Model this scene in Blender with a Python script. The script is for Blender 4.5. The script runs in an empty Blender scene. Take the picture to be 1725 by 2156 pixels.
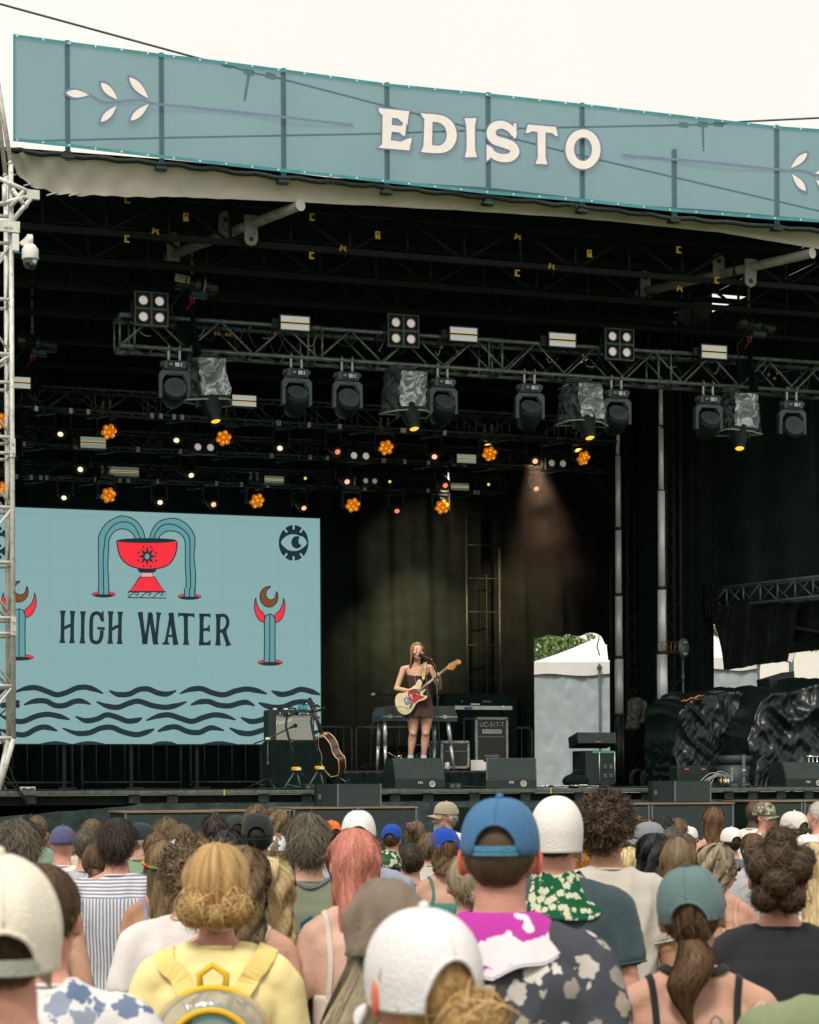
import bpy,bmesh,math,random
from mathutils import Vector,Matrix,Euler,noise
from mathutils.geometry import tessellate_polygon
sc=bpy.context.scene
COL=sc.collection
PI=math.pi
R=math.radians
rnd=random.Random(7)
# camera
HC=1.86
FV=4312.5
HY=1660.0
cam_d=bpy.data.cameras.new("camera")
cam=bpy.data.objects.new("camera",cam_d);COL.objects.link(cam)
cam.location=(0,0,HC)
cam.rotation_euler=(R(90),R(0.28),0)
cam_d.sensor_fit='HORIZONTAL'
cam_d.sensor_width=24.0
cam_d.lens=24.0*FV/1725.0
cam_d.shift_x=0.0
cam_d.shift_y=(HY-1078.0)/1725.0
cam_d.clip_start=0.1
cam_d.clip_end=2000
cam_d.dof.use_dof=True
cam_d.dof.focus_distance=26.0
cam_d.dof.aperture_fstop=7.5
sc.camera=cam
# sky, sun, exposure
W=bpy.data.worlds.new("World");sc.world=W
W.use_nodes=True
nt=W.node_tree
for n in list(nt.nodes):nt.nodes.remove(n)
wo=nt.nodes.new('ShaderNodeOutputWorld');bg=nt.nodes.new('ShaderNodeBackground')
sky=nt.nodes.new('ShaderNodeTexSky');sky.sky_type='NISHITA';sky.sun_disc=False
SUN_EL,SUN_AZ=52,196
sky.sun_elevation=R(SUN_EL);sky.sun_rotation=R(SUN_AZ)
sky.dust_density=5.0
tc=nt.nodes.new('ShaderNodeTexCoord');nz=nt.nodes.new('ShaderNodeTexNoise')
nz.inputs['Scale'].default_value=2.2;nz.inputs['Detail'].default_value=4
rp=nt.nodes.new('ShaderNodeValToRGB')
rp.color_ramp.elements[0].position=0.3;rp.color_ramp.elements[0].color=(8.9,8.62,7.85,1)
rp.color_ramp.elements[1].position=0.75;rp.color_ramp.elements[1].color=(9.6,9.35,8.6,1)
mx=nt.nodes.new('ShaderNodeMix');mx.data_type='RGBA';mx.inputs[0].default_value=0.93
bg.inputs['Strength'].default_value=0.0865
nt.links.new(tc.outputs['Generated'],nz.inputs['Vector']);nt.links.new(nz.outputs['Fac'],rp.inputs['Fac'])
nt.links.new(sky.outputs[0],mx.inputs[6]);nt.links.new(rp.outputs[0],mx.inputs[7])
nt.links.new(mx.outputs[2],bg.inputs['Color']);nt.links.new(bg.outputs[0],wo.inputs[0])
sun_d=bpy.data.lights.new("sun",'SUN');sun=bpy.data.objects.new("sun",sun_d);COL.objects.link(sun)
sun_d.energy=2.0;sun_d.angle=R(14);sun_d.color=(1.0,0.95,0.87)
_a,_e=R(SUN_AZ),R(SUN_EL)
sdir=Vector((math.sin(_a)*math.cos(_e),math.cos(_a)*math.cos(_e),math.sin(_e)))
sun.rotation_euler=sdir.to_track_quat('Z','Y').to_euler()
sun.location=sdir*60
sc.view_settings.view_transform='Standard';sc.view_settings.look='None'
sc.view_settings.gamma=1.0;sc.view_settings.exposure=0.42;sc.view_settings.use_curve_mapping=False
sc.cycles.use_denoising=True
sc.cycles.max_bounces=7;sc.cycles.diffuse_bounces=3;sc.cycles.glossy_bounces=3
sc.cycles.transmission_bounces=5;sc.cycles.transparent_max_bounces=10
sc.cycles.caustics_reflective=False;sc.cycles.caustics_refractive=False
sc.cycles.sample_clamp_indirect=4
# stage frame
TH=R(18.0);cT,sT=math.cos(TH),math.sin(TH)
Y0=25.5;DECK=1.85
def S(u,w,z):return Vector((u*cT-w*sT,Y0+u*sT+w*cT,z))
def unroll(xv,yv):
 a=R(0.28);dx,dy=xv-862.5,yv-HY
 return 862.5+dx*math.cos(a)-dy*math.sin(a),HY+dx*math.sin(a)+dy*math.cos(a)
def SU(xv,yv,w):
 """stage coordinates (u, z) of the point of the plane at stage depth w seen at xv, yv"""
 xv,yv=unroll(xv,yv)
 k=(xv-862.5)/FV
 u=(k*(Y0+w*cT)+w*sT)/(cT-k*sT)
 Y=Y0+u*sT+w*cT
 return u,HC+(HY-yv)*Y/FV
def SP(xv,yv,w):
 u,z=SU(xv,yv,w);return S(u,w,z)
def GP(xv,D):
 return((xv-862.5)/FV*D,D)
 # mesh builder
def frame_to(d):
 d=Vector(d).normalized()
 up=Vector((0,0,1))if abs(d.z)<0.95 else Vector((0,1,0))
 a=d.cross(up).normalized();b=a.cross(d).normalized()
 return a,b
class MB:
 def __init__(s):s.v=[];s.f=[];s.sm=[]
 def add(s,vs,fs,smooth=False):
  o=len(s.v);s.v+=[tuple(v)for v in vs]
  for f in fs:s.f.append(tuple(i+o for i in f));s.sm.append(smooth)
  return s
 def box(s,c,d,rz=0,M=None,bev=0.0):
  x,y,z=d[0]/2,d[1]/2,d[2]/2
  if bev:
   b=min(bev,x*.9,y*.9,z*.9)
   vs=[]
   for sx in(-1,1):
    for sy in(-1,1):
     for sz in(-1,1):
      vs+=[(sx*(x-b),sy*(y-b),sz*z),(sx*(x-b),sy*y,sz*(z-b)),(sx*x,sy*(y-b),sz*(z-b))]
   bm=bmesh.new();bv=[bm.verts.new(v)for v in vs]
   r=bmesh.ops.convex_hull(bm,input=bv)
   bm.verts.index_update();vs=[v.co.copy()for v in bm.verts];fs=[[v.index for v in f.verts]for f in bm.faces];bm.free()
  else:
   vs=[Vector((a,b,c_))for c_ in(-z,z)for b in(-y,y)for a in(-x,x)]
   fs=[(0,2,3,1),(4,5,7,6),(0,1,5,4),(2,6,7,3),(0,4,6,2),(1,3,7,5)]
  m=Matrix.Translation(Vector(c))@(M if M is not None else Matrix.Rotation(rz,4,'Z'))
  return s.add([m@Vector(v)for v in vs],fs)
 def cyl(s,p0,p1,r0,r1=None,n=10,caps=True,smooth=True):
  p0,p1=Vector(p0),Vector(p1);r1=r0 if r1 is None else r1
  a,b=frame_to(p1-p0);vs=[]
  for p,r in((p0,r0),(p1,r1)):
   for i in range(n):
    t=2*PI*i/n;vs.append(p+a*math.cos(t)*r+b*math.sin(t)*r)
  s.add(vs,[(i,(i+1)%n,n+(i+1)%n,n+i)for i in range(n)],smooth)
  if caps:
   o=len(s.v)-2*n
   s.f+=[tuple(o+i for i in reversed(range(n))),tuple(o+n+i for i in range(n))];s.sm+=[False,False]
  return s
 def tube(s,pts,r,n=8,close=False):
  pts=[Vector(p)for p in pts];m=len(pts);vs=[];rr=r if isinstance(r,(list,tuple))else[r]*m
  pa=None
  for i,p in enumerate(pts):
   if close:d=pts[(i+1)%m]-pts[i-1]
   else:d=pts[min(i+1,m-1)]-pts[max(i-1,0)]
   if d.length<1e-9:d=Vector((0,0,1))
   d.normalize()
   if pa is None:a,b=frame_to(d)
   else:
    a=pa-d*pa.dot(d)
    if a.length<1e-6:a,b=frame_to(d)
    a.normalize();b=a.cross(d).normalized()*-1;b=d.cross(a)
   pa=a;b=d.cross(a)
   for k in range(n):
    t=2*PI*k/n;vs.append(p+a*math.cos(t)*rr[i]+b*math.sin(t)*rr[i])
  fs=[]
  for i in range(m if close else m-1):
   j=(i+1)%m
   fs+=[(i*n+k,i*n+(k+1)%n,j*n+(k+1)%n,j*n+k)for k in range(n)]
  s.add(vs,fs,True)
  if not close:
   o=len(s.v)-m*n
   s.f+=[tuple(o+i for i in reversed(range(n))),tuple(o+(m-1)*n+i for i in range(n))];s.sm+=[False,False]
  return s
 def sph(s,c,r,nu=16,nv=10,M=None):
  if not isinstance(r,(tuple,list)):r=(r,r,r)
  vs=[];c=Vector(c)
  for j in range(nv+1):
   ph=PI*j/nv
   for i in range(nu):
    t=2*PI*i/nu
    p=Vector((r[0]*math.sin(ph)*math.cos(t),r[1]*math.sin(ph)*math.sin(t),r[2]*math.cos(ph)))
    vs.append(c+(M.to_3x3()@p if M is not None else p))
  fs=[]
  for j in range(nv):
   for i in range(nu):
    a,b,c2,d=j*nu+i,(j)*nu+(i+1)%nu,(j+1)*nu+(i+1)%nu,(j+1)*nu+i
    if j==0:fs.append((a,c2,d))
    elif j==nv-1:fs.append((a,b,d))
    else:fs.append((a,b,c2,d))
  return s.add(vs,fs,True)
 def lathe(s,prof,n=20,M=None,smooth=True):
  vs=[]
  for r,z in prof:
   for i in range(n):
    t=2*PI*i/n;p=Vector((r*math.cos(t),r*math.sin(t),z));vs.append(M@p if M is not None else p)
  fs=[]
  for j in range(len(prof)-1):
   fs+=[(j*n+i,j*n+(i+1)%n,(j+1)*n+(i+1)%n,(j+1)*n+i)for i in range(n)]
  s.add(vs,fs,smooth)
  o=len(s.v)-len(prof)*n
  s.f+=[tuple(o+i for i in reversed(range(n))),tuple(o+(len(prof)-1)*n+i for i in range(n))];s.sm+=[False,False]
  return s
 def rings(s,rings,smooth=True,caps=True):
  n=len(rings[0]);vs=[p for r in rings for p in r];fs=[]
  for j in range(len(rings)-1):
   fs+=[(j*n+i,j*n+(i+1)%n,(j+1)*n+(i+1)%n,(j+1)*n+i)for i in range(n)]
  s.add(vs,fs,smooth)
  if caps:
   o=len(s.v)-len(vs)
   s.f+=[tuple(o+i for i in reversed(range(n))),tuple(o+(len(rings)-1)*n+i for i in range(n))];s.sm+=[False,False]
  return s
 def grid(s,fn,nu,nv,smooth=True):
  vs=[fn(i/nu,j/nv)for j in range(nv+1)for i in range(nu+1)]
  return s.add(vs,[(j*(nu+1)+i,j*(nu+1)+i+1,(j+1)*(nu+1)+i+1,(j+1)*(nu+1)+i)for j in range(nv)for i in range(nu)],smooth)
 def prism(s,poly,M,d):
  """2-D outline (list of (x,y)) extruded d along local z, put through M"""
  poly=[Vector((p[0],p[1],0))for p in poly]
  tr=tessellate_polygon([poly]);n=len(poly)
  vs=[M@p for p in poly]+[M@(p+Vector((0,0,d)))for p in poly]
  fs=[tuple(reversed(t))for t in tr]+[tuple(i+n for i in t)for t in tr]+[(i,(i+1)%n,n+(i+1)%n,n+i)for i in range(n)]
  return s.add(vs,fs)
 def build(s,name,mat,parent=None,loc=None,rz=0,fix=True):
  me=bpy.data.meshes.new(name)
  me.from_pydata(s.v,[],s.f)
  me.polygons.foreach_set('use_smooth',s.sm)
  if fix:
   bm=bmesh.new();bm.from_mesh(me);bmesh.ops.recalc_face_normals(bm,faces=bm.faces);bm.to_mesh(me);bm.free()
  me.materials.append(mat)
  o=bpy.data.objects.new(name,me);COL.objects.link(o)
  if parent is not None:o.parent=parent
  if loc is not None:o.location=loc
  if rz:o.rotation_euler=(0,0,rz)
  return o
def tag(o,label=None,cat=None,group=None,kind=None):
 if label:o['label']=label
 if cat:o['category']=cat
 if group:o['group']=group
 if kind:o['kind']=kind
 return o
def thing(name,label,cat,loc=(0,0,0),rz=0,group=None):
 o=bpy.data.objects.new(name,None);COL.objects.link(o)
 o.empty_display_size=0.1
 o.location=loc;o.rotation_euler=(0,0,rz)
 return tag(o,label,cat,group)
def dup(o,parent=None):
 c=o.copy();COL.objects.link(c)
 if parent is not None:c.parent=parent
 for ch in list(o.children):dup(ch,c)
 return c
 # materials
MATS={}
def mat(name,col,rough=0.6,metal=0.0,var=0.12,vscale=8.0,bump=0.0,bscale=60.0,spec=0.5,emit=None,estr=1.0,alpha=None,sheen=0.0,stretch=None,dirt=None,coat=0.0):
 if name in MATS:return MATS[name]
 m=bpy.data.materials.new(name);MATS[name]=m;m.use_nodes=True
 t=m.node_tree;p=t.nodes['Principled BSDF'];L=t.links.new
 p.inputs['Roughness'].default_value=rough;p.inputs['Metallic'].default_value=metal
 p.inputs['Specular IOR Level'].default_value=spec
 if coat:p.inputs['Coat Weight'].default_value=coat
 if sheen:p.inputs['Sheen Weight'].default_value=sheen
 tc=t.nodes.new('ShaderNodeTexCoord');vec=tc.outputs['Object']
 if stretch:
  mp=t.nodes.new('ShaderNodeMapping');mp.inputs['Scale'].default_value=stretch;L(vec,mp.inputs[0]);vec=mp.outputs[0]
 nz=t.nodes.new('ShaderNodeTexNoise');nz.inputs['Scale'].default_value=vscale;nz.inputs['Detail'].default_value=5;L(vec,nz.inputs['Vector'])
 cr=t.nodes.new('ShaderNodeValToRGB');cr.color_ramp.elements[0].position=.32;cr.color_ramp.elements[1].position=.7
 cr.color_ramp.elements[0].color=tuple(c*(1-var)for c in col[:3])+(1,)
 cr.color_ramp.elements[1].color=tuple(min(1,c*(1+var))for c in col[:3])+(1,)
 L(nz.outputs['Fac'],cr.inputs['Fac']);out=cr.outputs['Color']
 if dirt:
  n2=t.nodes.new('ShaderNodeTexNoise');n2.inputs['Scale'].default_value=vscale*3.1;n2.inputs['Detail'].default_value=8;L(tc.outputs['Object'],n2.inputs['Vector'])
  c2=t.nodes.new('ShaderNodeValToRGB');c2.color_ramp.elements[0].position=.56;c2.color_ramp.elements[1].position=.66
  c2.color_ramp.elements[0].color=(0,0,0,1);c2.color_ramp.elements[1].color=(.7,.7,.7,1);L(n2.outputs['Fac'],c2.inputs['Fac'])
  mm=t.nodes.new('ShaderNodeMix');mm.data_type='RGBA';L(c2.outputs[0],mm.inputs[0]);L(out,mm.inputs[6]);mm.inputs[7].default_value=tuple(dirt)+(1,);out=mm.outputs[2]
 L(out,p.inputs['Base Color'])
 if bump:
  nb=t.nodes.new('ShaderNodeTexNoise');nb.inputs['Scale'].default_value=bscale;nb.inputs['Detail'].default_value=4;L(vec,nb.inputs['Vector'])
  bp=t.nodes.new('ShaderNodeBump');bp.inputs['Strength'].default_value=bump;bp.inputs['Distance'].default_value=0.02
  L(nb.outputs['Fac'],bp.inputs['Height']);L(bp.outputs[0],p.inputs['Normal'])
 if emit is not None:
  p.inputs['Emission Color'].default_value=tuple(emit[:3])+(1,);p.inputs['Emission Strength'].default_value=estr
 if alpha is not None:p.inputs['Alpha'].default_value=alpha
 return m
def srgb(r,g,b):
 f=lambda c:((c/255+.055)/1.055)**2.4 if c>10 else c/255/12.92
 return(f(r),f(g),f(b))
def emis(name,rgb,strength=1.0,base=(.02,.02,.02)):
 return mat(name,base,rough=.5,var=.05,emit=rgb,estr=strength)
BLACKM=mat('black_metal',(.007,.018,.016),rough=.42,var=.25,vscale=12,bump=.1,bscale=90,dirt=(.05,.065,.062))
BLACKP=mat('black_plastic',(.007,.019,.017),rough=.5,var=.2,bump=.15,bscale=140)
GREYM=mat('grey_painted_metal',(.06,.085,.085),rough=.45,var=.2,bump=.1,bscale=60)
ALU=mat('weathered_aluminium',(.5,.49,.46),rough=.42,metal=.55,var=.22,vscale=9,bump=.15,bscale=40,dirt=(.2,.19,.17))
CHROME=mat('chrome',(.62,.64,.65),rough=.16,metal=1.0,var=.08)
STEEL=mat('galvanised_steel',(.34,.35,.34),rough=.5,metal=.35,var=.2,vscale=14,bump=.1)
DRAPE=mat('black_drape',(.0078,.0125,.0098),rough=.95,var=.3,vscale=3,bump=.3,bscale=25,spec=.1)
VELV=mat('black_cloth',(.004,.0125,.011),rough=.92,var=.3,vscale=5,bump=.4,bscale=14,spec=.15)
YEL=mat('yellow_paint',(.62,.36,.02),rough=.5,var=.15)
YELB=mat('bracket_yellow',(.85,.55,.03),rough=.5,var=.15)
WHITEP=mat('white_paint',(.72,.7,.66),rough=.5,var=.08)
RUBBER=mat('black_rubber',(.012,.015,.015),rough=.6,var=.1)
WOODP=mat('plywood',(.23,.16,.1),rough=.75,var=.25,vscale=6,stretch=(1,12,12),bump=.1)
REDP=mat('red_paint',(.5,.02,.015),rough=.5)
def textmesh(body,size,M,mat_,name,parent,depth=0.0,sx=1.0,align='CENTER',shear=0.0):
 cu=bpy.data.curves.new('tmp','FONT');cu.body=body;cu.size=size;cu.align_x=align;cu.align_y='CENTER';cu.extrude=depth;cu.shear=shear
 ob=bpy.data.objects.new('tmp',cu);COL.objects.link(ob)
 dg=bpy.context.evaluated_depsgraph_get()
 me=bpy.data.meshes.new_from_object(ob.evaluated_get(dg));bpy.data.objects.remove(ob);bpy.data.curves.remove(cu)
 me.transform(M@Matrix.Diagonal((sx,1,1,1)));me.name=name
 me.materials.clear();me.materials.append(mat_)
 o=bpy.data.objects.new(name,me);COL.objects.link(o)
 if parent is not None:o.parent=parent
 return o
UPM=Matrix.Rotation(R(90),4,'X')
# ground
GRASS=mat('grass_ground',(.07,.085,.03),rough=.95,var=.5,vscale=2.5,bump=.6,bscale=40)
mb=MB();mb.grid(lambda a,b:Vector(((a-.5)*900,-60+b*900,0)),12,12,False)
tag(mb.build('ground',GRASS),kind='structure')
ORG=(0,Y0,0)
def sthing(name,label,cat,group=None):return thing(name,label,cat,ORG,TH,group)
def P3(xv,yv,w):
 u,z=SU(xv,yv,w);return Vector((u,w,z))
 # stage deck
st=sthing('stage','black stage platform with ribbed front edge and black cloth skirt','stage')
mb=MB();mb.box((2.2,6.9,DECK-.02),(19.5,13.6,.04));mb.build('deck',mat('stage_deck',(.018,.022,.02),rough=.7,var=.4,vscale=5,dirt=(.06,.06,.055)),st)
mb=MB();mb.box((2.2,.045,DECK-.028),(19.5,.09,.052),bev=.008);mb.build('edge_rail',mat('edge_rail',(.085,.105,.09),rough=.5,metal=.3,var=.35,vscale=14,dirt=(.22,.22,.2)),st)
mb=MB();mb.box((2.2,.25,DECK-.11),(19.5,.06,.1));mb.box((2.2,.22,DECK-.16),(19.5,.1,.02));mb.build('edge_beam',mat('edge_beam',(.008,.014,.013),rough=.75,var=.3),st)
for xv in(66,285,365,558,650,770,835,905,1003,1110,1225,1300,1366,1540,1590,1650,1708):
 u,z=SU(xv,1673,.02)
 mb=MB();mb.box((u,.1,DECK-.105),(.135,.06,.1),bev=.006);mb.cyl((u-.03,.068,DECK-.1),(u-.03,.06,DECK-.1),.01);mb.cyl((u+.03,.068,DECK-.1),(u+.03,.06,DECK-.1),.01)
 mb.build('bracket',mat('deck_bracket',(.035,.055,.055),rough=.6,var=.3,dirt=(.12,.13,.12)),st)
def skirt(a,b):
 u=-7.5+a*19.4
 top=DECK-.155
 if u<-3.4:top-=.02+.17*min(1,(-3.4-u)/2.2)
 z=top*(1-b)+.02*b
 f=.03*math.sin(u*9+1.5*math.sin(u*2.3))+.02*math.sin(u*23+b*3)+.03*noise.noise(Vector((u*3,b*4,1)))
 return Vector((u,.06+f*(.35+b),z+.012*noise.noise(Vector((u*4,0,3)))*(1-b)))
mb=MB();mb.grid(lambda a,b:Vector((-9+a*22,4+.03*math.sin(a*150),b*(DECK-.1))),200,3);mb.build('added_understage_cloth',VELV,st)  # dark sheet added to keep the space under the deck dark
mb=MB();mb.grid(skirt,340,22);mb.build('skirt',mat('skirt_cloth',(.045,.07,.066),rough=.85,var=.35,vscale=6,bump=.8,bscale=12,spec=.2),st)
for k in range(9):
 u=-6.8+k*2.3
 mb=MB();mb.cyl((u,1.2,0),(u,1.2,DECK-.2),.04);mb.box((u,1.2,.01),(.2,.2,.02));mb.build('support_leg',BLACKM,st)
 # roof canopy
VT=[(20,318),(140,329),(340,346),(597,376),(815,396),(1030,418),(1227,437),(1420,461),(1637,480),(1800,496)]
VB=[(26,330),(40,372),(65,392),(100,402),(150,411),(300,414),(415,416),(600,424),(862,437),(1000,445),(1162,455),(1312,468),(1512,489),(1725,524),(1800,538)]
def lerp_pts(P,x):
 if x<=P[0][0]:return P[0][1]
 for(x0,y0),(x1,y1)in zip(P,P[1:]):
  if x<=x1:return y0+(y1-y0)*(x-x0)/(x1-x0)
 return P[-1][1]
CEIL=9.35
hu0,hu1,hw0,hw1=SU(1493,612,4.0)[0],SU(1565,612,4.0)[0],3.90,5.32
rf=sthing('stage_roof','dark stage roof with pale beige underside flap along its front edge','roof')
def flap(a,b):
 x=24+a*1776
 yt,yb=lerp_pts(VT,x),lerp_pts(VB,x)
 b2=b
 y=yt+(yb-yt)*b2
 w=-.45+.22*b2+.04*math.sin(b2*PI)
 p=P3(x,y,w)
 e=math.exp(-(x-20)/150.0)
 p.y+=.05*e*math.sin(x*.09+b*4)+.012*noise.noise(Vector((x*.03,b*3,0)))
 p.z+=.03*e*math.sin(x*.13-b*5)+.008*noise.noise(Vector((x*.012,b*2,5)))
 return p
FLAPM=mat('roof_tarp',(.68,.64,.58),rough=.8,var=.08,vscale=1.2,bump=.35,bscale=5,spec=.2)
mb=MB();mb.grid(flap,260,10);mb.build('roof_flap',FLAPM,rf,fix=False)
mb=MB();pts=[]
for i in range(80):
 x=20+i*22.5;p=P3(x,lerp_pts(VT,x)-2,-.47);p.z+=.012*math.sin(i*1.7)+.01*noise.noise(Vector((i*.6,0,0)));pts.append(p)
mb.tube(pts,.03,6);mb.build('edge_cord',mat('dark_cord',(.012,.02,.018),rough=.8),rf)
mb=MB()
def skin(a,b):
 x=20+a*1780;p=P3(x,lerp_pts(VT,x)-1,-.45)
 return Vector((p.x*(1-b)+b*(-7.6+a*19.6),-.45+b*14.4,p.z*(1-b)+b*10.0+1.4*math.sin(b*PI)))
mb.grid(skin,80,40)
keep=[i for i,f in enumerate(mb.f)if not(hu0-.6<sum(mb.v[k][0]for k in f)/4<hu1+4.5 and hw0+.2<sum(mb.v[k][1]for k in f)/4<hw1+8)]
mb.f=[mb.f[i]for i in keep];mb.sm=[True]*len(mb.f);mb.build('roof_skin',FLAPM,rf,fix=False)
CE=mat('ceiling_tarp',(.003,.013,.011),rough=.9,var=.4,vscale=2.5,bump=.5,bscale=6,spec=.15)
cu0,cu1,cw0,cw1=-8.2,13.0,-.2,13.5
def cpl(u,w):
 return Vector((u,w,CEIL+.05*noise.noise(Vector((u*.5,w*.5,0)))))
mb=MB()
for(a0,a1,b0,b1)in((cu0,hu0,cw0,cw1),(hu1,cu1,cw0,cw1),(hu0,hu1,cw0,hw0),(hu0,hu1,hw1,cw1)):
 mb.grid(lambda a,b:cpl(a0+(a1-a0)*a,b0+(b1-b0)*b),14,14)
mb.build('ceiling',CE,rf)
ROOFT=mat('roof_steel',(.0035,.0095,.0085),rough=.7,metal=.2,var=.4,vscale=9,dirt=(.02,.03,.027))
for k,w in enumerate((.9,2.3,3.8,5.4,7.2,9.0)):
 mb=MB();zt,zb=CEIL-.12,CEIL-.62
 mb.box((2.4,w,zb),(20.4,.07,.07));mb.box((2.4,w,zt),(20.4,.07,.07))
 u=-7.5;s=0
 while u<12.4:
  mb.cyl((u,w,zb if s else zt),(u+.78,w,zt if s else zb),.022,n=6);mb.cyl((u,w,zb),(u,w,zt),.022,n=6);u+=.78;s=1-s
 mb.build('roof_beam',ROOFT,rf)
YB=[(268,420,.9,1),(391,458,1.6,0),(267,503,2.3,1),(326,486,1.9,2),(657,457,.9,1),(795,496,1.6,0),(721,522,1.9,2),(656,538,2.4,1),(1089,498,1.0,2),(1241,535,1.6,0),(1160,560,1.9,2),(1089,575,2.4,1),(1429,526,.9,1),(1509,590,2.0,1),(1430,607,2.3,2)]
wh=['above the left end of the front truss','nearest the hoist chain','under the left rear beam','beside the bent lever left of the hoist chain','just right of the white pipe end','in the middle of the roof, largest of them','with hanging wires left of the roof centre','above the blinder lamp row, low','hanging from the cross wire at roof centre','right of roof centre, bright and square','tangled, right of roof centre','lowest one right of roof centre','near the right end of the flap','just behind the right pipe','below the right pipe middle']
for(x,y,w,k),d in zip(YB,wh):
 u,z=SU(x,y,w)
 t=thing('roof_bracket','yellow steel bracket %s'%d,'bracket',S(*(lambda q:(q[0],w*.4-.1,q[1]))(SU(x,y,w*.4-.1))),TH,'yellow brackets under the roof')
 mb=MB()
 if k==0:
  mb.box((0,0,.01),(.062,.02,.09));mb.box((0,-.02,-.04),(.062,.05,.015));mb.build('plate',YELB,t)
  mb=MB();mb.cyl((0,-.012,.022),(0,-.016,.022),.013);mb.build('hole',BLACKM,t)
 elif k==1:
  mb.box((-.02,0,0),(.018,.03,.085));mb.box((.008,0,.035),(.05,.03,.016));mb.box((.008,0,-.035),(.05,.03,.016));mb.build('plate',YELB,t)
  mb=MB();mb.box((0,.01,0),(.03,.02,.06));mb.build('pin',BLACKM,t)
 else:
  mb.box((-.02,0,0),(.025,.03,.07),M=Matrix.Rotation(.3,4,'Y'));mb.box((.03,0,-.015),(.022,.03,.06),M=Matrix.Rotation(-.5,4,'Y'));mb.box((.01,0,.0),(.09,.02,.014),M=Matrix.Rotation(-.4,4,'Y'));mb.build('plate',mat('worn_yellow',(.5,.34,.04),rough=.6,var=.4),t)
  mb=MB();mb.tube([(.02,-.01,-.04),(.04,-.02,-.1),(.01,0,-.14)],.006,5);mb.build('wire',BLACKM,t)
PIPE=mat('pipe_paint',(.33,.34,.31),rough=.5,var=.18,vscale=6,dirt=(.14,.12,.09))
def roof_pipe(A,B,lugs,label,wA=-.25,wB=2.6):
 a,b=P3(A[0],A[1],wA),P3(B[0],B[1],wB)
 t=sthing('roof_pipe',label,'pipe','pale pipes slung under the roof front')
 mb=MB();mb.cyl(a,b,.062,n=18);mb.build('tube',PIPE,t)
 mb=MB();d=(a-b).normalized();mb.cyl(a,a+d*.012,.07,n=18);mb.build('end_cap',WHITEP,t)
 for f,k in lugs:
  c=a+(b-a)*f
  out=[(-.085,.16),(.085,.16),(.085,-.15),(.06,-.2),(0,-.225),(-.06,-.2),(-.085,-.15)]
  if k:out=[(x,-y)for x,y in out]
  mb=MB();mb.prism(out[::-1]if k else out,Matrix.Translation(c+Vector((0,-.07,-.06 if not k else .06)))@UPM,.025);mb.build('lug',PIPE,t)
  mb=MB();q=c+Vector((0,-.097,-.2 if not k else .17));mb.cyl(q,q+Vector((0,-.006,0)),.03,n=14);mb.build('hole',BLACKM,t)
roof_pipe((632,432),(352,541),((.36,0),(.55,1),(.96,1)),'pale grey round pipe with three lugs, slung over the left chain hoist')
roof_pipe((1710,533),(1343,617),((.35,0),(.53,1),(.97,1)),'pale grey round pipe with three lugs at the right end of the roof')
# header banner
WB=-.5
BT=[(28,72),(145,88),(343,114),(430,124),(597,146),(815,176),(1030,197),(1227,219),(1420,241),(1637,266),(1725,272),(1815,280)]
BBm=[(30,296),(140,308),(338,332),(597,361),(815,384),(1025,407),(1227,424),(1420,445),(1637,462),(1725,467),(1815,474)]
BANM=bpy.data.materials.new('banner_mesh');BANM.use_nodes=True;_t=BANM.node_tree;_p=_t.nodes['Principled BSDF']
_o=_t.nodes['Material Output'];_tr=_t.nodes.new('ShaderNodeBsdfTranslucent');_tp=_t.nodes.new('ShaderNodeBsdfTransparent');_m1=_t.nodes.new('ShaderNodeMixShader');_m2=_t.nodes.new('ShaderNodeMixShader')
_c=srgb(106,136,143);_nz=_t.nodes.new('ShaderNodeTexNoise');_nz.inputs['Scale'].default_value=1.3;_nz.inputs['Detail'].default_value=4
_cr=_t.nodes.new('ShaderNodeValToRGB');_cr.color_ramp.elements[0].color=tuple(c*.84 for c in _c)+(1,);_cr.color_ramp.elements[1].color=tuple(c*1.14 for c in _c)+(1,)
_tc=_t.nodes.new('ShaderNodeTexCoord');_t.links.new(_tc.outputs['Object'],_nz.inputs['Vector']);_t.links.new(_nz.outputs['Fac'],_cr.inputs['Fac'])
_t.links.new(_cr.outputs[0],_p.inputs['Base Color']);_t.links.new(_cr.outputs[0],_tr.inputs['Color']);_p.inputs['Roughness'].default_value=.9
_m1.inputs[0].default_value=.4;_t.links.new(_p.outputs[0],_m1.inputs[1]);_t.links.new(_tr.outputs[0],_m1.inputs[2])
_m2.inputs[0].default_value=.30;_t.links.new(_m1.outputs[0],_m2.inputs[1]);_t.links.new(_tp.outputs[0],_m2.inputs[2])
_tp.inputs['Color'].default_value=(.5,.74,.78,1)
_t.links.new(_m2.outputs[0],_o.inputs['Surface'])
bn=sthing('header_banner','long teal mesh banner lettered EDISTO along the top of the stage','banner')
def bpt(x,f,w=WB):
 yt,yb=lerp_pts(BT,x),lerp_pts(BBm,x)
 return P3(x,yt+(yb-yt)*f,w)
def banf(a,b):
 x=28+a*1787;p=bpt(x,b);p.y+=.012*math.sin(x*.021+b*2)+.01*noise.noise(Vector((x*.02,b*3,2)));return p
mb=MB();mb.grid(banf,200,12);mb.build('mesh_panel',BANM,bn,fix=False)
HEM=mat('banner_hem',srgb(70,140,146),rough=.8,var=.15)
mb=MB()
for f0,f1 in((-.004,.028),(.972,1.004)):
 mb.grid(lambda a,b:bpt(28+a*1787,f0+(f1-f0)*b,WB-.016+.012*math.sin((28+a*1787)*.021+(f0>.5)*2)),200,1)
mb.grid(lambda a,b:bpt(27.5+a*4.5,b,WB-.014),1,12)
mb.build('hem',HEM,bn,fix=False)
mb=MB()
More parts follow.
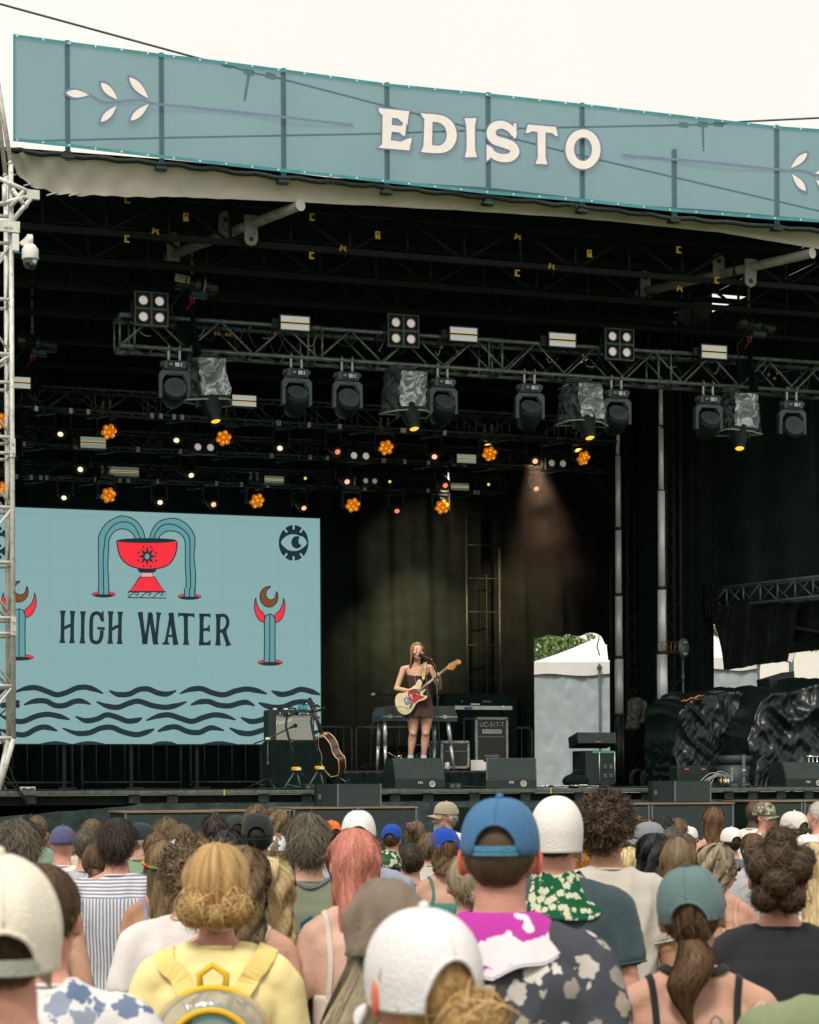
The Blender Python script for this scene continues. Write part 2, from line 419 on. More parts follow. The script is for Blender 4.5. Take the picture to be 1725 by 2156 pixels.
for i in range(33):
 for f in(.012,.988):
  p=bpt(36+i*55,f,WB-.04);mb.cyl(p,p+Vector((0,-.01,0)),.012,n=8)
mb.build('eyelet',WHITEP,bn)
POSTM=mat('banner_post',srgb(36,112,118),rough=.5,var=.15)
for x in(143,341,598,816,1029,1227,1421,1637):
 a,b=bpt(x,-.01 if x!=1421 else .36,WB+.06),bpt(x-2,1.0,WB+.06)
 b.z-=.16
 mb=MB();mb.box(((a.x+b.x)/2,(a.y+b.y)/2,(a.z+b.z)/2),(.055,.055,a.z-b.z),bev=.006);mb.build('post',POSTM,bn)
 mb=MB();mb.box((b.x,b.y,b.z+.03),(.14,.12,.03));mb.box((b.x,b.y,b.z+.07),(.09,.09,.05));mb.build('post_foot',BLACKM,bn)
for x,y in((695,381),(1209,431)):
 p=P3(x,y,WB+.02);mb=MB();mb.box((p.x-.03,p.y,p.z),(.015,.03,.08));mb.box((p.x+.03,p.y,p.z),(.015,.03,.08));mb.box((p.x,p.y,p.z+.035),(.075,.03,.015));mb.build('clip',BLACKM,bn)
LET=mat('banner_cream',(.86,.79,.74),rough=.85,var=.04);LETO=mat('banner_mauve',srgb(116,128,158),rough=.85,var=.06)
def on_plane(mbx,poly,w,th=.002):
 n=len(poly);vs=[P3(x,y,w)for x,y in poly]
 tr=tessellate_polygon([[Vector((p.x,p.z,0))for p in vs]])
 vs2=[v+Vector((0,th,0))for v in vs]
 mbx.add(vs+vs2,[tuple(t)for t in tr]+[tuple(i+n for i in reversed(t))for t in tr]+[(i,(i+1)%n,n+(i+1)%n,n+i)for i in range(n)])
def offset(poly,d):
 n=len(poly);out=[]
 A=sum(poly[i][0]*poly[(i+1)%n][1]-poly[(i+1)%n][0]*poly[i][1]for i in range(n))
 s=1 if A>0 else-1
 for i in range(n):
  a,b,c=Vector(poly[i-1]),Vector(poly[i]),Vector(poly[(i+1)%n])
  e1,e2=(b-a),(c-b)
  if e1.length<1e-6 or e2.length<1e-6:out.append(tuple(b));continue
  e1.normalize();e2.normalize();n1,n2=Vector((e1.y,-e1.x)),Vector((e2.y,-e2.x));m=n1+n2
  if m.length<.2:m=n1
  m.normalize();k=min(1.8,1/max(.3,m.dot(n1)));q=b+m*d*s*k;out.append((q.x,q.y))
 return out
def stroke_poly(pts,wd):
 pts=[Vector(p)for p in pts];L,Rr=[],[]
 for i,p in enumerate(pts):
  d=pts[min(i+1,len(pts)-1)]-pts[max(i-1,0)]
  if d.length<1e-6:d=Vector((1,0))
  d.normalize();nn=Vector((-d.y,d.x));w=(wd[i]if isinstance(wd,(list,tuple))else wd)/2
  L.append(tuple(p+nn*w));Rr.append(tuple(p-nn*w))
 return L,Rr
def stroke(mbx,pts,wd,w,th=.002,close=False):
 pts=list(pts)
 if close:pts=pts+[pts[0],pts[1]]
 L,Rr=stroke_poly(pts,wd);n=len(L)
 vs=[P3(x,y,w)for x,y in L]+[P3(x,y,w)for x,y in Rr]
 vs+=[v+Vector((0,th,0))for v in vs]
 fs=[]
 for i in range(n-1):
  fs+=[(i,i+1,n+i+1,n+i),(2*n+i,3*n+i,3*n+i+1,2*n+i+1),(i,2*n+i,2*n+i+1,i+1),(n+i,n+i+1,3*n+i+1,3*n+i)]
 fs+=[(0,n,3*n,2*n),(n-1,3*n-1,4*n-1,2*n-1)]
 mbx.add(vs,fs)
def spline(P,n=8,close=False):
 P=[Vector(p)for p in P];out=[];m=len(P)
 for i in range(m if close else m-1):
  p0=P[i-1]if(close or i>0)else P[i];p1=P[i];p2=P[(i+1)%m]if close else P[i+1];p3=P[(i+2)%m]if close else P[min(i+2,m-1)]
  for k in range(n):
   t=k/n
   out.append(tuple(.5*((2*p1)+(-p0+p2)*t+(2*p0-5*p1+4*p2-p3)*t*t+(-p0+3*p1-3*p2+p3)*t**3)))
 if not close:out.append(tuple(P[-1]))
 return out
def zl(x,y):return(862+.5*x,.5*y)
def zl0(x,y):return(.5*x,.5*y)
def flare_stem(xt,yt,xb,yb,w,s,skew=0):
 """stem with flared serifs: top centre, bottom centre, stem width, serif half width"""
 dx,dy=xb-xt,yb-yt;L=math.hypot(dx,dy);ux,uy=dx/L,dy/L;nx,ny=-uy,ux
 P=[]
 for t,h in((0,s),(.03,s*.93),(.09,w/2+2),(.2,w/2),(.5,w/2*.96),(.8,w/2),(.91,w/2+2),(.97,s*.93),(1,s)):P.append((xt+dx*t-nx*h,yt+dy*t-ny*h))
 for t,h in((1,s),(.97,s*.93),(.91,w/2+2),(.8,w/2),(.5,w/2*.96),(.2,w/2),(.09,w/2+2),(.03,s*.93),(0,s)):P.append((xt+dx*t+nx*h,yt+dy*t+ny*h))
 return P
let=[]
E1=[(1593,452),(1725,462),(1763,466),(1748,512),(1700,496),(1665,494),(1664,522),(1712,524),(1718,512),(1728,512),(1722,568),(1712,566),(1704,555),(1660,552),(1657,588),(1700,592),(1762,576),(1775,584),(1748,633),(1722,631),(1596,620),(1612,604),(1612,490),(1598,470)]
Epoly=[(797,227),(862,234),(858,262),(848,258),(838,249),(826,248),(825,263),(846,265),(850,259),(856,259),(853,286),(848,285),(842,279),(825,277),(823,295),(845,298),(858,292),(868,290),(862,317),(855,316),(797,311),(805,303),(806,243),(799,236)]
let.append(Epoly)
D_out=spline([zl(50,478),zl(100,480),zl(150,490),zl(186,520),zl(200,565),zl(192,605),zl(165,635),zl(120,645),zl(50,640)],5)
D_poly_outer=[zl(48,474),zl(56,492),zl(64,500),zl(60,615),zl(54,628),zl(48,641)]+[p for p in reversed(D_out[2:])]
D_inner=spline([zl(98,512),zl(128,517),zl(150,535),zl(158,565),zl(152,592),zl(130,612),zl(96,610)],5)
let_cut=[]
def ring(mbx,outer,inner,w):
 vo=[P3(x,y,w)for x,y in outer];vi=[P3(x,y,w)for x,y in inner]
 tr=tessellate_polygon([[Vector((p.x,p.z,0))for p in vo],[Vector((p.x,p.z,0))for p in vi]])
 vs=vo+vi
 mbx.add(vs,[tuple(t)for t in tr])
I_poly=flare_stem(862+.5*258,.5*497,862+.5*260,.5*662,18,13)
T_poly=[zl(500,524),zl(618,534),zl(627,574),zl(616,572),zl(602,560),zl(574,557),zl(574,660),zl(582,692),zl(532,690),zl(542,660),zl(540,556),zl(516,552),zl(502,560),zl(490,560)]
S_mid=spline([zl(446,572),zl(430,545),zl(395,525),zl(358,532),zl(345,562),zl(360,588),zl(400,602),zl(432,615),zl(445,640),zl(425,662),zl(385,664),zl(350,648),zl(334,618)],5)
S_w=[9]*2+[14+6*math.sin(PI*i/(len(S_mid)-4))for i in range(len(S_mid)-4)]+[9]*2
O_c=zl(732,628)
def ell(c,rx,ry,n=40,ph=0):return[(c[0]+rx*math.cos(2*PI*i/n+ph),c[1]+ry*math.sin(2*PI*i/n+ph))for i in range(n)]
def S_shape(mbx,w,d=0):
 stroke(mbx,S_mid,[q+2*d for q in S_w],w)
 for tri in([zl(440,518),zl(452,520),zl(450,580),zl(440,582)],[zl(326,610),zl(336,612),zl(340,668),zl(326,678)]):
  on_plane(mbx,offset(tri,d)if d else tri,w-.0008)
wl=WB-.03;wo_=WB-.026
mb=MB()
for poly in(Epoly,I_poly,T_poly):on_plane(mb,offset(poly,3.2),wo_)
ring(mb,offset(D_poly_outer,3.2),offset(D_inner,-2.6),wo_)
S_shape(mb,wo_,3.2)
ring(mb,ell(O_c,40.5,45),ell(O_c,16.2,22.2),wo_)
mb.build('lettering_outline',LETO,bn,fix=False)
mb=MB()
for poly in(Epoly,I_poly,T_poly):on_plane(mb,poly,wl)
ring(mb,D_poly_outer,D_inner,wl);S_shape(mb,wl);ring(mb,ell(O_c,37,42),ell(O_c,19,25),wl)
mb.build('lettering',LET,bn,fix=False)
def leaf(tip,base,wd):
 tip,base=Vector(tip),Vector(base);d=base-tip;n_=Vector((-d.y,d.x)).normalized()
 L=[tuple(tip+d*t+n_*wd*math.sin(PI*t**.8)*.9)for t in[i/9 for i in range(10)]]
 Rr=[tuple(tip+d*t-n_*wd*math.sin(PI*t**.8)*.9)for t in[i/9 for i in range(9,0,-1)]]
 return L+Rr[1:]
def sprig(leaves,stem,tail,nm):
 mo,mi=MB(),MB()
 for tip,base,wd in leaves:
  p=leaf(tip,base,wd);big=leaf(Vector(tip)-(Vector(base)-Vector(tip)).normalized()*7,Vector(base)+(Vector(base)-Vector(tip)).normalized()*2,wd+4)
  on_plane(mo,big,wo_);on_plane(mi,p,wl)
 stroke(mo,spline(stem,6),4.5,wo_-.001);stroke(mo,tail,5.0,wo_-.0015)
 mo.build(nm+'_outline',LETO,bn,fix=False);mi.build(nm,LET,bn,fix=False)
sprig([(zl0(278,390),zl0(375,400),9),(zl0(425,348),zl0(496,420),9),(zl0(545,325),zl0(626,415),9.5),(zl0(425,513),zl0(492,445),8),(zl0(550,507),zl0(628,437),8.5)],[zl0(375,395),zl0(425,425),zl0(470,432),zl0(530,424),zl0(590,420),zl0(640,434)],[zl0(630,434),zl0(1000,470),zl0(1490,526)],'leaf_sprig')
sprig([((1700,322),(1666,354),8),((1697,402),(1668,366),8),((1760,350),(1716,366),8),((1752,410),(1718,378),8)],[(1720,370),(1695,360),(1668,358)],[(1670,360),(1500,342),(1309,326)],'leaf_sprig')
def wire(pts,r,nm,label,cat,m,extra=None,group=None):
 mb=MB();mb.tube(pts,r,6)
 o=mb.build(nm,m,loc=ORG,rz=TH);tag(o,label,cat,group)
 if extra:
  extra.build('turnbuckle',m,o)
 return o
WIRE=mat('steel_cable',(.09,.12,.115),rough=.5,metal=.5)
e=MB();a=P3(515,138,-.2);
for x,y in((478,136),(524,152),(570,160)):
 p=P3(x,y,-.2);e.box(p,(.12,.04,.06),M=Matrix.Rotation(.15,4,'Y'))
p=P3(524,156,-.2);q=P3(515,212,-.2);e.cyl(p,q,.022,.012,n=6)
wire([P3(-60,-10,-.6),P3(0,8,-.5),P3(420,123,-.25),P3(478,136,-.2),P3(524,152,-.2),P3(570,160,-.2),P3(815,224,0),P3(1200,322,.4),P3(1725,444,1.0),P3(1800,462,1.1)],.013,'guy_wire','steel guy wire dropping from the upper left corner behind the banner','cable',WIRE,e)
e=MB()
for x,y in((1440,263),(1480,262),(1514,261)):
 e.box(P3(x,y,-.2),(.12,.04,.06))
e.cyl(P3(1480,262,-.2),P3(1482,318,-.2),.02,.012,n=6)
wire([P3(60,297,1),P3(343,290,.6),P3(815,281,.2),P3(1100,270,0),P3(1440,263,-.2),P3(1514,261,-.2),P3(1562,256,-.3),P3(1725,248,-.4),P3(1820,245,-.5)],.013,'guy_wire','steel guy wire running nearly level behind the banner letters to the right edge','cable',WIRE,e)
# drapes
dr=sthing('stage_curtain','tall black pleated drape behind the singer and screen','drape')
def folds(u,z,amp=.07):return amp*(math.sin(u*7.0+1.3*math.sin(u*1.9))+.5*math.sin(u*17+z*.35)+.5*noise.noise(Vector((u*2.2,z*.35,0))))
ue=SU(1127,1500,12.0)[0]
mb=MB();mb.grid(lambda a,b:Vector((-8.4+a*(ue+8.4),12.0+folds(-8.4+a*(ue+8.4),b*8),DECK+b*(CEIL-DECK))),300,18);mb.build('cloth',DRAPE,dr)
u2,u3=SU(1127,1343,12)[0],SU(1400,1343,12)[0]
def upper(a,b):
 u=u2-.05+a*(u3-u2);x=1127+a*273
 zb=SU(x,1341-12*a+3*math.sin(a*40)+(25*math.exp(-((x-1280)/10)**2)),12)[1]
 return Vector((u,11.98+folds(u,b*8),zb+b*(CEIL-zb)))
mb=MB();mb.grid(upper,90,14);mb.build('raised_cloth',DRAPE,dr)
sd=sthing('side_drape','black side drape masking the left wing','drape')
mb=MB();mb.grid(lambda a,b:Vector((-8.3+folds(a*12,b*6),1.4+a*10.6,DECK+b*(CEIL-DECK))),120,8);mb.build('cloth',DRAPE,sd)
def leg_drape(x0,x1,w,ytop,ybot,label,wavy=.03,mat_=DRAPE):
 ua,ub=SU(x0,1500,w)[0],SU(x1,1500,w)[0];zt,zb=SU((x0+x1)/2,ytop,w)[1],max(DECK,SU((x0+x1)/2,ybot,w)[1])
 def f(a,b):
  t=2*PI*a;u=(ua+ub)/2-(ub-ua)/2*math.cos(t);return Vector((u+wavy*math.sin(a*31)*.4,w+.16*math.sin(t)+wavy*math.sin(a*57)+.01*noise.noise(Vector((a*20,b*5,0))),zb+b*(zt-zb)))
 mb=MB();mb.grid(f,90,16);return tag(mb.build('leg_drape',mat_,loc=ORG,rz=TH),label,'drape','black drapes at the right wing')
BLK2=mat('wing_drape',(.003,.0115,.010),rough=.9,var=.4,vscale=2,bump=.4,bscale=10,spec=.15)
leg_drape(1286,1352,7.2,560,1668,'black leg drape behind the left of the two silver masts')
leg_drape(1352,1440,6.4,560,1668,'black leg drape between and behind the silver masts',mat_=BLK2)
leg_drape(1432,1502,5.2,560,1668,'broad black leg drape right of the taller silver mast')
def scr(a,b):
 x=1495+a*330;w=5.9-2.2*a
 yb=1290-30*a;yt=700;p=P3(x,yb+(yt-yb)*b,w)
 p.y+=.12*math.exp(-((a-.72)/.06)**2)*math.sin(b*3)+.03*math.sin(a*22)+.04*noise.noise(Vector((a*6,b*5,0)));return p
mb=MB();mb.grid(scr,90,30);tag(mb.build('wing_scrim',mat('scrim',(.005,.017,.015),rough=.75,var=.35,vscale=3,bump=.5,bscale=7,spec=.3),loc=ORG,rz=TH),'large black scrim hung above the wing truss','drape')
mb=MB();mb.grid(lambda a,b:Vector((11.5,2+a*10,DECK+2.6+b*(CEIL-DECK-2.6))),20,6)
tag(mb.build('side_drape',DRAPE,loc=ORG,rz=TH),'black side drape closing the far right wing','drape')
# LED screen
WS=10.4
scn=sthing('led_screen','large pale blue video screen showing HIGH WATER, a red fountain and waves','screen')
SCM=bpy.data.materials.new('screen_face');SCM.use_nodes=True;_t=SCM.node_tree;_p=_t.nodes['Principled BSDF']
_tc=_t.nodes.new('ShaderNodeTexCoord');_sp=_t.nodes.new('ShaderNodeSeparateXYZ');_t.links.new(_tc.outputs['Object'],_sp.inputs[0])
def _band(sock,per):
 a=_t.nodes.new('ShaderNodeMath');a.operation='DIVIDE';_t.links.new(sock,a.inputs[0]);a.inputs[1].default_value=per
 b=_t.nodes.new('ShaderNodeMath');b.operation='FRACT';_t.links.new(a.outputs[0],b.inputs[0])
 c=_t.nodes.new('ShaderNodeMath');c.operation='GREATER_THAN';_t.links.new(b.outputs[0],c.inputs[0]);c.inputs[1].default_value=.035;return c.outputs[0]
_x,_z=_band(_sp.outputs['X'],.5),_band(_sp.outputs['Z'],.5)
_mu=_t.nodes.new('ShaderNodeMath');_mu.operation='MULTIPLY';_t.links.new(_x,_mu.inputs[0]);_t.links.new(_z,_mu.inputs[1])
_nz=_t.nodes.new('ShaderNodeTexNoise');_nz.inputs['Scale'].default_value=45;_nz.inputs['Detail'].default_value=6;_t.links.new(_tc.outputs['Object'],_nz.inputs['Vector'])
_cr=_t.nodes.new('ShaderNodeValToRGB');_c=srgb(136,175,175)
_cr.color_ramp.elements[0].color=tuple(c*.86 for c in _c)+(1,);_cr.color_ramp.elements[1].color=tuple(c*1.1 for c in _c)+(1,)
_t.links.new(_nz.outputs['Fac'],_cr.inputs['Fac'])
_mm=_t.nodes.new('ShaderNodeMix');_mm.data_type='RGBA';_t.links.new(_mu.outputs[0],_mm.inputs[0]);_mm.inputs[6].default_value=tuple(c*.93 for c in _c)+(1,);_t.links.new(_cr.outputs[0],_mm.inputs[7])
_t.links.new(_mm.outputs[2],_p.inputs['Emission Color']);_p.inputs['Emission Strength'].default_value=.70
_p.inputs['Base Color'].default_value=(.03,.035,.035,1);_p.inputs['Roughness'].default_value=.5
SL,SR=-58,674.5
stl,sbr=P3(SL,1062,WS),P3(SR,1567,WS)
tr_=P3(673.5,1092,WS)
u0,u1,z0,z1=stl.x,tr_.x,sbr.z,tr_.z
mb=MB();mb.box(((u0+u1)/2,WS+.06,(z0+z1)/2),(u1-u0,.12,z1-z0));mb.build('panel',SCM,scn)
mb=MB();mb.box((u1+.012,WS+.07,(z0+z1)/2),(.02,.14,z1-z0+.03));mb.box(((u0+u1)/2,WS+.07,z1+.012),(u1-u0+.04,.14,.02));mb.box(((u0+u1)/2,WS+.07,z0-.012),(u1-u0+.04,.14,.02));mb.build('frame',BLACKM,scn)
for k in range(6):
 u=u0+.4+k*1.15;mb=MB();mb.box((u,WS+.35,(z0+DECK)/2),(.06,.06,z0-DECK));mb.box((u,WS+.3,DECK+.03),(.3,.7,.05));mb.build('support_leg',BLACKM,scn)
INK=emis('screen_ink',srgb(14,44,54),.6);RED=emis('screen_red',srgb(240,40,56),.8);BRN=emis('screen_brown',srgb(128,72,28),.7);PNK=emis('screen_pink',srgb(232,170,178),.7)
WAT=emis('screen_water',srgb(100,158,162),.68)
def Z(x,y):return(.4*x,1042.2+.4*y)
def Zs(P):return[Z(*p)for p in P]
w1,w2,w3,w4=WS-.004,WS-.008,WS-.012,WS-.016
class Art:
 def __init__(s,nm):s.nm=nm;s.d={}
 def m(s,mt):return s.d.setdefault(mt.name,(MB(),mt))[0]
 def done(s):
  for k,(mb_,mt)in s.d.items():mb_.build(s.nm,mt,scn,fix=False)
A=Art('fountain_graphic')
jets=[([(766,238),(750,180),(712,133),(660,112),(620,115),(560,150),(524,205),(518,260),(518,340),(520,430),(519,520)],[(742,238),(720,185),(690,150),(640,142),(600,158),(560,205),(550,260),(543,340),(545,430),(544,525)],[(716,238),(700,205),(670,183),(630,180),(595,200),(574,240),(571,300),(568,380),(573,460),(573,525)]),([(784,238),(800,190),(830,145),(880,126),(930,125),(985,155),(1020,205),(1027,250),(1022,330),(1030,420),(1026,525)],[(806,238),(822,195),(855,160),(905,154),(955,175),(993,215),(1000,260),(1000,340),(1003,430),(1004,530)],[(834,238),(845,212),(875,192),(910,190),(945,202),(972,235),(976,290),(976,370),(980,450),(978,530)])]
for a_,b_,c_ in jets:
 sa,sb,sc_=spline(a_,6),spline(b_,6),spline(c_,6)
 on_plane(A.m(WAT),Zs(sa+sc_[::-1]),w1)
 for q in(sa,sb,sc_):stroke(A.m(INK),Zs(q),2.1,w2)
for cx,cy in((546,523),(998,535)):
 on_plane(A.m(INK),Zs(ell((cx,cy),62,17)),w2+.001);on_plane(A.m(RED),Zs(ell((cx,cy-1),57,13)),w2-.001)
 on_plane(A.m(INK),Zs(ell((cx,cy+5),50,9)),w3)
 on_plane(A.m(WAT),Zs([(cx-27,cy-42),(cx+27,cy-42),(cx+27,cy),(cx-27,cy)]),w3-.001)
 for dx in(-27,0,27):stroke(A.m(INK),Zs([(cx+dx,cy-44),(cx+dx,cy+2)]),2.1,w4)
bowl=spline([(615,240),(622,290),(640,335),(680,370),(730,386),(780,390),(840,385),(890,365),(918,325),(930,285),(932,245)],5)
on_plane(A.m(RED),Zs(bowl),w2);stroke(A.m(INK),Zs(bowl),2.6,w3)
on_plane(A.m(INK),Zs(ell((773,240),159,13)),w3)
on_plane(A.m(INK),Zs([(725,388),(825,388),(818,405),(806,408),(802,430),(745,430),(742,408),(730,405)]),w2)
on_plane(A.m(PNK),Zs([(745,410),(803,410),(801,431),(747,431)]),w3)
foot=[(735,432),(815,432),(830,460),(868,508),(678,508),(712,470)]
on_plane(A.m(RED),Zs(foot),w2);stroke(A.m(INK),Zs(foot+[foot[0]]),2.2,w3)
band=[(676,510),(873,510),(874,543),(674,540)]
stroke(A.m(INK),Zs(band+[band[0]]),2.2,w3)
for cx in(715,780,845):stroke(A.m(INK),Zs(spline([(cx-38,538),(cx-18,520),(cx,512),(cx+14,518),(cx+6,528),(cx-3,522)],4)),2.0,w3)
star=[]
for i in range(16):
 r_=56 if i%2==0 else 23;t_=PI*i/8-PI/2;star.append((775+r_*.92*math.cos(t_),323+r_*math.sin(t_)))
on_plane(A.m(INK),Zs(star),w3);on_plane(A.m(WAT),Zs(ell((775,324),14,16,8,.4)),w4)
for i in range(8):
 t_=PI*i/4-PI/2+PI/8;on_plane(A.m(INK),Zs(ell((775+50*math.cos(t_),325+54*math.sin(t_)),5.5,5.5,10)),w3)
A.done()
def eye(ox,nm):
 A=Art(nm)
 C=(1546+ox,252)
 disc=ell(C,78,94,60)
 on_plane(A.m(INK),Zs(disc),w2)
 for i,(t_,r_)in enumerate(((-90,1),(90,1),(-52,1),(-128,1),(52,1),(128,1))):
  c,s_=math.cos(R(t_)),math.sin(R(t_));stroke(A.m(BG),Zs([(C[0]+c*82,C[1]+s_*98),(C[0]+c*56,C[1]+s_*70)]),4.0,w3)
 lens=spline([(1480+ox,250),(1500+ox,222),(1535+ox,207),(1570+ox,212),(1600+ox,232),(1617+ox,252),(1595+ox,278),(1560+ox,294),(1520+ox,290),(1495+ox,272)],5,True)
 on_plane(A.m(BG),Zs(lens),w3)
 on_plane(A.m(INK),Zs(ell((1563+ox,249),29,33,30)),w4)
 on_plane(A.m(BG),Zs(spline([(1578+ox,222),(1592+ox,218),(1612+ox,240),(1606+ox,262),(1582+ox,262),(1572+ox,244)],4,True)),w4-.003)
 A.done()
BG=emis('screen_field',srgb(138,177,177),.70)
eye(0,'eye_graphic');eye(-1578,'eye_graphic')
def moon(ox,oy,nm,sx=1.0):
 A=Art(nm);T=lambda P:[Z(1420+(x-1420)*sx+ox,y+oy)for x,y in P]
 cup=spline([(1347,542),(1340,580),(1345,620),(1362,655),(1388,668),(1392,632),(1365,602),(1350,565)],5,True)
 cup2=[(1420+(1420-x)+0,y+2)for x,y in cup]
 for c in(cup,cup2):
  on_plane(A.m(RED),T(c),w2);stroke(A.m(INK),T(c),2.0,w3,close=True)
 cres=spline([(1425,482),(1395,487),(1372,515),(1372,555),(1395,584),(1425,590),(1452,572),(1463,540),(1457,508),(1448,540),(1430,552),(1408,545),(1400,520),(1406,500)],5,True)
 on_plane(A.m(BRN),T(cres),w2);stroke(A.m(INK),T(cres),2.0,w3,close=True)
 on_plane(A.m(INK),T(ell((1423,882),66,17)),w2+.001);on_plane(A.m(RED),T(ell((1423,881),61,12)),w2-.001);on_plane(A.m(INK),T(ell((1423,887),52,9)),w3)
 col=[(1391,878),(1393,760),(1392,660),(1400,634),(1420,626),(1440,634),(1449,660),(1448,760),(1449,878)]
 on_plane(A.m(WAT),T(col),w3-.001);stroke(A.m(INK),T(col),2.2,w4);stroke(A.m(INK),T([(1421,628),(1420,878)]),2.0,w4)
 A.done()
moon(0,0,'moon_fountain_graphic');moon(-1320,-27,'moon_fountain_graphic',1.13)
A=Art('wave_graphic')
def wave(P,h=10):
 s_=spline(P,8);n=len(s_)
 stroke(A.m(INK),Zs(s_),[.4*h*min(1,.25+5*min(i/(n-1),1-i/(n-1)))*(1.6 if 1 else 1)for i in range(n)],w2)
def wv(x0,x1,y,ph=1,h=9.5,amp=20):
 """a wavy dash: starts and ends low (ph 1) or high (ph -1)"""
 n=13;P=[]
 for i in range(n):
  t=i/(n-1);P.append((x0+(x1-x0)*t,y+8*(t-.5)*0+ph*amp*math.cos(2*PI*t*(2 if(x1-x0)>420 else 1.0)*1.0)))
 wave(P,h)
for P in([(-60,1050),(0,1035),(38,1028)],[(75,1040),(130,1020),(190,1015),(250,1035),(300,1052),(350,1040),(400,1018),(450,1012),(500,1025),(543,1045)],[(575,1030),(620,1050),(680,1048),(730,1025),(780,1022),(830,1042),(880,1048),(928,1030)],[(948,1046),(1000,1025),(1060,1020),(1120,1042),(1180,1052),(1240,1032),(1300,1022),(1360,1032),(1406,1048)],[(1430,1032),(1480,1050),(1530,1042),(1580,1024),(1630,1032),(1686,1052)],[(0,1110),(40,1104),(105,1088)],[(126,1105),(180,1086),(240,1085),(290,1108),(340,1108),(390,1088),(430,1086),(478,1102)],[(508,1088),(560,1110),(620,1118),(680,1096),(730,1086),(800,1108),(870,1118),(930,1108),(983,1088)],[(1004,1106),(1050,1090),(1100,1088),(1150,1106),(1210,1110),(1260,1096),(1300,1092),(1341,1110)],[(1362,1094),(1420,1115),(1490,1116),(1550,1094),(1610,1090),(1686,1116)],[(0,1160),(60,1185),(120,1192),(190,1165),(250,1155),(310,1165),(367,1182)],[(398,1166),(450,1188),(510,1180),(560,1158),(610,1168),(670,1190),(720,1186),(748,1172)],[(770,1188),(830,1165),(890,1158),(950,1176),(1010,1192),(1070,1172),(1130,1158),(1190,1166),(1241,1184)],[(1268,1172),(1320,1192),(1370,1186),(1440,1162),(1520,1180),(1600,1190),(1686,1170)],[(0,1235),(60,1255),(130,1262),(190,1232),(240,1222),(302,1242)],[(330,1228),(400,1254),(470,1252),(530,1228),(590,1224),(650,1248),(720,1262),(780,1246),(812,1232)],[(830,1246),(880,1226),(930,1222),(990,1246),(1050,1250),(1110,1226),(1180,1240)],[(1208,1226),(1260,1250),(1320,1256),(1400,1234),(1480,1226),(1560,1250),(1640,1254),(1686,1240)]):
 wave([(x,y)for x,y in P],18)
for x0,x1 in((200,380),(380,560),(800,930),(1060,1250)):
 m_=(x0+x1)/2;pp=spline([(x0-10,1314),(m_-40,1300),(m_,1296),(m_+40,1300),(x1+10,1314)],5);on_plane(A.m(INK),Zs(pp),w2)
A.done()
A=Art('lettering')
def stem(xt,xb,yt,yb,w=20,s=16):on_plane(A.m(INK),Zs(flare_stem(xt,yt,xb,yb,w,s)),w2)
def bar(P,w=9):stroke(A.m(INK),Zs(P),w*.4,w2-.001)
stem(331,328,608,780);stem(382,379,610,781);bar([(330,706),(360,690),(380,684)],17)
stem(437,434,612,782)
bar(spline([(540,662),(528,630),(504,622),(484,640),(480,700),(482,760),(500,776),(522,772),(534,745),(536,712)],4),20);on_plane(A.m(INK),Zs([(512,694),(552,696),(552,712),(512,708)]),w2)
on_plane(A.m(INK),Zs([(536,612),(546,612),(547,668),(536,668)]),w2)
stem(583,580,612,784);stem(633,630,614,785);bar([(582,712),(612,694),(632,688)],17)
stem(738,763,616,786,22,14);stem(790,766,618,786,16,10);stem(790,818,618,787,22,10);stem(836,820,618,787,16,15)
stem(903,872,620,788,15,8);stem(900,926,620,790,24,15);on_plane(A.m(INK),Zs([(855,776),(890,776),(892,788),(855,788)]),w2);bar([(882,742),(915,742)],13)
stem(978,980,622,790,22,17);on_plane(A.m(INK),Zs([(938,620),(1024,624),(1024,650),(1014,640),(948,636),(938,648)]),w2)
stem(1062,1060,624,792,22,14);on_plane(A.m(INK),Zs([(1050,624),(1110,625),(1108,650),(1098,640),(1060,640)]),w2);on_plane(A.m(INK),Zs([(1060,702),(1090,700),(1104,678),(1106,722),(1092,716),(1060,718)]),w2);on_plane(A.m(INK),Zs([(1050,776),(1092,775),(1110,760),(1108,792),(1050,791)]),w2)
stem(1150,1148,626,793,22,16);bar(spline([(1150,636),(1180,634),(1198,655),(1196,690),(1176,714),(1152,716)],5),18);stem(1178,1204,714,794,22,17)
A.done()
# crowd barriers standing at the back of the stage
BAR=mat('barrier_steel',(.10,.125,.11),rough=.6,metal=.2,var=.3,vscale=10)
def barrier(x0,x1,w,lab,grp='crowd barriers behind the screen'):
 a,b=SU(x0,1650,w)[0],SU(x1,1650,w)[0];L=b-a
 t=thing('crowd_barrier',lab,'barrier',S(a,w,DECK),TH,grp)
 mb=MB();mb.tube([(0,0,0),(0,0,1.08),(.04,0,1.12),(L-.04,0,1.12),(L,0,1.08),(L,0,0)],.021,8);mb.cyl((0,0,.14),(L,0,.14),.016);mb.build('frame',BAR,t)
 n=7
 for i in range(1,n):
  mb=MB();mb.cyl((L*i/n,0,.14),(L*i/n,0,1.12),.0075,n=6);mb.build('bar',BAR,t)
 for x in(.12,L-.12):
  mb=MB();mb.box((x,0,.012),(.06,.5,.02));mb.build('foot',BAR,t)
for x0,x1,lab in((-70,152,'crowd barrier farthest left under the screen'),(173,381,'crowd barrier second from the left under the screen'),(402,603,'crowd barrier in the middle under the screen, left of the amplifier'),(624,741,'short crowd barrier behind the acoustic guitar'),(751,960,'crowd barrier behind the left side of the singer'),(972,1120,'crowd barrier behind the flight cases')):
 barrier(x0,x1,11.2,lab)
for x,y in((1127,0),):
 pass
t=sthing('ladder','tall metal ladder frame standing before the back drape right of the singer','ladder')
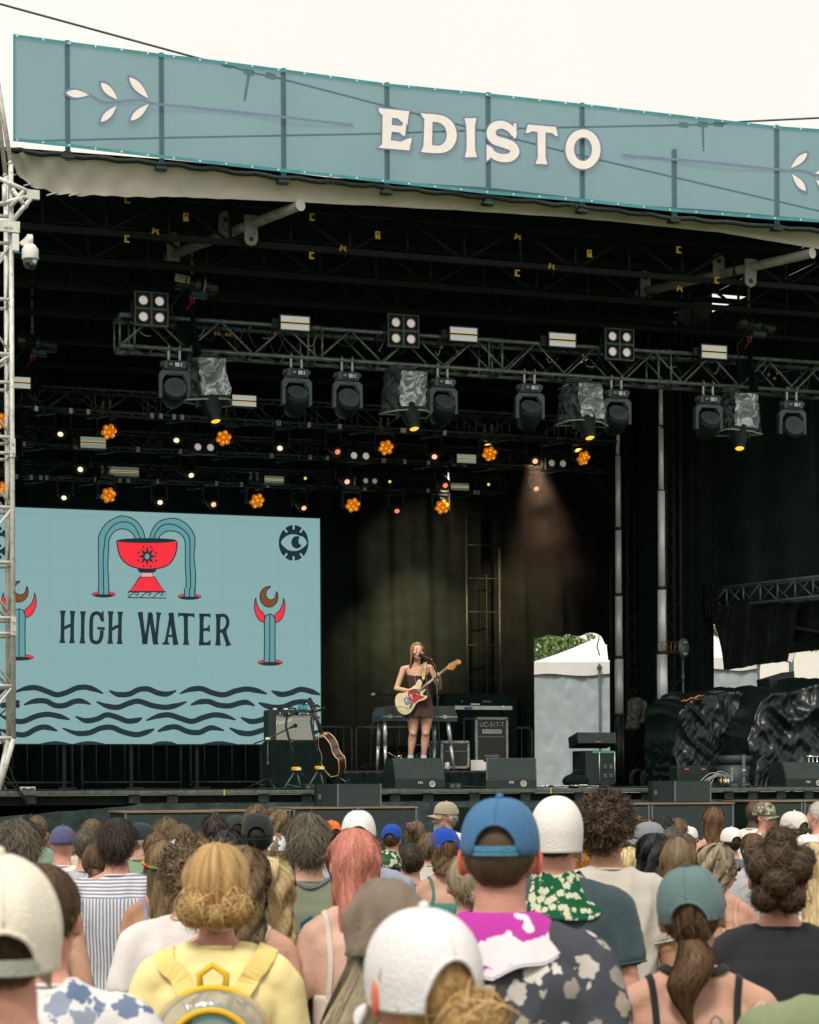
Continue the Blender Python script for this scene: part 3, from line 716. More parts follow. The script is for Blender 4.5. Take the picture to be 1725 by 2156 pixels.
a,b,c=SU(984.5,1450,11.5)[0],SU(1053,1450,11.5)[0],SU(1026,1450,11.5)[0]
LAD=mat('ladder_metal',(.045,.055,.045),rough=.5,metal=.4,var=.3)
for u,yt in((a,1040),(b,1150)):
 zt=SU(985,yt,11.5)[1];mb=MB();mb.cyl((u,11.5,DECK),(u,11.5,zt),.026,n=8);mb.build('rail',LAD,t)
mb=MB();mb.cyl((c,11.5,DECK+.1),(c,11.5,SU(c,1180,11.5)[1]),.01,n=6);mb.build('rail',LAD,t)
for y in(1079,1147,1217,1288,1358,1429,1500,1570):
 z=SU(985,y,11.5)[1];mb=MB();mb.cyl((a,11.5,z),(b if y>1140 else c,11.5,z),.012,n=6);mb.build('rung',LAD,t)
 # trusses
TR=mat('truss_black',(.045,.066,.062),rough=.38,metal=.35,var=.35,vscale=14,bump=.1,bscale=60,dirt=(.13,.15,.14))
def box_truss(nm,label,pts_b,pts_t,w,dep,period,r,group='black lighting trusses over the stage',joints=(),mat_=TR,rd=None,phase=0):
 """pts_b / pts_t: (x,y) ends of the front bottom and front top chord; one object with chords and braces as parts"""
 t=sthing(nm,label,'truss',group)
 (bx0,by0),(bx1,by1)=pts_b;(tx0,ty0),(tx1,ty1)=pts_t
 b0,b1,t0,t1=P3(bx0,by0,w),P3(bx1,by1,w),P3(tx0,ty0,w),P3(tx1,ty1,w)
 ua,ub=b0.x,b1.x
 zb=lambda u:b0.z+(b1.z-b0.z)*(u-b0.x)/(b1.x-b0.x)
 zt=lambda u:t0.z+(t1.z-t0.z)*(u-t0.x)/(t1.x-t0.x)
 rd=rd or r*.5
 for dw in(0,dep):
  for zf in(zb,zt):
   mb=MB();mb.cyl((ua,w+dw,zf(ua)),(ub,w+dw,zf(ub)),r,n=10)
   for j in joints:
    mb.cyl((j-.09,w+dw,zf(j)),(j+.09,w+dw,zf(j)),r*1.3,n=10)
   mb.build('chord',mat_,t)
 n=max(2,round((ub-ua)/period));s=phase
 for dw in(0,dep):
  mb=MB()
  for i in range(n):
   a,b=ua+(ub-ua)*i/n,ua+(ub-ua)*(i+1)/n
   mb.cyl((a,w+dw,zt(a)if(i+s)%2 else zb(a)),(b,w+dw,zb(b)if(i+s)%2 else zt(b)),rd,n=6)
   if dw==0:mb.build('brace',mat_,t);mb=MB()
  for j in joints:
   for e in(-.1,.1):mb.cyl((j+e,w+dw,zb(j)),(j+e,w+dw,zt(j)),rd*1.2,n=6)
  if mb.v:mb.build('bracing',mat_,t)
 mb=MB()
 for i in range(n+1):
  a=ua+(ub-ua)*i/n
  mb.cyl((a,w,zb(a)),(a,w+dep,zb(a)),rd,n=6);mb.cyl((a,w,zt(a)),(a,w+dep,zt(a)),rd,n=6)
  if i<n:b=ua+(ub-ua)*(i+1)/n;mb.cyl((a,w,zb(a)),(b,w+dep,zb(b)),rd,n=6)
 mb.build('bracing',mat_,t)
 return t,zb,zt
WF=3.0
jn=[SU(x,760,WF)[0]for x in(268,664,1044,1400)]
TRF=mat('truss_black_lit',(.22,.27,.26),rough=.36,metal=.35,var=.35,vscale=14,bump=.1,bscale=60,dirt=(.2,.22,.2))  # black truss again, lightened in colour for light the roof blocks
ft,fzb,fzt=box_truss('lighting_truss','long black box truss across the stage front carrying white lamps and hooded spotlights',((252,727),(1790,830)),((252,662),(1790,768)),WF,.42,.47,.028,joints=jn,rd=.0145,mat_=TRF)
def fcab(p,q,sag,r=.008,m=RUBBER,n=14,w=WF+.2):
 a,b=P3(p[0],p[1],w),P3(q[0],q[1],w);return[a+(b-a)*(i/n)+Vector((0,0,-sag*math.sin(PI*i/n)))for i in range(n+1)]
mb=MB()
for i in range(44):
 x=262+i*33+rnd.uniform(-8,8);y=668+(x-252)*.069
 mb.tube(fcab((x,y+rnd.uniform(0,8)),(x+rnd.uniform(15,70),y+rnd.uniform(2,14)),rnd.uniform(.05,.32),w=WF+rnd.uniform(.02,.36)),rnd.uniform(.006,.011),5)
mb.build('cable_loom',mat('cable_sheath',(.03,.04,.038),rough=.45,var=.4),ft)
mb=MB()
for i in range(12):
 x=300+i*120+rnd.uniform(-30,30);y=690+(x-252)*.069
 mb.tube(fcab((x,y+rnd.uniform(0,12)),(x+rnd.uniform(8,24),y+rnd.uniform(-14,20)),rnd.uniform(.01,.08),w=WF+.05),.009,5)
mb.build('cable_tails',mat('grey_cable',(.3,.32,.3),rough=.6),ft)
for x,y in((453,702),(461,703),(477,704),(484,705),(492,705),(579,704),(929,731),(963,740),(1007,722),(1228,748),(1478,765),(1619,789),(1631,797),(1637,785)):
 mb=MB();mb.cyl(P3(x,y-3,WF+.1),P3(x,y+3,WF+.1),.022,n=8);mb.build('connector',mat('orange_plug',(.6,.25,.02),rough=.5),ft)
WR=[(5.6,((-30,851),(1300,930)),((-30,806),(1300,884)),'second black truss from the front, above the upper row of amber lamps'),(7.4,((-30,928),(1290,989)),((-30,893),(1290,957)),'third black truss from the front, between the two rows of amber lamps'),(9.2,((-30,998),(1060,1036)),((-30,966),(1060,1006)),'rearmost black truss, just above the lower row of amber lamps')]
rear=[]
for w,pb,pt,lab in WR:
 js=[SU(x,900,w)[0]for x in(60,215,325,480,655,740,990,1060,1180)if x<pb[1][0]]
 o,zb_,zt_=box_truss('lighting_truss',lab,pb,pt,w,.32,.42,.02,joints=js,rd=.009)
 mb=MB()
 for i in range(26):
  x=rnd.uniform(-10,pb[1][0]-60);y=pt[0][1]+(x+30)*(pt[1][1]-pt[0][1])/(pt[1][0]+30)
  mb.tube(fcab((x,y),(x+rnd.uniform(20,90),y+rnd.uniform(0,10)),rnd.uniform(.05,.3),w=w+rnd.uniform(0,.3)),.008,5)
 mb.build('cable_loom',mat('cable_sheath',(0,0,0)),o)
 for i in range(16):
  x=rnd.uniform(0,pb[1][0]-40);y=pb[0][1]+(x+30)*(pb[1][1]-pb[0][1])/(pb[1][0]+30)
  p=P3(x,y+3,w-.03);mb=MB();mb.box(p,(.05,.03,.07));mb.build('clamp',mat('clamp_alu',(.45,.46,.44),rough=.4,metal=.5),o)
 for i in range(9):
  mb=MB();x=60+i*(pb[1][0]-80)/9+rnd.uniform(-20,20);y=pb[0][1]+(x+30)*(pb[1][1]-pb[0][1])/(pb[1][0]+30)+12
  a=P3(x,y+6,w+.1);b=P3(x+45,y-1,w+.5);mb.cyl(a,b,.022,n=6);mb.build('outrigger_bar',mat('blue_black_bar',(.05,.10,.12),rough=.35,metal=.5),o)
 rear.append((w,pb,pt,zb_,zt_))
 # lamps
LENSW=emis('blinder_lens',srgb(225,210,204),.36,base=(.8,.76,.73))
LENSR=mat('lens_rim',(.3,.32,.31),rough=.3,metal=.6)
STRW=emis('strobe_plate',srgb(206,206,200),.40,base=(.45,.45,.43));STRY=emis('strobe_tubes',srgb(214,190,120),.5,base=(.4,.35,.18))
FRM=mat('lamp_frame',(.10,.135,.14),rough=.45,var=.15,bump=.1)
HANG=mat('clamp_alu',(0,0,0))
def hang_clamps(t,z0,z1,xs=(-.06,.06),y=0):
 for x in xs:
  mb=MB();mb.box((x,y,(z0+z1)/2),(.03,.02,z1-z0));mb.tube([(x,y+.02,z1-.01),(x,y-.03,z1),(x,y-.045,z1+.03),(x,y-.02,z1+.06),(x,y+.03,z1+.05)],.012,6);mb.sph((x,y-.02,z0+.005),(.024,.024,.012),8,6)
  mb.build('clamp',HANG,t)
def blinder(cx,cy,w,s,label,tilt=.05,grp='four-lamp blinders on the front truss',cells=(2,2),lens=LENSW):
 u,z=SU(cx,cy,w)
 t=thing('blinder_lamp',label,'stage lamp',S(u,w,z),TH,grp)
 cw=s/2;nx,nz_=cells;Wd,Hd=cw*nx,cw*nz_
 mb=MB();mb.box((0,.09,0),(Wd*.94,.14,Hd*.94));mb.build('housing',BLACKP,t)
 mb=MB();fr=.018
 for i in range(nx+1):mb.box((-Wd/2+i*cw,0,0),(fr if i in(0,nx)else fr*1.7,.05,Hd+fr))
 for j in range(nz_+1):
  for i in range(nx):mb.box((-Wd/2+(i+.5)*cw,.002,-Hd/2+j*cw),(cw-fr,.05,fr if j in(0,nz_)else fr*1.7))
 mb.build('frame',FRM if nz_>1 else BLACKP,t)
 for i in range(nx):
  for j in range(nz_):
   c=Vector((-Wd/2+(i+.5)*cw,-.0,-Hd/2+(j+.5)*cw))
   mb=MB();mb.lathe([(cw*.31,.02),(cw*.33,-.02),(cw*.30,-.035),(cw*.27,-.03),(cw*.27,.01)],24,Matrix.Translation(c)@Matrix.Rotation(R(90),4,'X')@Matrix.Rotation(PI,4,'Y'));rim=mb.build('lamp',LENSR,t)
   mb=MB();mb.sph(c+Vector((0,-.002,0)),(cw*.275,.026,cw*.275),20,10);mb.build('lens',lens,rim)
   mb=MB();mb.build
 mb=MB();mb.box((-Wd/2-.03,.09,0),(.02,.05,Hd*.5));mb.box((Wd/2+.03,.09,0),(.02,.05,Hd*.5));mb.build('yoke',BLACKM,t)
 return t
for x,y,d in((318.5,651,'farthest left, beside the chain hoist'),(849,697,'in the centre of the front truss'),(1304,725.5,'on the right half of the front truss')):
 blinder(x,y,WF-.12,.44,'square four-lamp blinder light with grey frame %s'%d)
def strobe(cx,cy,w,wd,ht,label,grp,mat_a=STRW,frame=FRM):
 u,z=SU(cx,cy,w);t=thing('strobe_panel',label,'stage lamp',S(u,w,z),TH,grp)
 mb=MB();mb.box((0,.07,0),(wd*.96,.12,ht*.9));mb.box((-wd/2-.05,.1,0),(.09,.12,ht*.55));mb.build('housing',BLACKP,t)
 mb=MB();f=.014
 for a,b in(((0,0,ht/2-f/2),(wd,.04,f)),((0,0,-ht/2+f/2),(wd,.04,f)),((wd/2-f/2,0,0),(f,.04,ht-2*f)),((-wd/2+f/2,0,0),(f,.04,ht-2*f))):mb.box(a,b)
 mb.build('frame',frame,t)
 h2=(ht-2*f)
 mb=MB();mb.box((0,.0,h2*.31),(wd-2*f,.02,h2*.36));mb.box((0,.0,-h2*.31),(wd-2*f,.02,h2*.36));mb.build('led_plate',mat_a,t)
 mb=MB();mb.cyl((-wd/2+f,-.008,h2*.085),(wd/2-f,-.008,h2*.085),.0055,n=8);mb.cyl((-wd/2+f,-.008,-h2*.085),(wd/2-f,-.008,-h2*.085),.0055,n=8);mb.build('tube_lamp',STRY,t)
 return t
for x,y,d in((621,680.5,'left of centre on the front truss'),(976,704,'just right of the central blinder'),(1184,716,'left of the right-hand blinder'),(1503.5,741,'alone near the right end of the truss')):
 strobe(x,y,WF-.1,.43,.215,'white rectangular strobe panel %s'%d,'strobe panels on the front truss')
DIM=emis('strobe_plate_dim',srgb(150,158,150),.4,base=(.4,.42,.4));DIM2=emis('strobe_plate_dark',srgb(92,104,98),.4,base=(.3,.32,.3))
for x,y,w,wd,ht,m,d in((45,806,5.4,.28,.19,STRW,'half hidden by the white tower'),(514,844,5.3,.39,.19,STRW,'between the two left hooded lamps'),(196,932,7.2,.42,.20,DIM,'below the upper left amber lamp'),(262,993,9,.5,.18,DIM2,'low at the left, partly hidden, dim'),(577,1010,9,.36,.15,DIM2,'dim, left of centre on the rear truss'),(982,966,7.2,.36,.17,DIM,'dim, right of centre between pink lamps'),(968,1025,9,.36,.15,DIM2,'darkest one, low right above the ladder')):
 strobe(x,y,w,wd,ht,'rectangular strobe panel %s'%d,'strobe panels on the rear trusses',m,BLACKP)
for x,y,w,d in((429.5,942,7.2,'right of the upper left amber lamp'),(757.5,960,7.2,'left of the central amber lamp'),(779,1013,9,'dim, low in the centre'),(1173,976,7.2,'next to the rightmost amber lamp')):
 blinder(x,y,w,.40 if w<8 else .32,'small two-lamp blinder %s'%d,grp='two-lamp blinders on the rear trusses',cells=(2,1),lens=LENSW if w<8 and x<900 else emis('blinder_lens_dim',srgb(150,140,132),.5,base=(.4,.38,.35)))
DISP=emis('lamp_display',srgb(150,170,175),.4,base=(.2,.22,.22))
def wash(cx,cy,label,tilt,pan=0):
 w=WF+.0;u,_z=SU(cx,cy,w);zt=fzb(u)
 t=thing('wash_light',label,'stage lamp',S(u,w,zt-.16),TH+pan,'moving wash lights hanging under the front truss')
 hang_clamps(t,-.0,.15,(-.075,.075))
 mb=MB();mb.box((0,0,-.07),(.31,.20,.12),bev=.015);mb.box((-.17,0,-.05),(.04,.12,.06),bev=.01);mb.box((.17,0,-.05),(.04,.12,.06),bev=.01);mb.build('base',FRM,t)
 mb=MB();mb.box((.0,-.103,-.07),(.2,.006,.085));pl=mb.build('control_panel',BLACKP,t)
 mb=MB();mb.box((.03,-.108,-.07),(.06,.004,.055));mb.box((.085,-.108,-.07),(.018,.004,.055));mb.box((-.055,-.108,-.055),(.05,.003,.006));mb.box((-.055,-.108,-.075),(.05,.003,.006));mb.build('display',DISP,pl)
 mb=MB()
 yk=[(-.21,-.50),(-.21,-.185),(-.165,-.14),(.165,-.14),(.21,-.185),(.21,-.50),(.165,-.50),(.165,-.27),(.11,-.185),(-.11,-.185),(-.165,-.27),(-.165,-.50)]
 mb.prism(yk,Matrix.Translation((0,.055,0))@UPM,.11);mb.cyl((0,0,-.12),(0,0,-.15),.07,n=14);mb.build('yoke',FRM,t)
 M=Matrix.Translation((0,0,-.42))@Matrix.Rotation(tilt,4,'X')
 mb=MB();mb.lathe([(.05,-.24),(.12,-.23),(.16,-.14),(.172,0),(.172,.06),(.158,.1),(.135,.115)],28,M);mb.build('head',BLACKP,t)
 mb=MB()
 for i in range(36):
  a=2*PI*i/36;mb.box(M@Vector((.166*math.cos(a),.166*math.sin(a),.07)),(.006,.006,.05),M=M.to_3x3().to_4x4())
 mb.lathe([(.13,.113),(.145,.118),(.15,.125),(.14,.132),(.125,.128)],28,M);mb.build('cooling_fins',FRM,t)
 mb=MB();mb.lathe([(.0,.128),(.06,.127),(.12,.122)],28,M)
 for r_ in(.035,.07,.1):mb.tube([M@Vector((r_*math.cos(2*PI*i/24),r_*math.sin(2*PI*i/24),.131))for i in range(24)],.003,4,close=True)
 for i in range(8):a=PI*i/4;mb.cyl(M@Vector((0,0,.131)),M@Vector((.118*math.cos(a),.118*math.sin(a),.129)),.0025,n=4)
 mb.build('fan_grille',mat('fan_grille',(.11,.15,.145),rough=.4),t)
 return t
for x,d,tl in((367,'farthest left beside the left hooded lamp',1.2),(624,'between the two left hooded lamps, nearer the left one',.8),(731,'directly left of the central hooded lamp',1.15),(932,'directly right of the central hooded lamp',.85),(1115,'standing free left of the third hooded lamp',.8),(1298,'directly right of the third hooded lamp',.95),(1491,'left of the rightmost hooded lamp',.85),(1667,'farthest right on the front truss',1.25)):
 wash(x,840,'black moving wash light %s'%d,tl,rnd.uniform(-.15,.15))
PLAS=bpy.data.materials.new('clear_plastic');PLAS.use_nodes=True;_t=PLAS.node_tree;_p=_t.nodes['Principled BSDF'];_o=_t.nodes['Material Output']
_p.inputs['Base Color'].default_value=(.42,.5,.52,1);_p.inputs['Roughness'].default_value=.12;_p.inputs['Specular IOR Level'].default_value=.9
_tp=_t.nodes.new('ShaderNodeBsdfTransparent');_tp.inputs['Color'].default_value=(.8,.86,.85,1);_mx=_t.nodes.new('ShaderNodeMixShader')
_tc=_t.nodes.new('ShaderNodeTexCoord');_nz=_t.nodes.new('ShaderNodeTexNoise');_nz.inputs['Scale'].default_value=7;_nz.inputs['Detail'].default_value=3;_nz.inputs['Distortion'].default_value=1.8
_t.links.new(_tc.outputs['Object'],_nz.inputs['Vector']);_cr=_t.nodes.new('ShaderNodeValToRGB');_cr.color_ramp.elements[0].position=.42;_cr.color_ramp.elements[1].position=.6
_cr.color_ramp.elements[0].color=(.04,.04,.04,1);_cr.color_ramp.elements[1].color=(.22,.22,.22,1)
_t.links.new(_nz.outputs['Fac'],_cr.inputs['Fac']);_t.links.new(_cr.outputs[0],_mx.inputs[0]);_t.links.new(_tp.outputs[0],_mx.inputs[1]);_t.links.new(_p.outputs[0],_mx.inputs[2])
_bp=_t.nodes.new('ShaderNodeBump');_bp.inputs['Strength'].default_value=.9;_bp.inputs['Distance'].default_value=.06;_t.links.new(_nz.outputs['Fac'],_bp.inputs['Height']);_t.links.new(_bp.outputs[0],_p.inputs['Normal'])
_t.links.new(_mx.outputs[0],_o.inputs['Surface'])
SILV=mat('silvered_film',(.50,.57,.59),rough=.2,metal=.35,var=.3,vscale=9,bump=.2,bscale=14,spec=.9)
YLENS=emis('warm_lens',srgb(250,196,60),1.0)
def hooded(cx,top,lx,ly,label,k):
 w=WF+.05;u,_=SU(cx,800,w);z0=fzb(u)-.1
 t=thing('profile_spotlight',label,'stage lamp',S(u,w,z0),TH,'hooded spotlights under the front truss')
 mb=MB();mb.box((.02,0,.02),(.66,.12,.04),bev=.01);mb.box((-.08,0,.055),(.4,.08,.03));mb.build('mounting_bar',BLACKM,t)
 for x in(-.12,.1):
  mb=MB();mb.box((x,-.02,.08),(.07,.06,.03),bev=.01);mb.build('clamp',mat('pale_clamp',(.6,.55,.48),rough=.5),t)
 rr=random.Random(k)
 def hood(a,b,grow=0):
  th=2*PI*a;rx=.30+.05*b+grow;ry=.19+.03*b+grow
  n_=noise.noise(Vector((math.cos(th)*1.6+k*5,math.sin(th)*1.6,b*2.2)))
  n2=noise.noise(Vector((math.cos(th)*4+k,math.sin(th)*4,b*5)))
  r_=1+.16*n_+.06*n2
  return Vector((rx*r_*math.copysign(abs(math.cos(th))**.7,math.cos(th))-.02,ry*r_*math.copysign(abs(math.sin(th))**.7,math.sin(th)),-.02-.56*b-.02*math.sin(th*2+k)*b))
 mb=MB();mb.grid(lambda a,b:hood(a,b),72,22);cov=mb.build('rain_hood',PLAS,t,fix=False)
 mb=MB();mb.tube([hood(i/48,1)for i in range(48)],.012,6,close=True);mb.build('hem_ring',mat('clear_hem',(.45,.47,.42),rough=.4),cov)
 def film(a,b):
  q=hood(.69+.21*a-.05*b*rr.uniform(.9,1.1)*0,b*.93,-.008);v_=Vector((a*2.6+b*1.4,b*1.9-a*1.2,k*3.7));r_=1-2.6*abs(noise.noise(v_));r2_=1-2.6*abs(noise.noise(v_*2.3+Vector((5,2,1))));return q+Vector((.012*r2_,-.040*r_-.010*r2_,0))
 mb=MB();mb.grid(lambda a,b:film(a*(1-.3*b*(k%2))+.12*b*(1-k%2)*(1-a),b*.97),60,60);mb.build('crumpled_film',SILV,cov,fix=False)
 tgt=P3(lx,ly,w-.25)-Vector((u,w,z0))
 top_=Vector((0,.02,-.32));d=(tgt-top_)
 mb=MB();a,b=frame_to(d)
 yk=d.normalized()
 for sx in(-1,1):
  mb.box((sx*.15+.01,.02,-.42),(.035,.08,.46),bev=.008)
 mb.box((.01,.02,-.2),(.33,.08,.04));mb.build('yoke',FRM,t)
 mb=MB();q=d.to_track_quat('Z','Y').to_matrix().to_4x4();L=d.length
 mb.lathe([(.05,-.16),(.13,-.14),(.165,-.05),(.165,.1),(.15,L*.45),(.115,L*.75),(.088,L*.9),(.088,L),(.074,L+.002),(.068,L-.03)],26,Matrix.Translation(top_)@q);mb.build('barrel',BLACKP,t)
 mb=MB();mb.lathe([(.0,L-.01),(.04,L-.012),(.067,L-.028)],22,Matrix.Translation(top_)@q);mb.build('lens',YLENS,t)
for i,(cx,lx,ly,d)in enumerate(((437,455,889,'leftmost, next to the chain hoist strap'),(858,873,905,'in the middle under the central blinder'),(1228,1243,924,'third from the left, above the rightmost amber lamp'),(1556,1558,946,'rightmost, below the right chain hoist'))):
 hooded(cx,760,lx,ly,'warm-lit spotlight in a crumpled clear hood, %s'%d,i)
AMB=mat('amber_cell',(.5,.17,.01),rough=.1,var=.5,vscale=25,emit=srgb(206,108,10),estr=.5,spec=.9,coat=.6)
AMC=emis('amber_core',srgb(244,170,44),.7,base=(.5,.2,.02))
def amber(cx,cy,w,label,r=.115):
 u,z=SU(cx,cy,w);t=thing('amber_wash_light',label,'stage lamp',S(u,w,z),TH+rnd.uniform(-.2,.3),'amber seven-cell lamps on the rear trusses')
 M=Matrix.Rotation(R(28+rnd.uniform(-6,8)),4,'X')
 mb=MB();mb.lathe([(.05,.26),(.11,.22),(.125,.1),(.125,.01),(.12,-.005),(.1,-.005)],24,M@Matrix.Rotation(R(90),4,'X')@Matrix.Rotation(PI,4,'X'));mb.build('head',BLACKP,t)
 mb=MB()
 for sx in(-1,1):mb.box((sx*.15,.1,.08),(.025,.07,.26),bev=.005)
 mb.box((0,.1,.22),(.33,.09,.05),bev=.01);mb.box((0,.1,.29),(.26,.16,.09),bev=.01);mb.build('yoke',BLACKM,t)
 hang_clamps(t,.33,.42,(-.06,.06),.1)
 rr=r*.36
 for i in range(7):
  c=Vector((0,-.01,0))if i==0 else Vector((math.cos(PI*i/3+.3)*r*.68,-.01,math.sin(PI*i/3+.3)*r*.68))
  mb=MB();mb.sph(M@c,rr,14,9);lc=mb.build('lamp_cell',AMB,t);mb=MB();mb.sph(M@(c+Vector((rnd.uniform(-.3,.3)*rr,-rr*.62,rnd.uniform(-.2,.4)*rr))),rr*.5,10,7);mb.build('glowing_core',AMC,lc)
 return t
for x,y,w,d in((229,908,6.4,'upper row, first from the tower'),(471,922,6.4,'upper row, under the left hooded lamp'),(813,942,6.4,'upper row, left of the central hooded lamp'),(1031,955,6.4,'upper row, fourth along'),(1228,964,6.4,'at the right end of the upper row'),(228,1042,8.4,'lower row, just above the fountain jet'),(541,1054,8.4,'lower row, above the right half of the screen'),(743,1063,8.4,'lower row, right of the screen corner'),(931,1067,8.4,'at the right end of the lower row'),(1,886,6.4,'upper row, half cut by the left picture edge behind the tower'),(2,1029,8.4,'lower row, behind the tower at the left edge')):
 amber(x,y,w,'amber seven-cell stage lamp, %s'%d,.12 if w<7 else .125)
BW=emis('beam_lens_cream',srgb(246,226,188),1.0);BP=emis('beam_lens_pink',srgb(250,176,140),1.05);BO=emis('beam_lens_red',srgb(235,120,84),1.0)
def beam(cx,cy,w,m,label,grp):
 u,z=SU(cx,cy,w);t=thing('beam_light',label,'stage lamp',S(u,w,z),TH+rnd.uniform(-.45,.1),grp)
 M=Matrix.Rotation(R(34+rnd.uniform(-8,10)),4,'X')
 q=M@Matrix.Rotation(R(-90),4,'X')
 mb=MB();mb.lathe([(.05,.36),(.085,.33),(.105,.2),(.098,.08),(.082,.02),(.084,-.02),(.078,-.02),(.074,.005)],20,q);mb.build('head',BLACKP,t)
 mb=MB();mb.sph(q@Vector((0,0,.002)),(.076,.076,.04),16,8,q);mb.build('lens',m,t)
 mb=MB();mb.lathe([(.086,-.03),(.09,-.02),(.086,.0)],20,q);mb.build('rim',mat('beam_rim',(.12,.1,.08),rough=.35,metal=.5),t)
 mb=MB()
 for sx in(-1,1):mb.box((sx*.125,.2,.2),(.022,.06,.3),bev=.005)
 mb.box((0,.2,.36),(.27,.09,.05),bev=.01);mb.build('yoke',BLACKM,t)
BL=[(128,912,6.8,BW,'beside the upper left amber lamp'),(372,925,6.8,BW,'left of the second amber lamp'),(590,942,6.8,BW,'pale, right of the second amber lamp'),(710,950,6.8,BO,'reddest one, left of the central two-lamp blinder'),(915,960,6.8,BP,'pink, between the third and fourth amber lamps'),(1127,970,6.8,BP,'bright, above the smoke beam'),(170,987,8.0,BW,'in the middle row nearest the tower'),(402,999,8.0,BW,'middle row, below the left two-lamp blinder'),(730,1013,8.0,BP,'middle row, left of the dim two-lamp blinder'),(937,1021,8.0,BO,'middle row, touching the dark strobe panel'),(1129,1027,8.0,BP,'bright, in the middle of the smoke beam'),(135,1046,9.0,BW,'lowest row, farthest left'),(337,1056,9.0,BW,'lowest row, above the fountain'),(449,1061,9.0,BP,'lowest row, left of an amber lamp'),(639,1068,9.0,BP,'lowest row, above the screen corner'),(836,1074,9.0,BO,'lowest row, lowest of all above the singer'),(25,962,7.2,BW,'just right of the tower between the rows')]
for x,y,w,m,d in BL:beam(x,y,w,m,'small round beam lamp %s'%d,'small round beam lamps on the rear trusses')
LY=emis('indicator_lens',srgb(220,214,70),.8)
for x,y,d in((294,0,0),):
 pass
for x,y,d in((643,1007,'left'),(821,1014,'middle'),(1029,1020,'right')):
 u,z=SU(x,y,8.6);t=thing('indicator_lamp','tiny yellow-green indicator lamp, %s one of the three in the rear rig'%d,'lamp',S(u,8.6,z),TH,'tiny yellow indicator lamps')
 mb=MB();mb.box((0,.03,0),(.06,.05,.06),bev=.01);mb.build('housing',BLACKP,t);mb=MB();mb.sph((0,0,0),.025,12,8);mb.build('lens',LY,t)
def spot(src,dst,power,angle,col,name='stage_spot'):
 l=bpy.data.lights.new(name,'SPOT');o=bpy.data.objects.new(name,l);COL.objects.link(o)
 l.energy=power;l.spot_size=R(angle);l.spot_blend=1.0;l.color=col;l.shadow_soft_size=.06
 o.location=src;o.rotation_euler=(Vector(dst)-Vector(src)).to_track_quat('-Z','Y').to_euler();return o
spot(SP(937,1045,8.9),SP(880,1330,12),1500,40,(1,.68,.42))
spot(SP(836,1090,9.4),SP(800,1420,12),700,44,(1,.7,.42))
spot(SP(1129,1045,8.9),SP(1090,1300,12),900,40,(1,.6,.38))
spot(SP(730,1035,8.9),SP(900,1200,12),600,44,(1,.68,.45))
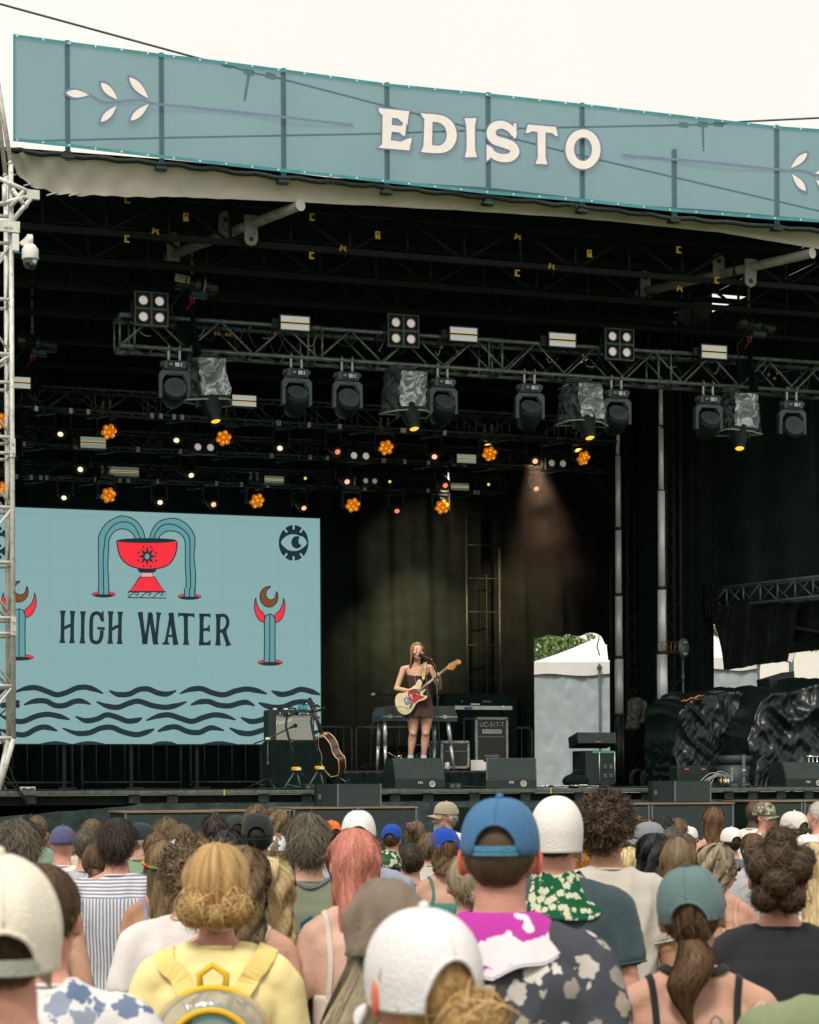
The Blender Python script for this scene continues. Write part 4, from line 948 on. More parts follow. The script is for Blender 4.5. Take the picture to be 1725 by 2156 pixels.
# chain hoists
HO=mat('hoist_black',(.016,.024,.022),rough=.28,var=.3,vscale=10,bump=.1,dirt=(.12,.13,.12),spec=.7)
def chain(mbx,a,b,link=.05,r=.006):
 a,b=Vector(a),Vector(b);n=int((b-a).length/(link*.72));d=(b-a)/n
 for i in range(n):
  c=a+d*(i+.5);k=i%2;pts=[]
  for j in range(8):
   t_=2*PI*j/8;e=math.cos(t_)*link*.3;f=math.sin(t_)*link*.55
   pts.append(c+(Vector((e,0,f))if k else Vector((0,e,f))))
  mbx.tube(pts,r,5,close=True)
def hoist(cx,cy,w,chx,ytop,ystrap,label,big=1.0,sign=True,straps=True):
 u,z=SU(cx,cy,w);t=thing('chain_hoist',label,'chain hoist',S(u,w,z),TH,'chain hoists lifting the front truss')
 M=Matrix.Rotation(R(90),4,'Y')@Matrix.Rotation(.0,4,'X')
 mb=MB();mb.lathe([(.02,-.30),(.1,-.29),(.115,-.24),(.115,-.02),(.13,-.02),(.13,.06),(.1,.07),(.1,.27),(.085,.31),(.03,.32)],24,Matrix.Rotation(.12,4,'Y')@M);mb.build('motor',HO,t)
 mb=MB();mb.box((.05,.0,-.135),(.24,.13,.1),M=Matrix.Rotation(.12,4,'Y'),bev=.02);mb.build('chain_box',mat('blue_bucket',(.03,.08,.10),rough=.35),t)
 cu_=SU(chx,cy,w)[0]-u
 mb=MB();zt=SU(chx,ytop,w)[1]-z;chain(mb,(cu_,0,.1),(cu_,0,zt),.055,.0075);mb.build('chain',mat('chain_steel',(.5,.5,.44),rough=.4,metal=.7),t)
 mb=MB();mb.tube([(cu_+.03,0,-.12),(cu_+.045,0,-.17),(cu_+.01,0,-.21),(cu_-.03,0,-.18)],.014,6);mb.build('hook',STEEL,t)
 mb=MB();mb.tube([(cu_,-.01,-.2),(cu_+.03,-.01,-.24),(cu_,-.01,-.28),(cu_-.03,-.01,-.24),(cu_,-.01,-.2)],.013,6);mb.tube([(cu_,-.02,-.25),(cu_-.05,-.03,-.31),(cu_-.08,-.03,-.36)],.008,5);mb.build('shackle',REDP,t)
 if sign:
  mb=MB();mb.box((-.2,-.122,.03),(.2,.006,.1),M=Matrix.Rotation(.12,4,'Y'));pl=mb.build('sign_plate',WHITEP,t)
  mb=MB();mb.box((-.2,-.127,.01),(.19,.003,.008),M=Matrix.Rotation(.12,4,'Y'));mb.build('stripe',REDP,pl)
  textmesh('TON',.055,Matrix.Translation((-.2,-.127,.045))@Matrix.Rotation(.12,4,'Y')@UPM,BLACKM,'lettering',pl)
  mb=MB();mb.lathe([(.117,.0),(.117,.03)],24,Matrix.Rotation(.12,4,'Y')@Matrix.Translation((.1,0,0))@M);mb.build('label_band',mat('pale_band',(.3,.31,.28),rough=.6,var=.6,vscale=30),t)
 if straps:
  zs=SU(chx,ystrap,w)[1]-z
  for dx,dw,k in((0,0,.05),(.03,-.1,.055),(-.02,.42,.05)):
   mb=MB();mb.tube([(cu_,-.01,-.27),(cu_+dx*.5,dw*.5,-.27+(zs+.27)*.5),(cu_+dx+.04,dw,zs),(cu_+dx+.05,dw+.06,zs-.03)],[.022,.03,.034,.03],8);mb.build('strap',VELV,t)
  mb=MB();mb.rings([[Vector((-.13+.08*math.cos(a)*s_,.15+.06*math.sin(a)*s_,zz))for a in[2*PI*i/14 for i in range(14)]]for zz,s_ in((-.15,1),(-.6,1.15),(-1.1,1.0),(-1.15,.5))]);mb.build('chain_bag',VELV,t)
 mb=MB();mb.tube([(-.14,.0,.12),(-.1,-.1,.2),(-.17,-.14,-.1),(-.35,-.1,-.35),(-.25,-.05,-.7)],.011,6);mb.build('cable',RUBBER,t)
hoist(411,598,2.9,404.5,440,742,'black chain hoist with white sign plate hanging left of centre from the roof')
hoist(1590,684,2.9,1577.5,603,815,'black chain hoist hanging at the right end of the front truss',sign=False)
hoist(75,722,5.6,68,520,812,'dim chain hoist beside the white tower, farther back',sign=False)
# silver masts
MST=mat('mast_silver',(.80,.82,.82),rough=.36,metal=.2,var=.12,vscale=3)
def mast(pts,w,ybase,label):
 """pts: (x, ytop, ybottom, pixel width) telescoping sections from the top"""
 t=sthing('telescopic_mast',label,'mast','silver telescopic masts on the right side')
 for x,ya,yb,wd in pts:
  a,b=P3(x,ya,w),P3(x,yb,w);r_=wd*(Y0+a.x*sT+w*cT)/FV/2;u=pts[-1][0]
  mb=MB();mb.cyl((P3(pts[-1][0],1500,w).x+(a.x-P3(pts[-1][0],1500,w).x)*.2,w,a.z),(P3(pts[-1][0],1500,w).x,w,b.z),r_,n=24);mb.build('tube',MST,t)
  mb=MB();mb.cyl((P3(pts[-1][0],1500,w).x,w,b.z-.03),(P3(pts[-1][0],1500,w).x,w,b.z+.02),r_*1.25,n=20);mb.build('collar',BLACKM,t)
 x,ya,yb,wd=pts[-1];a=P3(x,yb,w);r_=wd*(Y0+a.x*sT+w*cT)/FV/2
 mb=MB();mb.cyl((a.x,w,DECK),(a.x,w,a.z),r_*1.12,n=24);mb.box((a.x,w,DECK+.02),(.5,.5,.04));mb.build('base_tube',BLACKM,t)
mast([(1302,880,960,8),(1302,960,1113,11),(1303,1113,1252,13),(1304,1252,1384,15),(1304,1384,1505,18)],6.0,1640,'thinner silver telescopic mast, left of the pair')
mast([(1390,815,898,9),(1391,898,1034,11),(1393,1034,1238,15),(1394,1238,1374,18),(1395,1374,1501,22)],3.9,1640,'thicker silver telescopic mast, right of the pair')
for x,w,yt in((1330,6.6,900),(1412,4.6,760),(1446,5.4,640)):
 u=SU(x,1400,w)[0];z=SU(x,yt,w)[1]
 t=sthing('dark_column','dark steel roof column %s'%{1330:'between the silver masts',1412:'just right of the thicker silver mast',1446:'behind the helix antenna'}[x],'column','dark roof columns')
 mb=MB()
 for dx in(-.12,.12):
  for dy in(-.12,.12):mb.cyl((u+dx,w+dy,DECK),(u+dx,w+dy,z),.022,n=8)
 mb.build('chord',ROOFT,t)
 mb=MB();zz=DECK+.2;s=1
 while zz<z-.3:
  for dy in(-.12,.12):mb.cyl((u-.12*s,w+dy,zz),(u+.12*s,w+dy,zz+.3),.01,n=5);
  zz+=.3;s=-s
 mb.build('bracing',ROOFT,t)
 # white lattice tower at the left
WT=-1.5
uR=SU(25.5,900,WT)[0];uL=uR-.46
TW=mat('tower_alu',(.62,.61,.57),rough=.5,metal=.1,var=.18,vscale=7,bump=.1,dirt=(.3,.29,.26))
t=sthing('lattice_tower','white lattice tower with tapered ends beside the left end of the stage','tower')
ztop,zbot=SU(25,345,WT)[1],SU(25,1555,WT)[1]
for dy in(0,.46):
 for u in(uL,uR):
  mb=MB();mb.cyl((u,WT+dy,zbot),(u,WT+dy,ztop),.027,n=12);mb.cyl((u,WT+dy,ztop),(u-.02 if u==uR else u,WT+dy,ztop+.02),.03,n=10)
  mb.cyl((u,WT+dy,ztop),((uL+uR)/2-.02+(u-uR+.23)*.18,WT+.23+(dy-.23)*.2,ztop+1.55),.026,n=10);mb.cyl((u,WT+dy,zbot),((uL+uR)/2+(u-uR+.23)*.2,WT+.23+(dy-.23)*.2,zbot-.7),.03,n=10)
  mb.build('chord',TW,t)
mb=MB();mb.cyl(((uL+uR)/2,WT+.23,0),((uL+uR)/2,WT+.23,zbot-.66),.05,n=12);mb.box(((uL+uR)/2,WT+.23,.02),(.6,.6,.04));mb.build('base_post',TW,t)
ys=[455,512,630,745,805,920,954,1068,1184,1301,1334,1444,1554]
for y in ys:
 mb=MB();z=SU(10,y,WT)[1]
 for dy in(0,.46):mb.cyl((uL,WT+dy,z),(uR,WT+dy,z),.02,n=8)
 for u in(uL,uR):mb.cyl((u,WT,z),(u,WT+.46,z),.016,n=8)
 mb.build('rung',TW,t)
mb=MB()
for i in range(len(ys)-1):
 z0,z1=SU(10,ys[i],WT)[1],SU(10,ys[i+1],WT)[1]
 if z0-z1<.3:continue
 for dy in(0,.46):mb.cyl((uL if i%2 else uR,WT+dy,z1),(uR if i%2 else uL,WT+dy,z0),.015,n=8)
 mb.cyl((uR,WT,z0),(uR,WT+.46,z1),.013,n=8)
mb.build('bracing',TW,t)
for y in(470,943,1318):
 mb=MB();z=SU(10,y,WT)[1];mb.box((uR,WT-.03,z),(.06,.02,.2));mb.cyl((uR,WT-.04,z+.05),(uR,WT-.06,z+.05),.012);mb.cyl((uR,WT-.04,z-.05),(uR,WT-.06,z-.05),.012);mb.build('joint_plate',TW,t)
mb=MB();mb.tube([(uL+.14,WT-.04,SU(5,600,WT)[1]),(uL+.13,WT-.04,SU(5,900,WT)[1]),(uL+.1,WT-.04,SU(5,1200,WT)[1])],.007,5);mb.build('blue_rope',mat('rope_blue',(.03,.16,.4),rough=.8),t)
t=sthing('bracket_arm','white triangular lattice arm tying the tower to the roof corner','bracket')
z=lambda y:SU(40,y,WT)[1];ux=lambda x:SU(x,430,WT)[0]
mb=MB()
for a,b in(((-10,380),(72,410)),((-8,438),(72,410)),((24,470),(66,416)),((20,440),(48,405)),((-10,470),(26,470)),((8,395),(8,440)),((24,402),(55,440))):
 mb.cyl((ux(a[0]),WT-.06,z(a[1])),(ux(b[0]),WT-.06,z(b[1])),.026,n=8)
mb.box((ux(68),WT-.06,z(411)),(.14,.05,.1));mb.build('arm',TW,t)
mb=MB();mb.box((ux(14),WT-.09,z(483)),(.26,.03,.12));mb.cyl((ux(9),WT-.11,z(483)),(ux(9),WT-.12,z(483)),.02);mb.cyl((ux(19),WT-.11,z(483)),(ux(19),WT-.12,z(483)),.02);mb.build('plate',TW,t)
for x,y in((46,369),(84,387),(133,407),(180,408)):
 a=P3(x,y,.05);b=P3(x-34,y+4,-.6)
 tag(MB().tube([a,a+(b-a)*.3+Vector((0,0,.02)),b],.009,5).build('elastic_tie',mat('white_cord',(.5,.5,.47),rough=.7),loc=ORG,rz=TH),'hooked elastic tie holding the flap corner, %s'%{46:'topmost',84:'second from the top',133:'third from the top',180:'lowest'}[x],'elastic tie','elastic ties at the flap corner')
u,zc=SU(42,512,WT-.1)
t=thing('security_camera','white bracket-mounted dome camera on the lattice tower','camera',S(u,WT-.1,zc),TH)
t.scale=(.8,.8,.8)
mb=MB();mb.box((-.06,.02,.0),(.09,.12,.24),bev=.01);mb.prism([(-.02,-.02),(.06,.05),(.1,.11),(.17,.11),(.17,.06),(.06,-.06)],Matrix.Translation((0,.05,.02))@UPM,.07);mb.cyl((.14,.01,.12),(.14,.01,.0),.042,n=16);mb.build('arm',WHITEP,t)
mb=MB();mb.lathe([(.04,.0),(.07,-.01),(.105,-.06),(.115,-.08),(.115,-.2),(.11,-.215),(.06,-.22)],26,Matrix.Translation((.14,.01,0)));mb.build('housing',WHITEP,t)
mb=MB();mb.sph((.14,.01,-.25),(.1,.1,.1),22,12);mb.box((.17,-.08,-.26),(.09,.05,.12),bev=.015);dm=mb.build('dome',mat('smoked_plastic',(.012,.02,.022),rough=.15,spec=.9),t)
mb=MB();mb.cyl((.185,-.1,-.26),(.185,-.112,-.26),.03,n=16);mb.build('lens',mat('lens_glass',(.2,.3,.3),rough=.1,spec=1),dm)
mb=MB();mb.tube([(-.1,-.02,-.13),(-.05,-.05,-.14),(.0,.0,-.13)],.01,6);mb.build('strap',mat('blue_tape',(.02,.2,.5),rough=.6),t)
for i,(P,d)in enumerate((([(-8,1500),(8,1580),(28,1640),(60,1695)],'thin black cable dropping from the tower base to the skirt'),([(-8,1610),(25,1650),(60,1698)],'lower thin black cable at the left end of the stage lip'))):
 tag(MB().tube([P3(x,y,-.9)for x,y in P],.009,5).build('cable',RUBBER,loc=ORG,rz=TH),d,'cable')
spot(SP(873,912,2.6),SP(886,1450,2.75),230,20,(1,.84,.62))
spot(SP(455,896,2.6),SP(886,1450,2.75),230,18,(1,.84,.62))
def smoke(a,b,r0,r1,dens,col,power,ang,lab,vis=True):
 a,b=Vector(a),Vector(b);L=(b-a).length;d=(b-a)/L
 m=bpy.data.materials.new('smoke');m.use_nodes=True;t_=m.node_tree;N=t_.nodes;K=t_.links.new
 for n in list(N):
  if n.type=='BSDF_PRINCIPLED':N.remove(n)
 v=N.new('ShaderNodeVolumePrincipled');v.inputs['Color'].default_value=(.9,.85,.8,1);v.inputs['Anisotropy'].default_value=.1
 tc_=N.new('ShaderNodeTexCoord');sp=N.new('ShaderNodeSeparateXYZ');K(tc_.outputs['Object'],sp.inputs[0])
 def M(op,x,y=None,cl=False):
  q=N.new('ShaderNodeMath');q.operation=op;q.use_clamp=cl
  for k,w in enumerate((x,y)):
   if w is None:continue
   if isinstance(w,(int,float)):q.inputs[k].default_value=w
   else:K(w,q.inputs[k])
  return q.outputs[0]
 r_=M('SQRT',M('ADD',M('POWER',M('ABSOLUTE',sp.outputs['X']),2.0),M('POWER',M('ABSOLUTE',sp.outputs['Y']),2.0)))
 f=M('DIVIDE',sp.outputs['Z'],L);Rr=M('ADD',M('MULTIPLY',f,r1-r0),r0)
 rad=M('POWER',M('SUBTRACT',1.0,M('DIVIDE',r_,Rr),True),2.2);ax=M('SUBTRACT',1.0,f,True)
 n_=N.new('ShaderNodeTexNoise');n_.inputs['Scale'].default_value=1.8;n_.inputs['Detail'].default_value=3;K(tc_.outputs['Object'],n_.inputs['Vector'])
 nn=M('MULTIPLY',M('SUBTRACT',n_.outputs['Fac'],.3,True),4.0)
 K(M('MULTIPLY',M('MULTIPLY',M('MULTIPLY',rad,ax),nn),dens),v.inputs['Density']);K(v.outputs[0],N['Material Output'].inputs['Volume'])
 mb=MB();mb.cyl((0,0,.01),(0,0,L),r0,r1,n=28);o=mb.build('smoke',m,loc=a);o.rotation_euler=d.to_track_quat('Z','Y').to_euler();tag(o,lab,'smoke',kind='stuff')
 spot(a-d*.3,b,power,ang,col)
smoke(SP(1128,975,7.2),SP(1165,1290,7.6),.22,1.5,.36,(1,.62,.38),320,60,'warm drifting smoke in the beam right of the ladder')
smoke(SP(1230,968,6.5),SP(1320,1120,7.0),.12,.62,.4,(1,.42,.1),200,40,'orange smoke glow below the rightmost amber lamp')
smoke(SP(1036,962,6.5),SP(1095,1130,6.8),.12,.6,.3,(1,.42,.12),140,40,'faint orange smoke below the fourth amber lamp')
smoke(SP(937,1030,8.3),SP(880,1480,10.5),.12,1.9,.28,(1,.7,.45),600,46,'wide faint warm smoke above the singer in front of the back drape')
# things on and around the stage
def at(xv,w,z=DECK):return S(SU(xv,1600,w)[0],w,z)
RISER_Z=DECK+.25
t=sthing('riser','low black cloth-skirted riser under the singer and keyboards','riser')
a,b=SU(722,1640,2.1)[0],SU(1040,1640,2.1)[0]
mb=MB();mb.box(((a+b)/2,3.75,RISER_Z-.02),(b-a,3.3,.04));mb.build('top',mat('riser_top',(.02,.024,.022),rough=.7,var=.3),t)
mb=MB();mb.grid(lambda p,q:Vector((a+(b-a)*p,2.09+.015*math.sin(p*90)+.02*noise.noise(Vector((p*20,q*2,0))),DECK+.005+q*(RISER_Z-.03-DECK))),160,4)
mb.grid(lambda p,q:Vector((a-.01+.012*math.sin(p*60),2.1+3.3*p,DECK+.005+q*(RISER_Z-.03-DECK))),60,4);mb.build('skirt',VELV,t)
for k in(.03,.35,.66,.97):
 mb=MB();mb.cyl((a+(b-a)*k,2.4,DECK),(a+(b-a)*k,2.4,RISER_Z-.04),.03);mb.build('leg',BLACKM,t)
GRILLE=bpy.data.materials.new('speaker_grille');GRILLE.use_nodes=True;_t=GRILLE.node_tree;_p=_t.nodes['Principled BSDF']
_tc=_t.nodes.new('ShaderNodeTexCoord');_v=_t.nodes.new('ShaderNodeTexVoronoi');_v.inputs['Scale'].default_value=75;_t.links.new(_tc.outputs['Object'],_v.inputs['Vector'])
_cr=_t.nodes.new('ShaderNodeValToRGB');_cr.color_ramp.elements[0].position=.25;_cr.color_ramp.elements[1].position=.5
_cr.color_ramp.elements[0].color=(.004,.007,.007,1);_cr.color_ramp.elements[1].color=(.024,.04,.038,1)
_t.links.new(_v.outputs['Distance'],_cr.inputs['Fac']);_t.links.new(_cr.outputs[0],_p.inputs['Base Color']);_p.inputs['Roughness'].default_value=.6
GRL=mat('wedge_grille',(.021,.037,.033),rough=.7,var=.15,vscale=3,bump=.6,bscale=220)
def wedge(xc,w,wd,ht,label,rz=0,marks=True,z=DECK,dp=.52,grp='wedge monitors on the stage lip',grille=None):
 t=thing('wedge_monitor',label,'speaker',at(xc,w,z),TH+rz,grp)
 prof=[(-.0,0),(-.04,.10*ht/.35),(.20,ht),(dp*.86,ht*.9),(dp,.0)]
 prof=[(0,0),(0,ht*.3),(.13,ht),(dp*.8,ht),(dp,ht*.55),(dp,0)]
 def pr(x0,x1,P):
  m=MB();m.prism(P,Matrix(((0,0,1,x0),(1,0,0,0),(0,1,0,0),(0,0,0,1))),x1-x0);return m
 pr(-wd/2,wd/2,prof).build('cabinet',BLACKP,t)
 e=Vector((0,.13,ht*.7));nn=Vector((0,-ht*.7,.13)).normalized()
 c0=Vector((0,0,ht*.3));cc=c0+e*.5+nn*.004
 M=Matrix.Translation(cc)@Matrix.Rotation(math.atan2(ht*.7,.13),4,'X')
 mb=MB();mb.box((0,0,0),(wd-.03,e.length-.02,.006),M=Matrix.Identity(4));o=mb.build('grille',grille or GRL,t);o.matrix_local=M
 if marks:
  mb=MB();q=Vector((wd*.24,-.005,ht*.16))
  mb.tube([q+Vector((.035*math.cos(2*PI*i/20),0,.035*math.sin(2*PI*i/20)))for i in range(20)],.006,5,close=True)
  for dz in(.012,-.002,-.016):mb.box(q+Vector((0,0,dz)),(.045,.004,.006))
  mb.build('badge',WHITEP,t)
  textmesh('M4',.05,Matrix.Translation((-.0,-.004,ht*.2))@UPM,WHITEP,'lettering',t)
 for x in(-wd/2-.003,wd/2+.003):
  mb=MB();mb.box((x,.28,ht*.55),(.008,.12,.05));mb.build('handle',RUBBER,t)
 return t
wedge(885,.75,.67,.40,'dark wedge monitor directly in front of the singer')
wedge(1077,.85,.66,.40,'wedge monitor turned sideways, right of the singer beside the tent opening',rz=-.35)
wedge(1702,.35,.66,.34,'wedge monitor at the right edge of the stage near the drum case')
def fill(xc,w,z,wd,ht,label):
 t=thing('fill_speaker',label,'speaker',at(xc,w,z),TH,'front fill speakers on the subwoofers')
 def pr(x0,x1,P):m=MB();m.prism(P,Matrix(((0,0,1,x0),(1,0,0,0),(0,1,0,0),(0,0,0,1))),x1-x0);return m
 mb=MB();P=[(-wd/2,.16),(-wd/2+.17,-.12),(wd/2,-.10),(wd/2,.3),(-wd/2,.3)]
 mb.prism(P,Matrix.Identity(4),ht);mb.build('cabinet',BLACKP,t)
 mb=MB();mb.box((.085,-.118,ht/2),(wd-.19,.012,ht-.02));mb.build('grille',GRILLE,t)
 mb=MB();mb.box((-wd/2+.178,-.124,ht/2),(.02,.014,ht));mb.box((wd/2-.008,-.118,ht/2),(.018,.02,ht));mb.build('trim',FRM,t)
 mb=MB();mb.box((-wd/2+.02,.10,ht*.45),(.02,.04,.06),rz=.9);mb.build('socket_plate',GREYM,t)
ZS=HC+(HY-1699)*24.6/FV
fill(736,-.62,ZS,.72,.28,'angled front fill speaker on the central subwoofer row')
fill(1437,-.62,ZS+.03,.68,.27,'angled front fill speaker on the right-hand subwoofer')
def sub(x0,x1,ztop,label,w=-1.15,ply=True):
 a,b=SU(x0,1700,w)[0],SU(x1,1700,w)[0];L=b-a;t=thing('subwoofer',label,'speaker',S((a+b)/2,w,ztop),TH,'black subwoofers in front of the stage')
 hs=(ztop)/3
 mb=MB();mb.box((0,.5,-ztop/2),(L,.98,ztop-.004),bev=.01);mb.build('cabinet',BLACKP,t)
 for k in range(3):
  mb=MB();mb.box((0,.004,-hs*(k+.5)),(L-.05,.01,hs-.05));mb.build('grille',GRILLE,t)
 for k in range(3):
  mb=MB();mb.box((-L/2+.012,-.003,-hs*(k+.5)),(.025,.02,hs-.02));mb.box((L/2-.012,-.003,-hs*(k+.5)),(.025,.02,hs-.02));mb.build('edge_trim',FRM,t)
 if ply:
  mb=MB();mb.box((0,.5,.009),(L+.03,1.02,.018));mb.build('plywood_top',WOODP,t)
z1_=ZS-.012
sub(262,452,z1_-.03,'leftmost subwoofer stack under plywood, left of the grey-haired man');sub(455,612,z1_-.025,'subwoofer stack behind the black-capped man')
sub(617,745,z1_,'subwoofer stack under the left part of the front fill');sub(748,878,z1_,'subwoofer stack behind the white-capped man')
sub(1008,1130,z1_,'subwoofer stack hidden behind the blue-capped man',ply=False)
sub(1288,1368,z1_+.02,'dark subwoofer stack left of the right-hand front fill');sub(1371,1545,z1_+.02,'subwoofer stack carrying the right-hand front fill',)
sub(1601,1690,z1_+.04,'subwoofer stack behind the man in the camouflage cap');sub(1693,1790,z1_+.04,'subwoofer stack at the far right edge')
def case(xc,w,z,L,D,H,label,rz=0,text=None,grp='flight cases behind the singer'):
 t=thing('flight_case',label,'flight case',at(xc,w,z),TH+rz,grp)
 mb=MB();mb.box((0,0,H/2+.05),(L-.01,D-.01,H-.01));mb.build('panel',mat('case_laminate',(.01,.017,.016),rough=.35,var=.3,vscale=20,stretch=(1,1,9),dirt=(.03,.04,.04)),t)
 mb=MB();e=.035
 AL=mat('case_edge',(.33,.36,.34),rough=.45,metal=.5,var=.35,vscale=30)
 for sx in(-1,1):
  for sy in(-1,1):mb.box((sx*(L/2-e/2+.003),sy*(D/2-e/2+.003),H/2+.05),(e,e,H-2*e))
 for sz in(.05+e/2-.003,.05+H-e/2+.003):
  for sy in(-1,1):mb.box((0,sy*(D/2-e/2+.004),sz),(L-2*e,e,e))
  for sx in(-1,1):mb.box((sx*(L/2-e/2+.004),0,sz),(e,D-2*e,e))
 mb.build('edging',AL,t)
 mb=MB()
 for sx in(-1,1):
  for sy in(-1,1):
   for sz in(.05,.05+H):mb.sph((sx*(L/2-.02),sy*(D/2-.02),sz+(-.02 if sz>.1 else .02)),.034,10,8)
 mb.build('corner_caps',mat('case_corner',(.25,.27,.26),rough=.35,metal=.7),t)
 for sx in(-1,1):
  for sy in(-1,1):
   mb=MB();mb.cyl((sx*(L/2-.08)-.015,sy*(D/2-.08),.028),(sx*(L/2-.08)+.015,sy*(D/2-.08),.028),.027,n=14);mb.build('wheel',RUBBER,t)
 mb=MB();mb.box((0,-D/2-.003,H*.62+.05),(L-.1,.008,.006));mb.build('lid_seam',AL,t)
 if text:
  for body,sz,z_,sx,m in text:textmesh(body,sz,Matrix.Translation((0,-D/2-.004,z_))@UPM,m,'lettering',t,sx=sx)
 return t
INKW=mat('stencil_white',(.45,.5,.47),rough=.7)
cs=case(1023,4.6,RISER_Z,.52,.5,.76,'tall black flight case stencilled UC-517-T standing behind the keyboard',rz=.03,text=(('UC-517-T',.1,.70,.95,INKW),('SOUND',.05,.235,1.35,INKW),('IMAGE',.05,.19,1.35,INKW)))
mb=MB();mb.box((0,-.2545,.60),(.31,.004,.06));tp=mb.build('name_tape',mat('white_tape',(.45,.48,.45),rough=.7),cs)
textmesh('BRUCE HORNSBY',.042,Matrix.Translation((0,-.2575,.60))@UPM,BLACKM,'lettering',cs,sx=.8)
case(947,4.3,RISER_Z,.44,.5,.40,'low black flight case with metal edges between the keyboard legs')
t=case(905,5.4,RISER_Z,.3,.4,.38,'small black case behind the knees of the singer')
u=SU(873,1500,3.55)[0]
t=thing('electric_piano','dark green-black electric piano on tapered chrome legs behind the singer','keyboard',S(u,3.55,RISER_Z),TH,None)
kz=HC+(HY-1489)*(Y0+u*sT+3.55*cT)/FV-RISER_Z;kb=HC+(HY-1517)*(Y0+u*sT+3.55*cT)/FV-RISER_Z
KB=mat('piano_tolex',(.025,.05,.05),rough=.45,var=.25,bump=.3,bscale=160)
mb=MB();Lk=1.13;P=[(-Lk/2-.02,kb),(Lk/2+.02,kb),(Lk/2-.03,kz-.02),(Lk/2-.07,kz),(-Lk/2+.07,kz),(-Lk/2+.03,kz-.02)]
P=[(-.56,kb-.02),(.56,kb-.02),(.56,kb+.06),(.52,kz-.02),(.49,kz),(-.49,kz),(-.52,kz-.02),(-.56,kb+.06)]
mb.prism(P,Matrix.Translation((0,-.25,0))@UPM,-.5);mb.build('body',KB,t)
mb=MB();mb.box((0,-.253,kb+.045),(1.12,.008,.014));mb.build('metal_trim',ALU,t)
mb=MB();mb.box((0,-.22,kz+.004),(.98,.03,.008));mb.build('wood_lip',mat('rosewood',(.10,.05,.02),rough=.5),t)
for x in(-.45,.37):
 mb=MB();mb.box((x,-.258,kb+.045),(.055,.012,.05));mb.build('latch',mat('brass_latch',(.45,.42,.35),rough=.4,metal=.5),t)
for x,y,dx,dy in((-.5,-.18,0,-.02),(.44,-.18,.08,-.03),(-.47,.18,-.03,.03),(.36,.18,.0,.03)):
 mb=MB();mb.cyl((x,y,kb-.02),(x+dx*.5,y+dy*.5,kb*.5),.03,.028,n=14);mb.cyl((x+dx*.5,y+dy*.5,kb*.5),(x+dx,y+dy,.03),.026,.015,n=14);lg=mb.build('leg',mat('leg_chrome',(.6,.62,.62),rough=.3,metal=.5),t)
 mb=MB();mb.cyl((x+dx,y+dy,0),(x+dx,y+dy,.035),.02,n=12);mb.build('foot',RUBBER,lg)
mb=MB()
for i in range(30):mb.box((-.45+i*.0305,.16,kz-.03+.0),(.027,.12,.012))
mb.build('keys',WHITEP,t)
u=SU(1011,1490,4.3)[0];z=HC+(HY-1497)*(Y0+u*sT+4.3*cT)/FV
t=thing('stage_keyboard','slim silver-sided keyboard with blue tape above the tall flight case','keyboard',S(u,4.3,z),TH)
mb=MB();mb.box((0,0,.04),(.92,.3,.07),bev=.01);mb.build('body',BLACKP,t)
mb=MB();mb.box((0,-.153,.035),(.9,.01,.055));mb.build('side_panel',mat('silver_side',(.42,.44,.43),rough=.4,metal=.4),t)
mb=MB();mb.box((-.24,-.162,.03),(.12,.01,.035));mb.build('blue_tape',mat('blue_tape2',(.02,.09,.3),rough=.6),t)
mb=MB();mb.cyl((-.2,-.15,.085),(-.06,-.15,.085),.012);mb.cyl((.3,-.16,.05),(.3,-.175,.05),.02);mb.cyl((.4,-.16,.05),(.4,-.175,.05),.015);mb.build('knob',WHITEP,t)
t=thing('keyboard_stand','plain black two-legged stand under the slim keyboard','stand',S(u,4.3,RISER_Z),TH)
h=z-RISER_Z
for s_ in(-1,1):
 mb=MB();mb.cyl((.43*s_,.1,0),(.38*s_,.1,h-.01),.016);mb.build('leg',VELV,t)
t=thing('road_case','flat black road case lying behind the slim keyboard','flight case',S(SU(1000,1470,5.2)[0],5.2,RISER_Z),TH)
zz=SU(1000,1462,5.2)[1]-RISER_Z
mb=MB();mb.box((0,0,zz/2),(1.2,.5,zz),bev=.02);mb.build('body',VELV,t)
mb=MB();mb.box((.1,-.255,zz-.12),(.14,.01,.03));mb.box((-.3,-.255,zz-.12),(.03,.01,.03));mb.build('latch',GREYM,t)
t=thing('piano_bench','low black padded bench under the electric piano','bench',at(845,4.3,RISER_Z),TH)
mb=MB();mb.box((0,0,.34),(.6,.3,.09),bev=.025);mb.build('seat',VELV,t)
for s_ in(-1,1):
 mb=MB();mb.cyl((-.25*s_,-.1,0),(.25*s_,-.1,.3),.012);mb.build('leg',CHROME,t)
t=thing('folded_stand','folded chrome stand lying on the riser by the left foot of the singer','stand',at(842,3.0,RISER_Z),TH)
mb=MB();mb.cyl((-.03,0,0),(-.03,0,.2),.014);mb.cyl((.02,0,0),(.02,0,.22),.014);mb.cyl((-.04,0,.2),(.03,0,.22),.018);mb.build('tube',CHROME,t)
t=thing('drink_can','white drinks can beside the right piano leg','can',at(942,2.9,RISER_Z),TH)
mb=MB();mb.lathe([(.028,0),(.035,.006),(.035,.105),(.029,.118),(.028,.122)],20);mb.build('body',mat('can_white',(.6,.56,.54),rough=.3,metal=.2,var=.25,vscale=30),t)
mb=MB();mb.lathe([(0,.12),(.027,.12)],16);mb.build('lid',CHROME,t)
